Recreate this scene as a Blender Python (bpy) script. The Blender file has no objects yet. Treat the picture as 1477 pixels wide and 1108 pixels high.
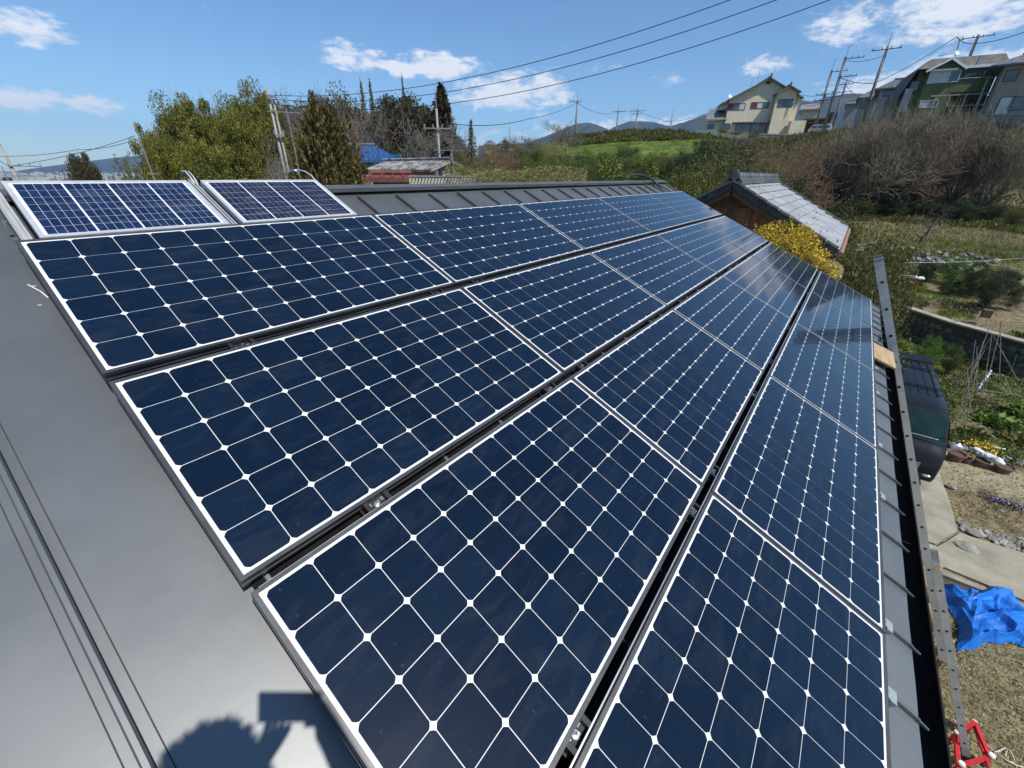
import bpy, math, random
import numpy as np
from mathutils import Vector, Matrix
PI=math.pi
random.seed(7); RNG=np.random.default_rng(7)
scene=bpy.context.scene
COL=scene.collection

# ------------------------------------------------------------------ camera
CAMP=np.array([-0.13625217,-2.45805798,7.63832263])
RW=np.array([[0.61214933,-0.79070195,0.007977],[-0.35679247,-0.28519784,-0.88958492],[0.70567155,0.54171268,-0.45670016]])
W0,H0,F0=1477.0,1108.0,590.018
cam_d=bpy.data.cameras.new('camera'); cam=bpy.data.objects.new('camera',cam_d); COL.objects.link(cam)
m=Matrix.Identity(4)
for i in range(3):
    m[i][0]=RW[0][i]; m[i][1]=-RW[1][i]; m[i][2]=-RW[2][i]; m[i][3]=CAMP[i]
cam.matrix_world=m
cam_d.sensor_width=36; cam_d.lens=36*F0/W0; cam_d.clip_start=0.004; cam_d.clip_end=30000
scene.camera=cam

# ------------------------------------------------------------------ sun, sky, exposure
SUN=np.array([-0.055,-0.565,0.823]); SUN/=np.linalg.norm(SUN)
sl=bpy.data.lights.new('sun','SUN'); sl.energy=4.9; sl.angle=math.radians(0.55); sl.color=(1,0.96,0.87)
so=bpy.data.objects.new('sun',sl); COL.objects.link(so)
so.rotation_euler=Vector(SUN).to_track_quat('Z','Y').to_euler()
scene.view_settings.view_transform='Standard'; scene.view_settings.look='None'
scene.view_settings.exposure=0.0; scene.view_settings.gamma=1
world=bpy.data.worlds.new('World'); scene.world=world; world.use_nodes=True
def raydir(X,Y):
    d=RW[0]*((X-W0/2)/F0)+RW[1]*((Y-H0/2)/F0)+RW[2]
    return d
SKY_STRENGTH=0.088
def build_world():
    nt=world.node_tree; N=nt.nodes; L=nt.links
    for n in list(N): N.remove(n)
    out=N.new('ShaderNodeOutputWorld'); bg=N.new('ShaderNodeBackground')
    sky=N.new('ShaderNodeTexSky'); sky.sky_type='NISHITA'; sky.sun_disc=False
    sky.sun_elevation=math.asin(SUN[2]); sky.sun_rotation=math.atan2(SUN[0],SUN[1])
    sky.air_density=1.0; sky.dust_density=0.25; sky.ozone_density=1.6; sky.altitude=60
    tc=N.new('ShaderNodeTexCoord')
    def math_(op,a,b=None,c=None,clamp=False):
        n=N.new('ShaderNodeMath'); n.operation=op; n.use_clamp=clamp
        for i,v in enumerate((a,b,c)):
            if v is None: continue
            if isinstance(v,(int,float)): n.inputs[i].default_value=v
            else: L.new(v,n.inputs[i])
        return n.outputs[0]
    def dot(vec):
        n=N.new('ShaderNodeVectorMath'); n.operation='DOT_PRODUCT'
        L.new(tc.outputs['Generated'],n.inputs[0]); n.inputs[1].default_value=tuple(vec); return n.outputs['Value']
    # cloud puffs: (px, py, half width px, half height px, strength)
    C=[(35,38,62,30,1.0),(60,148,110,20,.9),(90,62,26,12,.4),(510,84,42,18,.8),(620,97,72,14,1.0),(735,133,82,20,1.0),(775,165,60,10,.5),(420,115,30,7,.4),
       (830,90,60,20,.35),(880,200,130,22,.9),(1005,190,90,18,.9),(740,190,60,12,.5),(960,113,34,14,.5),(1098,92,38,13,.75),(1255,28,95,30,.85),(1365,28,120,34,.95),
       (1440,15,60,30,.9),(1300,118,90,26,.9),(1400,90,130,26,.9),(1210,120,50,16,.6),(245,48,22,12,.35),(265,8,40,10,.3),(60,200,50,8,.3),(185,38,20,10,.2),(690,212,80,12,.7),
       (1060,20,30,8,.15),(350,200,60,10,.2)]
    tot=None
    for (px,py,hw,hh,s) in C:
        d=raydir(px,py); d=d/np.linalg.norm(d)
        up=np.array([0,0,1.]); r=np.cross(d,up); r/=np.linalg.norm(r); u=np.cross(r,d)
        d2=raydir(px+1,py); d2/=np.linalg.norm(d2); k=np.linalg.norm(d2-d)
        sx=hw*k*1.15; sy=hh*k*1.2
        a=math_('MULTIPLY',dot(r/sx),dot(r/sx)); b=math_('MULTIPLY',dot(u/sy),dot(u/sy))
        q=math_('SUBTRACT',1.0,math_('ADD',a,b))
        q=math_('MAXIMUM',q,-1.0)
        front=math_('GREATER_THAN',dot(d),0.0)
        q=math_('MULTIPLY',math_('ADD',q,1.0),front)      # 0..2
        q=math_('MULTIPLY',q,0.5*s)
        tot=q if tot is None else math_('MAXIMUM',tot,q)
    def noise(scale,detail,rough,zs=3.0):
        mp=N.new('ShaderNodeMapping'); L.new(tc.outputs['Generated'],mp.inputs[0]); mp.inputs['Scale'].default_value=(1,1,zs)
        n=N.new('ShaderNodeTexNoise'); n.inputs['Scale'].default_value=scale; n.inputs['Detail'].default_value=detail; n.inputs['Roughness'].default_value=rough
        n.inputs['Distortion'].default_value=.3
        L.new(mp.outputs[0],n.inputs['Vector']); return n.outputs[0]
    n1=noise(15,8,.62,2.4); n2=noise(46,6,.62,2.0)
    nn=math_('ADD',math_('MULTIPLY',n1,.68),math_('MULTIPLY',n2,.32))
    v=math_('ADD',math_('MULTIPLY',tot,1.15),math_('MULTIPLY',math_('SUBTRACT',nn,.5),3.6))
    mr=N.new('ShaderNodeMapRange'); mr.interpolation_type='SMOOTHSTEP'; L.new(v,mr.inputs[0])
    mr.inputs[1].default_value=.50; mr.inputs[2].default_value=1.15
    gate=math_('MULTIPLY',mr.outputs[0],math_('MULTIPLY',tot,2.2,clamp=True),clamp=True)
    mix=N.new('ShaderNodeMix'); mix.data_type='RGBA'
    mul=N.new('ShaderNodeMix'); mul.data_type='RGBA'; mul.blend_type='MULTIPLY'; mul.inputs[0].default_value=1
    L.new(sky.outputs[0],mul.inputs[6]); mul.inputs[7].default_value=SKY_TINT
    L.new(math_('MULTIPLY',gate,.92),mix.inputs[0]); L.new(mul.outputs[2],mix.inputs[6])
    mix.inputs[7].default_value=(11.2,11.5,12.0,1)
    L.new(mix.outputs[2],bg.inputs[0]); bg.inputs[1].default_value=SKY_STRENGTH
    L.new(bg.outputs[0],out.inputs[0])
SKY_TINT=(1.01,1.34,1.60,1)
build_world()
scene.cycles.max_bounces=6; scene.cycles.transparent_max_bounces=8; scene.cycles.volume_bounces=0

# ------------------------------------------------------------------ pixel <-> place helpers (places are real distances)
def at(X,Y,dist):
    d=raydir(X,Y); return CAMP+d*dist/np.hypot(d[0],d[1])
def atz(X,Y,z):
    d=raydir(X,Y); return CAMP+d*((z-CAMP[2])/d[2])
def atx(X,Y,x0):
    d=raydir(X,Y); return CAMP+d*((x0-CAMP[0])/d[0])
def azi(X,Y):
    d=raydir(X,Y); return math.atan2(d[1],d[0])
TH=math.radians(24.5); CT,ST=math.cos(TH),math.sin(TH); ZR=7.4
def RP(u,v,h=0.): return np.array([u,-v*CT-h*ST,ZR-v*ST+h*CT])

# ------------------------------------------------------------------ terrain
AZ=[-180,-60,-30,-12.5,-9.5,3,10,16,20,25,33,41,50,57,70,85,110,179.9]
RR=[0,10,20,30,40,43,45.5,48,62,68,76,82,88,110,200,800,3000,12000]
def _row(*h): return h
TT={}
flat=(0,0,0,0,0,0,0,0,0,0,0,0,0,0,0,0,-10,-20)
rightp=(0,0,0,.1,.3,.4,1.4,1.75,3.0,5.0,10.0,12.2,12.4,12.4,12.4,13,15,20)
mid16=(0,0,.8,3.2,5.8,6.4,6.8,7.2,9.2,10.3,12.2,13.0,13.9,12.6,12.6,12,15,20)
mid10=(0,0,.2,1.2,2.6,3.0,3.5,4.0,6.4,8.4,11.4,12.3,12.5,12.5,12.5,12,15,20)
hill=(0,.2,3.0,6.0,7.4,7.7,7.9,8.1,9.7,10.3,11.2,12.0,12.9,12.4,11,10,12,20)
h41=(0,.1,2,5,6.6,6.8,7,7.2,7.5,7.6,7.7,7.8,7.8,8,8,8,5,5)
h50=(0,0,.8,2.5,3.8,4,4.2,4.3,5,5,5,5,5,5,5,4,0,-5)
h57=(0,0,0,1.2,2,2,2.2,2.3,3,3,3,3,3,3,3,2,-5,-10)
h85=(0,0,0,0,0,0,0,0,0,0,-.5,-.8,-1,-2,-6,-15,-20,-20)
hillA=(0,.2,3.0,6.0,7.4,7.7,7.9,8.1,9.8,10.6,11.9,13.0,14.2,13.2,11,10,12,20)
rlow=(0,0,0,.1,.3,.4,1.4,1.75,2.6,2.4,2,2,2,2,2,2,2,0)
TAB=[flat,flat,rlow,rlow,rightp,rightp,mid10,mid16,hillA,hillA,hill,h41,h50,h57,h57,h85,flat,flat]
TAB=np.array(TAB,float); AZr=np.array(AZ,float); RRr=np.array(RR,float)
WALLP=np.array([(60,12),(40,1.6),(33.5,-3.0),(30.1,-5.9),(27.9,-7.7),(25.9,-10.2),(24.2,-12.6),(20,-20),(15,-30)],float)
def wall_sd(x,y):
    """signed distance to the retaining wall line, positive beyond it"""
    best=np.full(np.shape(x),1e9); sgn=np.zeros(np.shape(x))
    for a,b in zip(WALLP[:-1],WALLP[1:]):
        d=b-a; L2=d@d; t=np.clip(((x-a[0])*d[0]+(y-a[1])*d[1])/L2,0,1)
        dx=x-(a[0]+t*d[0]); dy=y-(a[1]+t*d[1]); dist=np.hypot(dx,dy)
        s=np.sign(-(d[0]*(y-a[1])-d[1]*(x-a[0])))
        m_=dist<best-1e-9; best=np.where(m_,dist,best); sgn=np.where(m_,s,sgn)
    return best*sgn*-1
def _hash2(ix,iy,k):
    v=np.sin(ix*127.1+iy*311.7+k*74.7)*43758.5453; return v-np.floor(v)
def vnoise(x,y,k=0):
    ix=np.floor(x); iy=np.floor(y); fx=x-ix; fy=y-iy; fx=fx*fx*(3-2*fx); fy=fy*fy*(3-2*fy)
    a=_hash2(ix,iy,k); b=_hash2(ix+1,iy,k); c=_hash2(ix,iy+1,k); d=_hash2(ix+1,iy+1,k)
    return (a*(1-fx)+b*fx)*(1-fy)+(c*(1-fx)+d*fx)*fy
def terr(x,y):
    x=np.asarray(x,float); y=np.asarray(y,float)
    dx=x-CAMP[0]; dy=y-CAMP[1]; r=np.hypot(dx,dy); a=np.degrees(np.arctan2(dy,dx))
    ai=np.clip(np.searchsorted(AZr,a)-1,0,len(AZr)-2); ri=np.clip(np.searchsorted(RRr,r)-1,0,len(RRr)-2)
    fa=np.clip((a-AZr[ai])/(AZr[ai+1]-AZr[ai]),0,1); fr=np.clip((r-RRr[ri])/(RRr[ri+1]-RRr[ri]),0,1)
    z=(TAB[ai,ri]*(1-fr)+TAB[ai,ri+1]*fr)*(1-fa)+(TAB[ai+1,ri]*(1-fr)+TAB[ai+1,ri+1]*fr)*fa
    sd=wall_sd(x,y)
    fade=np.clip((12-a)/10,0,1)*np.clip((a+60)/20,0,1)
    z=z+1.2*np.clip(sd/.25,0,1)*fade
    amp=np.clip((r-14)/20,0,1)
    z=z+amp*(vnoise(x/2.3,y/2.3)-.5)*.22+ (vnoise(x*.9,y*.9,3)-.5)*.05+amp*np.clip(r/80,0,2)*(vnoise(x/9,y/9,5)-.5)*.7
    return z
def tz(x,y): return float(terr(x,y))

# ------------------------------------------------------------------ materials
def newmat(name):
    mt=bpy.data.materials.new(name); mt.use_nodes=True; nt=mt.node_tree
    return mt,nt.nodes,nt.links,nt.nodes['Principled BSDF']
def mk(name,c1,c2=None,scale=5,rough=.7,metal=0,bump=0,bscale=None,detail=5,spec=.5,coat=0,rvar=0,coords='Object',stretch=(1,1,1),contrast=(.35,.65),trans=0,coatr=.05):
    mt,N,L,B=newmat(name)
    B.inputs['Roughness'].default_value=rough; B.inputs['Metallic'].default_value=metal
    B.inputs['Specular IOR Level'].default_value=spec; B.inputs['Coat Weight'].default_value=coat; B.inputs['Coat Roughness'].default_value=coatr
    B.inputs['Base Color'].default_value=(*c1,1)
    if trans: B.inputs['Transmission Weight'].default_value=trans
    tc=N.new('ShaderNodeTexCoord'); mp=N.new('ShaderNodeMapping'); mp.inputs['Scale'].default_value=stretch
    L.new(tc.outputs[coords],mp.inputs[0])
    if c2 is not None:
        n=N.new('ShaderNodeTexNoise'); n.inputs['Scale'].default_value=scale; n.inputs['Detail'].default_value=detail; n.inputs['Roughness'].default_value=.62
        L.new(mp.outputs[0],n.inputs['Vector'])
        cr=N.new('ShaderNodeValToRGB'); cr.color_ramp.elements[0].position=contrast[0]; cr.color_ramp.elements[1].position=contrast[1]
        cr.color_ramp.elements[0].color=(*c1,1); cr.color_ramp.elements[1].color=(*c2,1)
        L.new(n.outputs[0],cr.inputs[0]); L.new(cr.outputs[0],B.inputs['Base Color'])
        if rvar:
            ma=N.new('ShaderNodeMath'); ma.operation='MULTIPLY_ADD'; L.new(n.outputs[0],ma.inputs[0]); ma.inputs[1].default_value=rvar; ma.inputs[2].default_value=rough-rvar/2
            L.new(ma.outputs[0],B.inputs['Roughness'])
    if bump:
        n2=N.new('ShaderNodeTexNoise'); n2.inputs['Scale'].default_value=bscale or scale*3; n2.inputs['Detail'].default_value=6
        L.new(mp.outputs[0],n2.inputs['Vector'])
        b=N.new('ShaderNodeBump'); b.inputs['Strength'].default_value=bump; b.inputs['Distance'].default_value=.02
        L.new(n2.outputs[0],b.inputs['Height']); L.new(b.outputs[0],B.inputs['Normal'])
    return mt
def leafmat(name,cols,rough=.55,transl=.25,patch=.35,pscale=.6):
    """cols: list of rgb; each leaf takes one by its own random number, shifted by broad patches"""
    mt,N,L,B=newmat(name)
    g=N.new('ShaderNodeNewGeometry'); tc=N.new('ShaderNodeTexCoord')
    n=N.new('ShaderNodeTexNoise'); n.inputs['Scale'].default_value=pscale; n.inputs['Detail'].default_value=3
    L.new(tc.outputs['Object'],n.inputs['Vector'])
    a=N.new('ShaderNodeMath'); a.operation='MULTIPLY_ADD'; a.inputs[1].default_value=1-patch; L.new(g.outputs['Random Per Island'],a.inputs[0])
    b=N.new('ShaderNodeMath'); b.operation='MULTIPLY_ADD'; b.inputs[1].default_value=patch*2.4; b.inputs[2].default_value=-patch*.7; L.new(n.outputs[0],b.inputs[0])
    L.new(b.outputs[0],a.inputs[2])
    cr=N.new('ShaderNodeValToRGB'); els=cr.color_ramp.elements
    while len(els)<len(cols): els.new(.5)
    for i,c in enumerate(cols):
        els[i].position=i/(len(cols)-1); els[i].color=(*c,1)
    L.new(a.outputs[0],cr.inputs[0]); L.new(cr.outputs[0],B.inputs['Base Color'])
    B.inputs['Roughness'].default_value=rough; B.inputs['Specular IOR Level'].default_value=.35
    if transl:
        t=N.new('ShaderNodeBsdfTranslucent'); L.new(cr.outputs[0],t.inputs[0]); ms=N.new('ShaderNodeMixShader'); ms.inputs[0].default_value=transl
        L.new(B.outputs[0],ms.inputs[1]); L.new(t.outputs[0],ms.inputs[2]); L.new(ms.outputs[0],N['Material Output'].inputs[0])
    return mt
M={}
M['roof']=mk('roof_metal',(.190,.196,.198),(.228,.234,.236),scale=2.2,rough=.49,metal=.76,bump=.16,bscale=1.1,spec=.5,rvar=.06)
M['roofdark']=mk('cap_metal',(.13,.132,.138),(.15,.152,.158),scale=3,rough=.45,metal=.4)
M['gutter']=mk('gutter_plastic',(.010,.009,.009),(.022,.019,.018),scale=4,rough=.75,spec=.15)
M['void']=mk('gap_black',(.006,.006,.006),(.012,.012,.012),scale=9,rough=.9,spec=.1)
M['frame']=mk('panel_frame',(.075,.077,.082),(.12,.12,.125),scale=6,rough=.42,metal=.55,rvar=.15)
M['alu']=mk('aluminium',(.55,.56,.58),(.68,.69,.70),scale=8,rough=.38,metal=.85,rvar=.2)
M['aludull']=mk('dull_aluminium',(.44,.445,.45),(.55,.555,.56),scale=7,rough=.5,metal=.3,rvar=.2)
M['white']=mk('white_paint',(.72,.72,.71),(.8,.8,.79),scale=5,rough=.45)
M['black']=mk('black_metal',(.016,.016,.017),(.04,.04,.042),scale=30,rough=.45,metal=.4)
M['blackp']=mk('black_plastic',(.018,.018,.02),None,rough=.5)
M['steel']=mk('steel',(.6,.6,.6),(.75,.75,.75),scale=20,rough=.3,metal=.95)
M['plate']=mk('galvanised_plate',(.30,.34,.33),(.42,.46,.44),scale=30,rough=.42,metal=.4)
M['wood']=mk('plank_wood',(.33,.215,.105),(.50,.36,.20),scale=14,rough=.7,stretch=(.3,4,4),bump=.1)
M['wooddark']=mk('weathered_wood',(.10,.055,.03),(.20,.115,.065),scale=5,rough=.85,stretch=(1,6,.5),bump=.15)
M['woodwall']=mk('board_wall',(.24,.09,.042),(.44,.19,.09),scale=3,rough=.85,stretch=(5,5,.4),bump=.2)
M['concrete']=mk('concrete',(.23,.21,.16),(.37,.34,.265),scale=1.6,rough=.92,bump=.25,bscale=22,detail=9)
M['concrete2']=mk('concrete_pole',(.25,.245,.235),(.34,.335,.32),scale=2,rough=.85)
M['midpole']=mk('grey_pole',(.17,.165,.16),(.24,.235,.225),scale=2,rough=.8)
M['darkpole']=mk('dark_pole',(.13,.12,.11),(.20,.19,.175),scale=2,rough=.8)
M['stonemix']=leafmat('field_stone',[(.06,.055,.048),(.15,.14,.12),(.27,.255,.225),(.44,.42,.38)],transl=0,rough=.9,patch=.1)
M['stonew']=leafmat('wall_field_stone',[(.07,.066,.056),(.14,.132,.112),(.21,.195,.165)],transl=0,rough=.9,patch=.1)
M['mortar']=mk('mortar',(.05,.046,.038),(.10,.092,.078),scale=5,rough=.95)
M['stone']=mk('wall_stone',(.15,.14,.12),(.33,.31,.27),scale=2.2,rough=.92,bump=.4,bscale=12)
M['rock']=mk('rubble',(.15,.145,.125),(.36,.345,.31),scale=2.6,rough=.9,bump=.3,bscale=12)
M['copestone']=mk('wall_coping',(.28,.255,.20),(.42,.385,.31),scale=3,rough=.9,bump=.2)
M['silvertile']=leafmat('silver_tile',[(.25,.255,.26),(.33,.335,.34),(.41,.415,.42)],transl=0,rough=.42,patch=.3,pscale=1.2)
M['kawara']=mk('silver_roof_tile',(.17,.175,.18),(.36,.37,.375),scale=3.5,rough=.42,rvar=.15,contrast=(.3,.75))
M['darktile']=mk('dark_verge_tile',(.03,.03,.032),(.075,.078,.08),scale=5,rough=.7)
M['kawarad']=mk('grey_roof_tile',(.075,.08,.085),(.17,.175,.18),scale=1.6,rough=.6)
M['kawaraold']=mk('old_roof_tile',(.10,.10,.098),(.34,.34,.33),scale=1.5,rough=.8,contrast=(.4,.6),detail=8)
M['bluetile']=mk('blue_roof_tile',(.012,.07,.24),(.03,.13,.36),scale=2,rough=.35)
M['rust']=mk('rust_roof',(.10,.03,.022),(.19,.06,.045),scale=2,rough=.8)
M['cream']=mk('cream_render',(.58,.51,.38),(.68,.60,.46),scale=1.5,rough=.95,bump=.2,bscale=8)
M['greywall']=mk('grey_render',(.36,.36,.355),(.43,.43,.42),scale=1.2,rough=.9)
M['brownwall']=mk('brown_wall',(.25,.21,.17),(.33,.28,.23),scale=1.2,rough=.9)
M['greenwall']=mk('green_render',(.10,.135,.05),(.15,.185,.08),scale=1.0,rough=.9)
M['greenroof']=mk('shingle_roof',(.075,.075,.07),(.15,.145,.13),scale=1.6,rough=.85,detail=8)
M['glass']=mk('window_glass',(.03,.04,.05),(.09,.11,.13),scale=.8,rough=.08,spec=.8)
M['curtain']=mk('curtain_glass',(.42,.44,.46),(.55,.57,.58),scale=1.5,rough=.25)
M['shutter']=mk('red_shutter',(.16,.02,.018),(.20,.03,.025),scale=3,rough=.5)
M['darktrim']=mk('dark_trim',(.03,.03,.032),(.05,.05,.052),scale=3,rough=.6)
M['carpaint']=mk('van_paint',(.010,.011,.014),(.014,.015,.018),scale=1,rough=.5,metal=0,spec=.1,coat=.3,coatr=.05)
M['carglass']=mk('van_glass',(.008,.018,.017),(.02,.045,.04),scale=2,rough=.04,spec=.5)
M['whitecar']=mk('white_van_paint',(.62,.63,.64),None,rough=.3,coat=.6)
M['lamp']=mk('headlamp',(.45,.47,.5),(.7,.72,.74),scale=12,rough=.12,metal=.5,coat=1)
M['tyre']=mk('tyre',(.02,.02,.02),None,rough=.85)
M['tarp']=mk('blue_tarp',(.006,.12,.50),(.015,.20,.66),scale=3,rough=.48,bump=.35,bscale=26,spec=.4)
M['terracotta']=mk('terracotta',(.12,.06,.045),(.25,.14,.10),scale=6,rough=.85)
M['soil']=mk('pot_soil',(.07,.05,.035),(.12,.09,.065),scale=15,rough=1,bump=.5)
M['red']=mk('red_paint',(.42,.012,.014),(.50,.02,.02),scale=8,rough=.4)
M['rope']=mk('rope',(.62,.58,.46),(.72,.68,.56),scale=60,rough=.9)
M['plastic_w']=mk('white_sheet',(.62,.62,.60),(.8,.8,.78),scale=8,rough=.5,bump=.4)
M['bark']=mk('bark',(.075,.058,.045),(.15,.12,.095),scale=4,rough=.95,bump=.4,stretch=(1,1,.3))
M['barkg']=mk('grey_bark',(.17,.15,.13),(.27,.245,.215),scale=4,rough=.95,bump=.3,stretch=(1,1,.3))
M['twig']=leafmat('twig_brown',[(.055,.045,.034),(.115,.095,.072),(.21,.18,.145)],transl=0,rough=.9)
M['twigred']=leafmat('twig_reddish',[(.095,.055,.036),(.21,.13,.085),(.36,.25,.17)],transl=0,rough=.9)
M['twigtan']=leafmat('twig_tan',[(.095,.075,.05),(.21,.175,.12),(.37,.32,.235)],transl=0,rough=.9)
M['twiggrey']=leafmat('twig_grey',[(.13,.115,.10),(.21,.19,.17),(.30,.28,.25)],transl=0,rough=.9)
M['bamboo']=leafmat('bamboo_leaf',[(.028,.038,.010),(.10,.108,.018),(.215,.20,.028),(.34,.30,.06)],patch=.55,pscale=4)
M['bamboopale']=leafmat('pale_bamboo_leaf',[(.09,.105,.05),(.17,.18,.10),(.26,.26,.17)])
M['hinoki']=leafmat('hinoki_leaf',[(.045,.042,.014),(.10,.085,.026),(.17,.125,.038),(.22,.15,.05)])
M['cedar']=leafmat('cedar_leaf',[(.025,.028,.012),(.055,.05,.02),(.11,.075,.03)],transl=.1)
M['dark']=leafmat('dark_leaf',[(.015,.028,.010),(.035,.055,.018),(.075,.095,.03)],transl=.15)
M['mixed']=leafmat('mixed_leaf',[(.03,.042,.013),(.08,.085,.025),(.16,.135,.045)],transl=.15)
M['citrus']=leafmat('citrus_leaf',[(.022,.05,.010),(.06,.10,.02),(.13,.17,.035),(.26,.26,.08)])
M['bright']=leafmat('bright_leaf',[(.05,.11,.015),(.11,.20,.03),(.20,.30,.06)])
M['olive']=leafmat('olive_leaf',[(.045,.055,.014),(.125,.13,.03),(.25,.22,.06)])
M['sasa']=leafmat('bamboo_grass',[(.05,.07,.015),(.15,.15,.04),(.30,.26,.10),(.45,.39,.22)])
M['dry']=leafmat('dry_grass',[(.15,.125,.05),(.29,.245,.11),(.42,.36,.19)],transl=.1)
M['grass']=leafmat('green_grass',[(.06,.10,.012),(.15,.215,.025),(.27,.31,.055)],patch=.6)
M['strawm']=leafmat('straw',[(.15,.125,.07),(.27,.23,.14),(.46,.41,.29)],transl=0)
M['yard']=leafmat('yard_grass',[(.14,.12,.055),(.26,.225,.12),(.40,.35,.21),(.12,.145,.04)],transl=.1)
M['yellow']=leafmat('yellow_blossom',[(.13,.08,.01),(.60,.42,.02),(.90,.70,.10)],transl=.15,patch=.15)
M['purple']=leafmat('purple_petal',[(.12,.06,.22),(.30,.20,.45),(.65,.62,.70)],transl=.1)
M['fruit']=mk('citrus_fruit',(.62,.42,.04),None,rough=.5)
M['skin']=mk('skin',(.48,.29,.20),None,rough=.55)
M['hair']=mk('hair',(.015,.012,.010),None,rough=.5)
M['jacket']=mk('jacket',(.06,.08,.12),(.08,.10,.15),scale=8,rough=.9)
M['trousers']=mk('trousers',(.08,.08,.075),(.11,.11,.10),scale=8,rough=.9)
M['mount']=mk('mountain_forest',(.010,.018,.016),(.055,.06,.04),scale=.010,rough=1,detail=9)
M['cloth_red']=mk('cloth',(.3,.05,.04),None,rough=.9)

# cell glass: dusty coated glass over dark silicon
def cellmat(name,c1,c2,c3,dust=.045):
    mt,N,L,B=newmat(name)
    g=N.new('ShaderNodeNewGeometry'); cr=N.new('ShaderNodeValToRGB'); e=cr.color_ramp.elements
    e.new(.5); 
    for i,c in enumerate((c1,c2,c3)): e[i].position=i/2; e[i].color=(*c,1)
    L.new(g.outputs['Random Per Island'],cr.inputs[0])
    tc=N.new('ShaderNodeTexCoord'); oi=N.new('ShaderNodeObjectInfo')
    va=N.new('ShaderNodeVectorMath'); va.operation='ADD'; L.new(tc.outputs['Object'],va.inputs[0])
    sc=N.new('ShaderNodeVectorMath'); sc.operation='SCALE'; sc.inputs[0].default_value=(31,17,0); L.new(oi.outputs['Random'],sc.inputs['Scale']); L.new(sc.outputs[0],va.inputs[1])
    mp=N.new('ShaderNodeMapping'); mp.inputs['Scale'].default_value=(1.0,3.2,1); mp.inputs['Rotation'].default_value=(0,0,.5); L.new(va.outputs[0],mp.inputs[0])
    n=N.new('ShaderNodeTexNoise'); n.inputs['Scale'].default_value=3.5; n.inputs['Detail'].default_value=8; n.inputs['Roughness'].default_value=.65; n.inputs['Distortion'].default_value=1.2; L.new(mp.outputs[0],n.inputs['Vector'])
    r=N.new('ShaderNodeMapRange'); r.inputs[1].default_value=.50; r.inputs[2].default_value=.80; r.inputs[3].default_value=0; r.inputs[4].default_value=dust; L.new(n.outputs[0],r.inputs[0])
    n2=N.new('ShaderNodeTexNoise'); n2.inputs['Scale'].default_value=60; n2.inputs['Detail'].default_value=3; L.new(va.outputs[0],n2.inputs['Vector'])
    r2=N.new('ShaderNodeMapRange'); r2.inputs[1].default_value=.66; r2.inputs[2].default_value=.80; r2.inputs[3].default_value=0; r2.inputs[4].default_value=.10; L.new(n2.outputs[0],r2.inputs[0])
    ad=N.new('ShaderNodeMath'); ad.operation='ADD'; L.new(r.outputs[0],ad.inputs[0]); L.new(r2.outputs[0],ad.inputs[1])
    mx=N.new('ShaderNodeMix'); mx.data_type='RGBA'; L.new(ad.outputs[0],mx.inputs[0]); L.new(cr.outputs[0],mx.inputs[6]); mx.inputs[7].default_value=(.30,.31,.30,1)
    L.new(mx.outputs[2],B.inputs['Base Color'])
    B.inputs['Roughness'].default_value=.35; B.inputs['Specular IOR Level'].default_value=.06; B.inputs['Coat Weight'].default_value=1; B.inputs['Coat IOR'].default_value=1.33
    cr2=N.new('ShaderNodeMapRange'); cr2.inputs[3].default_value=.03; cr2.inputs[4].default_value=.07; L.new(n.outputs[0],cr2.inputs[0]); L.new(cr2.outputs[0],B.inputs['Coat Roughness'])
    return mt
M['cell']=cellmat('silicon_cell',(.0022,.0080,.0215),(.0030,.0100,.0260),(.0048,.0135,.032))
M['polycell']=cellmat('poly_silicon_cell',(.004,.014,.052),(.006,.018,.062),(.009,.024,.076),dust=.22)
M['polycell2']=cellmat('poly_silicon_cell_violet',(.0075,.0115,.036),(.011,.015,.044),(.016,.020,.054),dust=.22)
M['back']=mk('backsheet',(.74,.74,.73),(.80,.80,.79),scale=4,rough=.5,coat=.8)
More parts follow.
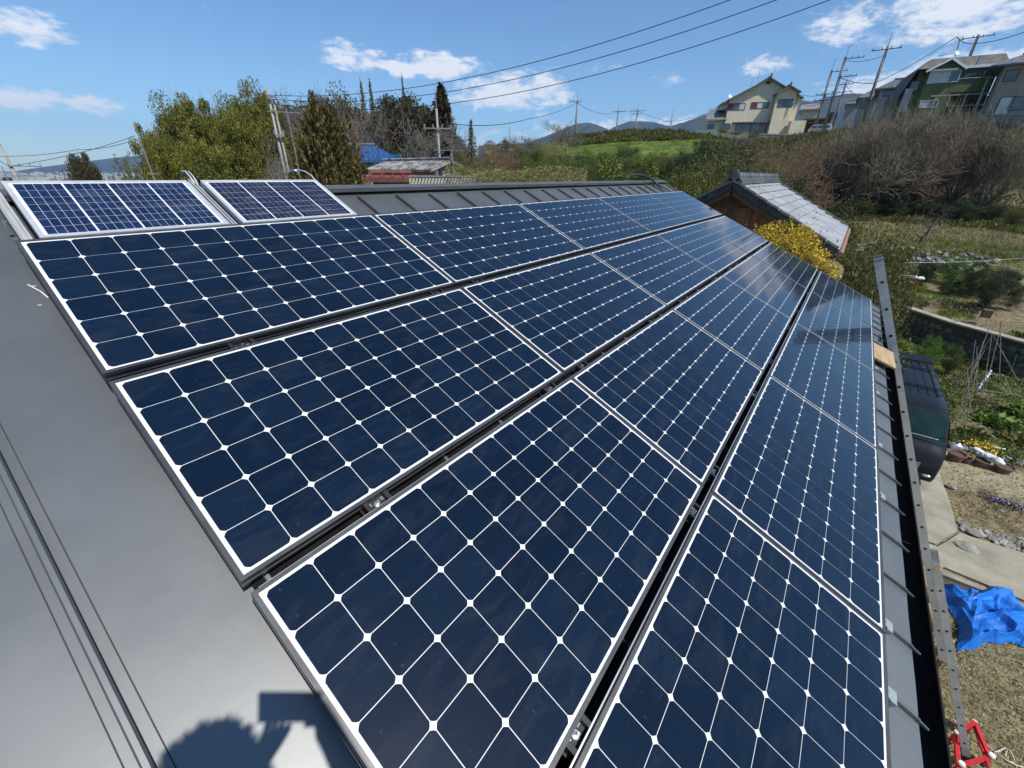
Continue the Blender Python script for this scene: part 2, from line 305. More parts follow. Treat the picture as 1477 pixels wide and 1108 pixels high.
# ground: true colour patches by zone
def groundmat():
    mt,N,L,B=newmat('ground_soil_grass')
    at_=N.new('ShaderNodeVertexColor'); at_.layer_name='zone'
    sep=N.new('ShaderNodeSeparateColor'); L.new(at_.outputs[0],sep.inputs[0])
    tc=N.new('ShaderNodeTexCoord')
    def nz(s,d=6,dist=0):
        n=N.new('ShaderNodeTexNoise'); n.inputs['Scale'].default_value=s; n.inputs['Detail'].default_value=d; n.inputs['Roughness'].default_value=.65; n.inputs['Distortion'].default_value=dist; L.new(tc.outputs['Object'],n.inputs['Vector']); return n.outputs[0]
    def ramp(f,a,b,p0=.35,p1=.65):
        cr=N.new('ShaderNodeValToRGB'); e=cr.color_ramp.elements; e[0].position=p0; e[1].position=p1; e[0].color=(*a,1); e[1].color=(*b,1); L.new(f,cr.inputs[0]); return cr.outputs[0]
    def mix(f,a,b):
        m_=N.new('ShaderNodeMix'); m_.data_type='RGBA'; L.new(f,m_.inputs[0]); L.new(a,m_.inputs[6]); L.new(b,m_.inputs[7]); return m_.outputs[2]
    def noisy(f,n,k=.9):
        a=N.new('ShaderNodeMath'); a.operation='SUBTRACT'; L.new(n,a.inputs[0]); a.inputs[1].default_value=.5
        b=N.new('ShaderNodeMath'); b.operation='MULTIPLY_ADD'; L.new(a.outputs[0],b.inputs[0]); b.inputs[1].default_value=k; L.new(f,b.inputs[2]); 
        r=N.new('ShaderNodeMapRange'); r.inputs[1].default_value=.38; r.inputs[2].default_value=.62; L.new(b.outputs[0],r.inputs[0]); return r.outputs[0]
    dirt=ramp(nz(3,9),(.09,.066,.04),(.28,.22,.14),.38,.62); dry=ramp(nz(7,9),(.11,.092,.045),(.33,.285,.165),.38,.62); green=ramp(nz(.8,9),(.045,.075,.014),(.15,.20,.035),.38,.62); pale=ramp(nz(4,8),(.24,.20,.125),(.38,.33,.23))
    c=mix(noisy(sep.outputs[0],nz(1.3,8)),dry,green); c=mix(noisy(sep.outputs[1],nz(1.8,8,.5)),c,dirt); c=mix(noisy(sep.outputs[2],nz(2.5,8)),c,pale)
    L.new(c,B.inputs['Base Color']); B.inputs['Roughness'].default_value=.98; B.inputs['Specular IOR Level'].default_value=.2
    bp=N.new('ShaderNodeBump'); bp.inputs['Strength'].default_value=.7; bp.inputs['Distance'].default_value=.05; L.new(nz(14,10),bp.inputs['Height']); L.new(bp.outputs[0],B.inputs['Normal'])
    return mt
M['ground']=groundmat()

# ------------------------------------------------------------------ object helpers
def tag(o,label=None,cat=None,group=None,kind=None):
    if label: o['label']=label
    if cat: o['category']=cat
    if group: o['group']=group
    if kind: o['kind']=kind
    return o
def empty(name,loc=(0,0,0),rot=(0,0,0),label=None,cat=None,group=None,scale=None):
    o=bpy.data.objects.new(name,None); COL.objects.link(o); o.location=tuple(loc); o.rotation_euler=rot; o.empty_display_size=.2
    if scale is not None: o.scale=scale
    return tag(o,label,cat,group)
def link_mesh(name,me,parent=None,loc=None,rot=None):
    o=bpy.data.objects.new(name,me); COL.objects.link(o)
    if parent is not None: o.parent=parent
    if loc is not None: o.location=tuple(loc)
    if rot is not None: o.rotation_euler=rot
    return o
def npmesh(name,V,Fc,mat,smooth=False,nper=None):
    """V (n,3); Fc (m,k) array or list of lists"""
    me=bpy.data.meshes.new(name); V=np.asarray(V,np.float32)
    if isinstance(Fc,np.ndarray):
        k=Fc.shape[1]; nf=len(Fc)
        me.vertices.add(len(V)); me.vertices.foreach_set('co',V.ravel())
        me.loops.add(nf*k); me.loops.foreach_set('vertex_index',Fc.astype(np.int32).ravel())
        me.polygons.add(nf); me.polygons.foreach_set('loop_start',np.arange(0,nf*k,k,dtype=np.int32))
        me.update(calc_edges=True)
    else:
        me.from_pydata([tuple(v) for v in V.tolist()],[],[list(f) for f in Fc]); me.update()
    if mat is not None: me.materials.append(mat)
    if smooth: me.polygons.foreach_set('use_smooth',np.ones(len(me.polygons),dtype=bool))
    return me
class MB:
    def __init__(s): s.v=[]; s.f=[]; s.mi=[]
    def add(s,V,F,mi=0):
        o=len(s.v); s.v+= [tuple(map(float,p)) for p in V]; s.f+=[[i+o for i in f] for f in F]; s.mi+=[mi]*len(F); return s
    def box(s,a,b,mi=0):
        x0,y0,z0=a; x1,y1,z1=b
        if x0>x1:x0,x1=x1,x0
        if y0>y1:y0,y1=y1,y0
        if z0>z1:z0,z1=z1,z0
        V=[(x0,y0,z0),(x1,y0,z0),(x1,y1,z0),(x0,y1,z0),(x0,y0,z1),(x1,y0,z1),(x1,y1,z1),(x0,y1,z1)]
        return s.add(V,[(0,3,2,1),(4,5,6,7),(0,1,5,4),(1,2,6,5),(2,3,7,6),(3,0,4,7)],mi)
    def obox(s,p0,p1,w,h,up=(0,0,1),mi=0):
        """bar from p0 to p1 with width w and height h"""
        p0=np.array(p0,float); p1=np.array(p1,float); d=p1-p0; d/=np.linalg.norm(d)
        up=np.array(up,float); a=np.cross(d,up)
        if np.linalg.norm(a)<1e-6: a=np.cross(d,(1,0,0))
        a/=np.linalg.norm(a); b=np.cross(a,d)
        V=[]
        for p in (p0,p1):
            for sa,sb in ((-1,-1),(1,-1),(1,1),(-1,1)): V.append(p+a*sa*w/2+b*sb*h/2)
        return s.add(V,[(0,1,2,3),(7,6,5,4),(0,4,5,1),(1,5,6,2),(2,6,7,3),(3,7,4,0)],mi)
    def tube(s,pts,r,n=8,mi=0,caps=True):
        pts=[np.array(p,float) for p in pts]; rs=r if hasattr(r,'__len__') else [r]*len(pts)
        V=[];F=[]; prev=None
        for i,p in enumerate(pts):
            d=(pts[min(i+1,len(pts)-1)]-pts[max(i-1,0)]); d/=max(np.linalg.norm(d),1e-9)
            if prev is None:
                a=np.cross(d,(0,0,1)); 
                if np.linalg.norm(a)<1e-3: a=np.cross(d,(1,0,0))
            else: a=prev-d*(prev@d)
            a/=np.linalg.norm(a); prev=a; b=np.cross(d,a)
            for k in range(n):
                t=2*PI*k/n; V.append(p+(a*math.cos(t)+b*math.sin(t))*rs[i])
        for i in range(len(pts)-1):
            for k in range(n):
                F.append((i*n+k,i*n+(k+1)%n,(i+1)*n+(k+1)%n,(i+1)*n+k))
        if caps: F.append(tuple(range(n))[::-1]); F.append(tuple((len(pts)-1)*n+k for k in range(n)))
        return s.add(V,F,mi)
    def cyl(s,p0,p1,r,n=12,mi=0): return s.tube([p0,p1],r,n,mi)
    def lathe(s,c,prof,n=16,mi=0):
        V=[];F=[]
        for (r,z) in prof:
            for k in range(n): V.append((c[0]+r*math.cos(2*PI*k/n),c[1]+r*math.sin(2*PI*k/n),c[2]+z))
        for i in range(len(prof)-1):
            for k in range(n): F.append((i*n+k,i*n+(k+1)%n,(i+1)*n+(k+1)%n,(i+1)*n+k))
        return s.add(V,F,mi)
    def blob(s,c,r,k=.2,mi=0,seed=0):
        rs=np.random.default_rng(seed); n=8;V=[];F=[]
        for i in range(5):
            t=PI*(i+.5)/5
            for j in range(n):
                q=1+k*(rs.random()-.5)*2
                V.append((c[0]+r[0]*q*math.sin(t)*math.cos(2*PI*j/n),c[1]+r[1]*q*math.sin(t)*math.sin(2*PI*j/n),c[2]+r[2]*q*math.cos(t)))
        for i in range(4):
            for j in range(n): F.append((i*n+j,(i+1)*n+j,(i+1)*n+(j+1)%n,i*n+(j+1)%n))
        F.append(tuple(range(n))); F.append(tuple(4*n+j for j in range(n))[::-1])
        return s.add(V,F,mi)
    def build(s,name,mat,parent=None,smooth=False,loc=None,rot=None,bevel=0):
        me=bpy.data.meshes.new(name); me.from_pydata(s.v,[],s.f); 
        for mm in (mat if isinstance(mat,(list,tuple)) else [mat]): me.materials.append(mm)
        if any(s.mi): me.polygons.foreach_set('material_index',s.mi)
        me.update()
        if smooth: me.polygons.foreach_set('use_smooth',[True]*len(me.polygons))
        o=link_mesh(name,me,parent,loc,rot)
        if bevel:
            b=o.modifiers.new('bevel','BEVEL'); b.width=bevel; b.segments=2; b.limit_method='ANGLE'
        return o
def copy_tree(o,parent=None):
    c=o.copy(); COL.objects.link(c); c.parent=parent
    for ch in KIDS.get(o.name,[]) or [k for k in o.children]: 
        copy_tree(ch,c)
    return c
KIDS={}
ORD=['first','second','third','fourth','fifth','sixth','seventh','eighth','ninth','tenth','eleventh','twelfth','thirteenth','fourteenth','fifteenth','sixteenth','seventeenth','eighteenth','nineteenth','twentieth']

# ================================================================== GROUND
def build_ground():
    az=np.concatenate([np.arange(-180,-30,6.0),np.arange(-30,100,.55),np.arange(100,180,6.0)])
    rr=np.concatenate([np.arange(1,62,.5),62*np.power(12000/62,np.linspace(0,1,70))[1:]])
    A,Rr=np.meshgrid(np.radians(az),rr)
    X=CAMP[0]+Rr*np.cos(A); Y=CAMP[1]+Rr*np.sin(A); Z=terr(X,Y)
    V=np.stack([X,Y,Z],-1).reshape(-1,3); na=len(az); nr=len(rr)
    F=[]
    i=np.arange(nr-1)[:,None]; j=np.arange(na)[None,:]; j2=(j+1)%na
    Fq=np.stack([i*na+j,(i+1)*na+j,(i+1)*na+j2,i*na+j2],-1).reshape(-1,4)
    V=np.vstack([V,[[CAMP[0],CAMP[1],0]]]); 
    cidx=len(V)-1
    tri=np.array([[cidx,k,(k+1)%na,(k+1)%na] for k in range(na)])
    me=bpy.data.meshes.new('ground')
    faces=[tuple(f) for f in Fq.tolist()]+[(int(t[0]),int(t[1]),int(t[2])) for t in tri]
    me.from_pydata(V.tolist(),[],faces); me.materials.append(M['ground'])
    me.polygons.foreach_set('use_smooth',[True]*len(me.polygons))
    ca=me.color_attributes.new('zone','FLOAT_COLOR','POINT')
    x,y=V[:,0],V[:,1]; dx=x-CAMP[0]; dy=y-CAMP[1]; r=np.hypot(dx,dy); a=np.degrees(np.arctan2(dy,dx)); sd=wall_sd(x,y)
    g=np.full(len(V),.45); d=np.full(len(V),.3); p=np.zeros(len(V))
    yard=(x<15.6)&(a<0); g=np.where(yard,.25,g); d=np.where(yard,.42,d)
    gard=(x>=16.6)&(sd<0)&(a<0); g=np.where(gard,.50,g); d=np.where(gard,.48,d)
    p=np.where((x>14.6)&(x<16.6)&(y<-5.5)&(y>-14),.75,p)
    p=np.where((x>9)&(x<14.6)&(y<-6.4)&(y>-14),.35,p); d=np.where((x>13.2)&(x<14.8)&(y<-7),.75,d)
    f1=(sd>0)&(a<8)&(r<42); g=np.where(f1,.42,g); d=np.where(f1,.52,d); p=np.where((sd>0)&(sd<3.5)&(a<0)&(a>-9),.45,p)
    md=(r>=44)&(r<64)&(a<10); g=np.where(md,.50,g); d=np.where(md,.33,d)
    g=np.where((r>=64)&(r<95)&(a<16),.5,g); d=np.where((r>=64)&(r<95)&(a<16),.55,d)
    gh=(a>14)&(a<36)&(r>28); g=np.where(gh,.95,g); d=np.where(gh,.05,d)
    far=r>140; g=np.where(far,.45,g); d=np.where(far,.45,d)
    col=np.stack([g,d,p,np.ones_like(g)],-1).astype(np.float32)
    ca.data.foreach_set('color',col.ravel())
    o=link_mesh('ground',me); tag(o,'ground of the yard, garden plots and slope, soil with patchy dry and green grass',None,None,'structure')
build_ground()

# ================================================================== OUR HOUSE
ROOFH=-0.10
roof_rot=(TH,0,0)
def on_roof(u,v,h=0): return RP(u,v,h)
house=empty('house',(0,-0.6,0),label='house under the grey standing seam metal roof that carries the solar panels',cat='house')
HO=Vector((0,-0.6,0))
def hb(mb,name,mat,**k):   # world coords mesh -> child of house
    o=mb.build(name,mat,house,**k); o.location=-HO; return o
U0,U1=-3.5,8.22
APEXV,APEXH=-.52,-.062
def build_house():
    VE=3.55
    b=MB()
    # front slope slab with small undulation in the pans, sampled finely near the camera
    us=[-.28+.338*k for k in range(-9,26)]
    nv=40
    rng=np.random.default_rng(3)
    for i,u in enumerate(us[:-1]):
        ua,ub=u,min(us[i+1],U1)
        xs=[ua,ua+.013,ua+.0295,ua+.031,ua+.0325]+[ua+.035+(ub-ua-.07)*t for t in np.linspace(0,1,7)[1:-1]]+[ub-.0325,ub-.031,ub-.0295,ub-.013,ub]
        vs=np.linspace(APEXV,VE,nv)
        ph=rng.random(4)*6
        def hh(x,v):
            t=(x-ua)/(ub-ua)
            e=0
            q=min(x-ua,ub-x)
            if q<.012: e=0
            elif .0303<q<.0317: e=-.0022
            bulge=.0011*math.sin(PI*t)*math.sin(v*3.1+ph[0])+.0007*math.sin(2*PI*t+ph[1])*math.sin(v*5.3+ph[2])
            return ROOFH+e+bulge
        V=[RP(x,v,hh(x,v)) for v in vs for x in xs]; n=len(xs)
        F=[(r*n+c,(r+1)*n+c,(r+1)*n+c+1,r*n+c+1) for r in range(nv-1) for c in range(n-1)]
        b.add(V,F)
        # drip fold at the eave
        V=[RP(ua,VE,ROOFH),RP(ub,VE,ROOFH),RP(ub,VE+.004,ROOFH-.03),RP(ua,VE+.004,ROOFH-.03)]
        b.add(V,[(0,3,2,1)])
    # edge strip, underside, back slope
    b.add([RP(us[-1],APEXV,ROOFH),RP(us[-1],VE,ROOFH),RP(U1,VE,ROOFH),RP(U1,APEXV,ROOFH)],[(0,1,2,3)])
    def BP(u,w,h): # back slope point: w metres down the back
        p=RP(u,APEXV,0); return np.array([u,p[1]+w*CT+h*ST,p[2]-w*ST+h*CT])
    b.add([BP(U0,0,ROOFH),BP(U1,0,ROOFH),BP(U1,4,ROOFH),BP(U0,4,ROOFH)],[(0,1,2,3)])
    for u,v0,v1 in ((U1,APEXV,VE),): 
        b.add([RP(u,v0,ROOFH),RP(u,v1,ROOFH),RP(u,v1,ROOFH-.14),RP(u,v0,ROOFH-.14)],[(0,1,2,3)])
        b.add([BP(u,0,ROOFH),BP(u,4,ROOFH),BP(u,4,ROOFH-.14),BP(u,0,ROOFH-.14)],[(3,2,1,0)])
    b.add([RP(U0,APEXV,ROOFH-.14),RP(U1,APEXV,ROOFH-.14),RP(U1,VE,ROOFH-.14),RP(U0,VE,ROOFH-.14)],[(0,1,2,3)])
    b.add([BP(U0,0,ROOFH-.14),BP(U1,0,ROOFH-.14),BP(U1,4,ROOFH-.14),BP(U0,4,ROOFH-.14)],[(3,2,1,0)])
    roof=hb(b,'roof',M['roof'],smooth=False)
    me=roof.data
    # seams
    s=MB()
    for u in us:
        vt=-.40
        prof=[(-.007,0),(-.006,.012),(-.010,.015),(-.010,.021),(-.006,.026),(.004,.026),(.008,.021),(.008,.015),(.004,.012),(.005,0)]
        V=[];n=len(prof)
        for v,q in ((vt,1),(3.0,1),(3.3,.40),(VE-.012,.40)): V+=[RP(u+a*q,v,ROOFH+h*(.55+.45*q)) for a,h in prof]
        F=[(k+j*n,k+n+j*n,k+1+n+j*n,k+1+j*n) for j in range(3) for k in range(n-1)]+[tuple(range(n)),tuple(range(4*n-1,3*n-1,-1))]
        s.add(V,F)
        # folded tail at eave
        s.add([RP(u-.005,VE-.012,ROOFH+.002),RP(u+.002,VE-.012,ROOFH+.002),RP(u+.002,VE+.028,ROOFH+.002),RP(u-.005,VE+.028,ROOFH+.002),
               RP(u-.005,VE-.012,ROOFH+.015),RP(u+.002,VE-.012,ROOFH+.015),RP(u+.002,VE+.028,ROOFH+.010),RP(u-.005,VE+.028,ROOFH+.010)],[(0,3,2,1),(4,5,6,7),(0,1,5,4),(1,2,6,5),(2,3,7,6),(3,0,4,7)])
    so_=s.build('standing_seam',M['roof'],roof)
    # ridge cap in lengths
    c=MB()
    cuts=[U0,-1.0,.95,3.1,5.0,7.2,U1+.04]
    for i in range(len(cuts)-1):
        a,bb=cuts[i],cuts[i+1]; e=.0015*(i%2)
        pr_=[(APEXV,APEXH),(-.445,-.05),(-.44,-.075),(-.452,-.078)]
        for x in (1,):
            V=[];
            for u in (a,bb+.01): V+=[RP(u,v,h+e) for v,h in pr_]
            n=4; c.add(V,[(k,k+n,k+1+n,k+1) for k in range(n-1)])
        p0=RP(a,APEXV,APEXH+e); p1=RP(bb+.01,APEXV,APEXH+e)
        q0=p0+np.array([0,.10,-.035]); q1=p1+np.array([0,.10,-.035]); r0=q0+np.array([0,.0,-.05]); r1=q1+np.array([0,0,-.05])
        c.add([p0,p1,q1,q0,r0,r1],[(0,1,2,3),(3,2,5,4)])
        c.add([RP(bb+.01,v,h+e) for v,h in pr_]+[r1,q1],[(0,1,2,3,4,5)])
    c2=c.build('ridge_cap',M['roofdark'],roof)
    c3=MB()
    for i in range(5): c3.cyl(RP(cuts[1]+i*1.6+.3,-.48,-.052),RP(cuts[1]+i*1.6+.3,-.48,-.044),.006)
    c3.build('cap_screw',M['steel'],roof)
    # upstand fillers (dark gap under cap)
    f=MB(); f.add([RP(U0,-.452,-.078),RP(U1,-.452,-.078),RP(U1,-.462,ROOFH+.001),RP(U0,-.462,ROOFH+.001)],[(0,3,2,1)]); f.build('cap_filler',M['black'],roof)
    # gutter: half round trough
    g=MB(); n=9
    ga=RP(0,3.60,-.145); ctr=ga+np.array([0,-.012,-.0])
    V=[]
    for u in (U0,U1+.05):
        for k in range(n):
            t=PI+PI*k/(n-1); V.append((u,ctr[1]+.058*math.cos(t),ctr[2]+.062*math.sin(t)))
        for k in range(n):
            t=2*PI-PI*k/(n-1); V.append((u,ctr[1]+.062*math.cos(t),ctr[2]-.001+.066*math.sin(t)))
    m2=2*n; F=[(k,k+m2,(k+1)%m2+m2,(k+1)%m2) for k in range(m2)]+[tuple(range(m2)),tuple(range(2*m2-1,m2-1,-1))]
    g.add(V,F); g.tube([(U0,ctr[1]-.061,ctr[2]+.004),(U1+.05,ctr[1]-.061,ctr[2]+.004)],.006,6)
    gut=hb(g,'gutter',M['gutter'],smooth=False)
    h=MB(); h.obox((0,ctr[1]+.06,ctr[2]-.030),(0,ctr[1]-.055,ctr[2]-.026),.006,.003)
    h0=h.build('gutter_hook',M['black'],gut)
    for k in range(6):
        hk=h0 if k==0 else h0.copy()
        if k: COL.objects.link(hk)
        hk.location=(-.1+k*1.36,0,0)
    # fascia board and walls
    w=MB(); ey=RP(0,3.5,ROOFH-.14); w.box((U0+.1,ey[1]+.02,ey[2]-.16),(U1-.02,ey[1]+.045,ey[2]+.02)); hb(w,'fascia',M['wooddark'])
    bw=RP(0,APEXV,0)[1]+3.4*CT
    w=MB(); w.box((U0+.3,-2.75,-.3),(U1-.35,bw-.2,5.9)); 
    za=RP(0,APEXV,ROOFH)[2]-.2
    w.add([(U1-.35,-2.75,5.9),(U1-.35,bw-.2,5.9),(U1-.35,RP(0,APEXV)[1],za)],[(0,1,2)])
    w.add([(U0+.3,-2.75,5.9),(U0+.3,bw-.2,5.9),(U0+.3,RP(0,APEXV)[1],za)],[(2,1,0)])
    hb(w,'wall',M['cream'])
build_house()

# scratches: white paint scuffs on the near roof (their own marks)
sc=MB()
for (a,b_) in (((-.032,.135),(-.022,.165)),((-.022,.165),(-.012,.19)),((-.030,.150),(-.014,.152)),((-.040,.27),(-.030,.272)),((-.012,.19),(-.004,.235))):
    sc.obox(RP(a[0],a[1],ROOFH+.003),RP(b_[0],b_[1],ROOFH+.003),.0035,.0006,up=(0,-ST,CT))
o=sc.build('paint_scuff',M['white'],house); o.location=-HO; o['label']='thin white paint scuffs beside the top panel'

# ---------------------------------------------------------------- solar panels
PW,PH=1.559,.798; PIT=.12783; DU=.0125; RG=.0478
def bars(b,w,h,z1,z0,wd,inset=0):
    """ring of four butted bars; local x 0..w, y 0..-h"""
    i=inset
    b.box((i,-i,z0),(w-i,-i-wd,z1)); b.box((i,-h+i+wd,z0),(w-i,-h+i,z1))
    b.box((i,-i-wd,z0),(i+wd,-h+i+wd,z1)); b.box((w-i-wd,-i-wd,z0),(w-i,-h+i+wd,z1))
def make_panel():
    root=empty('solar_panel')
    b=MB(); 
    for (z1,z0,wd,ins) in ((0,-.013,.012,0),(-.013,-.030,.010,.0022),(-.030,-.0335,.013,0),(-.0335,-.046,.012,.001)):
        t=MB(); bars(t,PW+.008,PH+.008,z1,z0,wd,inset=ins); b.add([(x-.004,y+.004,z) for x,y,z in t.v],t.f)
    b.build('frame',M['frame'],root)
    s=MB(); s.box((.0081,-.0081,-.006),(PW-.0081,-PH+.0081,-.0022)); s.build('backsheet',M['back'],root)
    c=MB(); mu=(PW-12*PIT)/2; mv=(PH-6*PIT)/2; g=.0011; ch=.0108
    for i in range(12):
        for j in range(6):
            x0=mu+i*PIT+g; x1=mu+(i+1)*PIT-g; y0=-(mv+j*PIT+g); y1=-(mv+(j+1)*PIT-g)
            x0=max(x0,.0185); x1=min(x1,PW-.0185)
            P=[]
            for (cx,cy,sx,sy) in ((x0,y0,1,-1),(x1,y0,-1,-1),(x1,y1,-1,1),(x0,y1,1,1)):
                A=(cx,cy+sy*ch); B_=(cx+sx*ch,cy); Mm=(cx+sx*ch*.44,cy+sy*ch*.44)
                P+= [A,Mm,B_] if (sx,sy) in ((1,-1),(-1,1)) else [B_,Mm,A]
            c.add([(px,py,-.0012) for px,py in P],[tuple(range(12))[::-1]])
    c.build('cell_grid',M['cell'],root)
    return root
bpy.context.view_layer.update()
P0=make_panel(); KIDS[P0.name]=list(P0.children)
rown=['top row','second row from the ridge','third row from the ridge','bottom row']
coln=['solar panel nearest the camera','second solar panel from the camera','middle solar panel','second farthest solar panel','farthest solar panel']
first=True
for r_ in range(4):
    for k in range(5):
        o=P0 if first else copy_tree(P0); first=False
        jj=random.uniform(-.0012,.0012)
        o.location=Vector(RP(k*(PW+DU)+[0,0,.003,.01][r_],r_*(PH+RG),jj)); o.rotation_euler=(TH+random.uniform(-.0012,.0012),random.uniform(-.0008,.0008),0)
        tag(o,'dark blue %s in the %s'%(coln[k],rown[r_]),'solar panel','dark blue solar panels in four rows on the roof')
# mounting rails under the rows
for i,v in enumerate((.02,.775,.87,1.62,1.715,2.465,2.56,3.31)):
    b=MB(); L_=7.83
    b.box((0,0,0),(L_,.034,.012)); b.box((0,.004,.012),(L_,.010,.034)); b.box((0,.024,.012),(L_,.030,.034))
    if i%2==1 and i<7: b.box((0,-.105,-.004),(L_,-.0005,.006),1) if False else b.box((0,-.090,-.012),(L_,-.001,.004),1)  # added black strip along each row gap, its colour standing in for shade
    if i%2==0 and i>0: b.box((0,.0285,.066),(L_,.0335,.069),2); b.box((0,.0305,.0345),(L_,.0325,.066),0)
    o=b.build('mounting_rail',[M['black'],M['void'],M['alu']],None); o.location=Vector(RP(.02,v,ROOFH+.018)); o.rotation_euler=roof_rot
    tag(o,'aluminium rail under the %s edge of the %s'%('upper' if i%2==0 else 'lower',rown[i//2]),'rail','mounting rails under the panels')
# clamps on the seams in the gaps
def make_clamp():
    root=empty('panel_clamp')
    b=MB(); b.box((-.045,.022,-.05),(.045,-.022,-.034)); b.box((-.045,.022,-.034),(-.030,-.022,-.014)); b.box((.03,.022,-.034),(.045,-.022,-.014)); b.box((-.05,.0225,-.085),(.05,-.0225,-.05))
    c=MB(); c.cyl((0,0,-.034),(0,0,-.025),.0075,6); c.cyl((0,0,-.036),(0,0,-.0335),.011,14); c.cyl((0,0,-.025),(0,0,-.014),.0045,8); c.build('bolt',M['steel'],root,smooth=False)
    t=b; rs=random.Random(4)
    for row in range(2):
        for side in (-1,1):
            x=side*.018
            for q in range(4):
                w_=rs.uniform(.0014,.0022); x0=side*.017+side*q*.0030
                t.box((x0,.010-row*.007,-.0338),(x0+w_*side,.0135-row*.007,-.0331),mi=1)
    b.build('clamp_body',[M['black'],M['aludull']],root)
    return root
C0=make_clamp(); bpy.context.view_layer.update(); KIDS[C0.name]=list(C0.children)
first=True
clampk=[2,5,6,9,11,14,16,19,21,24]
for gi in range(3):
    v=PH*(gi+1)+RG*gi+RG/2
    for j,k in enumerate(clampk):
        u=-.28+.338*k
        o=C0 if first else copy_tree(C0); first=False
        o.location=Vector(RP(u,v+(.004 if j%2 else -.003),0)); o.rotation_euler=roof_rot
        tag(o,'black clamp in the %s gap between panel rows, %s from the camera'%(['uppermost','middle','lowest'][gi],ORD[j]),'clamp','clamps in the gaps between panel rows')
def make_end():
    root=empty('seam_bracket')
    b=MB(); b.box((-.055,.01,-.075),(.055,-.012,-.02)); b.box((-.05,-.012,-.085),(-.02,-.045,-.05)); b.box((.01,-.012,-.085),(.05,-.035,-.055)); b.cyl((-.035,-.03,-.05),(-.035,-.03,-.038),.008,6); b.build('bracket_body',M['black'],root)
    c=MB(); c.box((.0,-.030,-.070),(.055,-.085,-.066)); c.box((.0,-.085,-.0895),(.055,-.089,-.066)); c.box((.0,-.030,-.0895),(.004,-.0845,-.0705)); c.build('foot_plate',M['plate'],root)
    return root
E0=make_end(); bpy.context.view_layer.update(); KIDS[E0.name]=list(E0.children)
first=True
for j,k in enumerate([2,4,5,6,9,11,14,16,19,21]):
    o=E0 if first else copy_tree(E0); first=False
    o.location=Vector(RP(-.28+.338*k-.045,PH*4+RG*3+.012,0)); o.rotation_euler=roof_rot
    tag(o,'black bracket with pale foot plate along the eave, %s from the camera'%ORD[j],'bracket','brackets along the eave side of the bottom panel row')

# ---------------------------------------------------------------- two small silver framed panels near the ridge
def small_panel(u0,w,v0,h,cm,label):
    root=empty('small_solar_panel',RP(u0,v0,.004),roof_rot,label,'solar panel','small silver framed panels by the ridge')
    b=MB(); bars(b,w,h,0,-.03,.016); b.build('frame',M['alu'] if False else M['white_alu'],root)
    s=MB(); s.box((.0162,-.0162,-.008),(w-.0162,-h+.0162,-.003)); s.build('backsheet',M['back'],root)
    c=MB(); nx,ny=4,7; mx,my=.024,.022; pw=(w-2*mx)/nx; ph=(h-2*my)/ny
    for i in range(nx):
        for j in range(ny):
            for q in range(5):
                x0=mx+i*pw+.0028; ww=(pw-.0056)/5
                c.box((x0+q*ww+.0006,-(my+j*ph+.0012),-.003),(x0+(q+1)*ww-.0006,-(my+(j+1)*ph-.0012),-.0022))
    c.build('cell_grid',cm,root)
    return root
M['white_alu']=mk('pale_aluminium',(.62,.63,.64),(.74,.75,.76),scale=10,rough=.45,metal=.5)
small_panel(.065,.665,-.462,.458,M['polycell'],'small silver framed blue panel with busbar lines beside the ridge, the left of two')
small_panel(.795,.665,-.462,.458,M['polycell2'],'small silver framed violet blue panel with busbar lines beside the ridge, the right of two')
for nm,u,lb in (('left',.018,'long silver support rail along the left side of the left small panel'),('mid',.748,'long silver support rail between the two small silver framed panels')):
    root=empty('support_rail',RP(u,-.50,0),roof_rot,lb,'rail')
    b=MB(); b.box((0,0,-.06),(.03,-.49,-.022)); b.box((.004,0,-.022),(.010,-.49,-.008)); b.box((.020,0,-.022),(.026,-.49,-.008)); b.build('rail_body',M['aludull'],root)
    c=MB()
    for q in (.08,.3,.43): c.cyl((-.012,-q,-.05),(-.012,-q,-.03),.008,8)
    c.build('bolt',M['steel'],root)
    d=MB(); d.tube([(.015,-.05,-.01),(.015,.0,.006),(.015,.05,.010),(.015,.10,-.01),(.015,.12,-.05)],.0045,8); d.tube([(.028,-.06,-.01),(.03,.0,.008),(.03,.045,.010),(.03,.09,-.02)],.004,8)
    d.build('bent_tube',M['aludull'],root,smooth=True)
root=empty('support_tube',RP(1.46,-.53,0),roof_rot,'bent steel tube hooked over the ridge at the right corner of the right small panel','tube')
d=MB(); d.tube([(-.05,.10,-.03),(-.045,.08,.0),(-.02,.03,.012),(.0,-.02,.006),(.0,-.10,-.015),(.0,-.45,-.03)],.0045,8); d.build('tube_body',M['aludull'],root,smooth=True)
d=MB(); d.tube([(-.10,.08,-.03),(-.09,.06,.004),(-.07,.04,.012),(-.05,.03,-.02)],.006,8); d.build('tube_hook',M['steel'],root,smooth=True)
# black corrugated conduit over the ridge
b=MB(); pts=[(7.02,-.66,-.05),(7.10,-.60,.0),(7.22,-.54,.012),(7.36,-.49,.0),(7.47,-.42,-.02),(7.52,-.33,-.055),(7.53,-.22,-.08),(7.53,-.06,-.085)]
P=[RP(*p) for p in pts]; Q=[]
for i in range(len(P)-1):
    for t in np.linspace(0,1,9)[:-1]: Q.append(P[i]*(1-t)+P[i+1]*t)
rs=[.020 if i%2 else .0165 for i in range(len(Q))]
tag(b.tube(Q,rs,8).build('black_conduit',M['blackp']),'black corrugated cable conduit arching over the ridge cap near the far roof end','cable conduit')
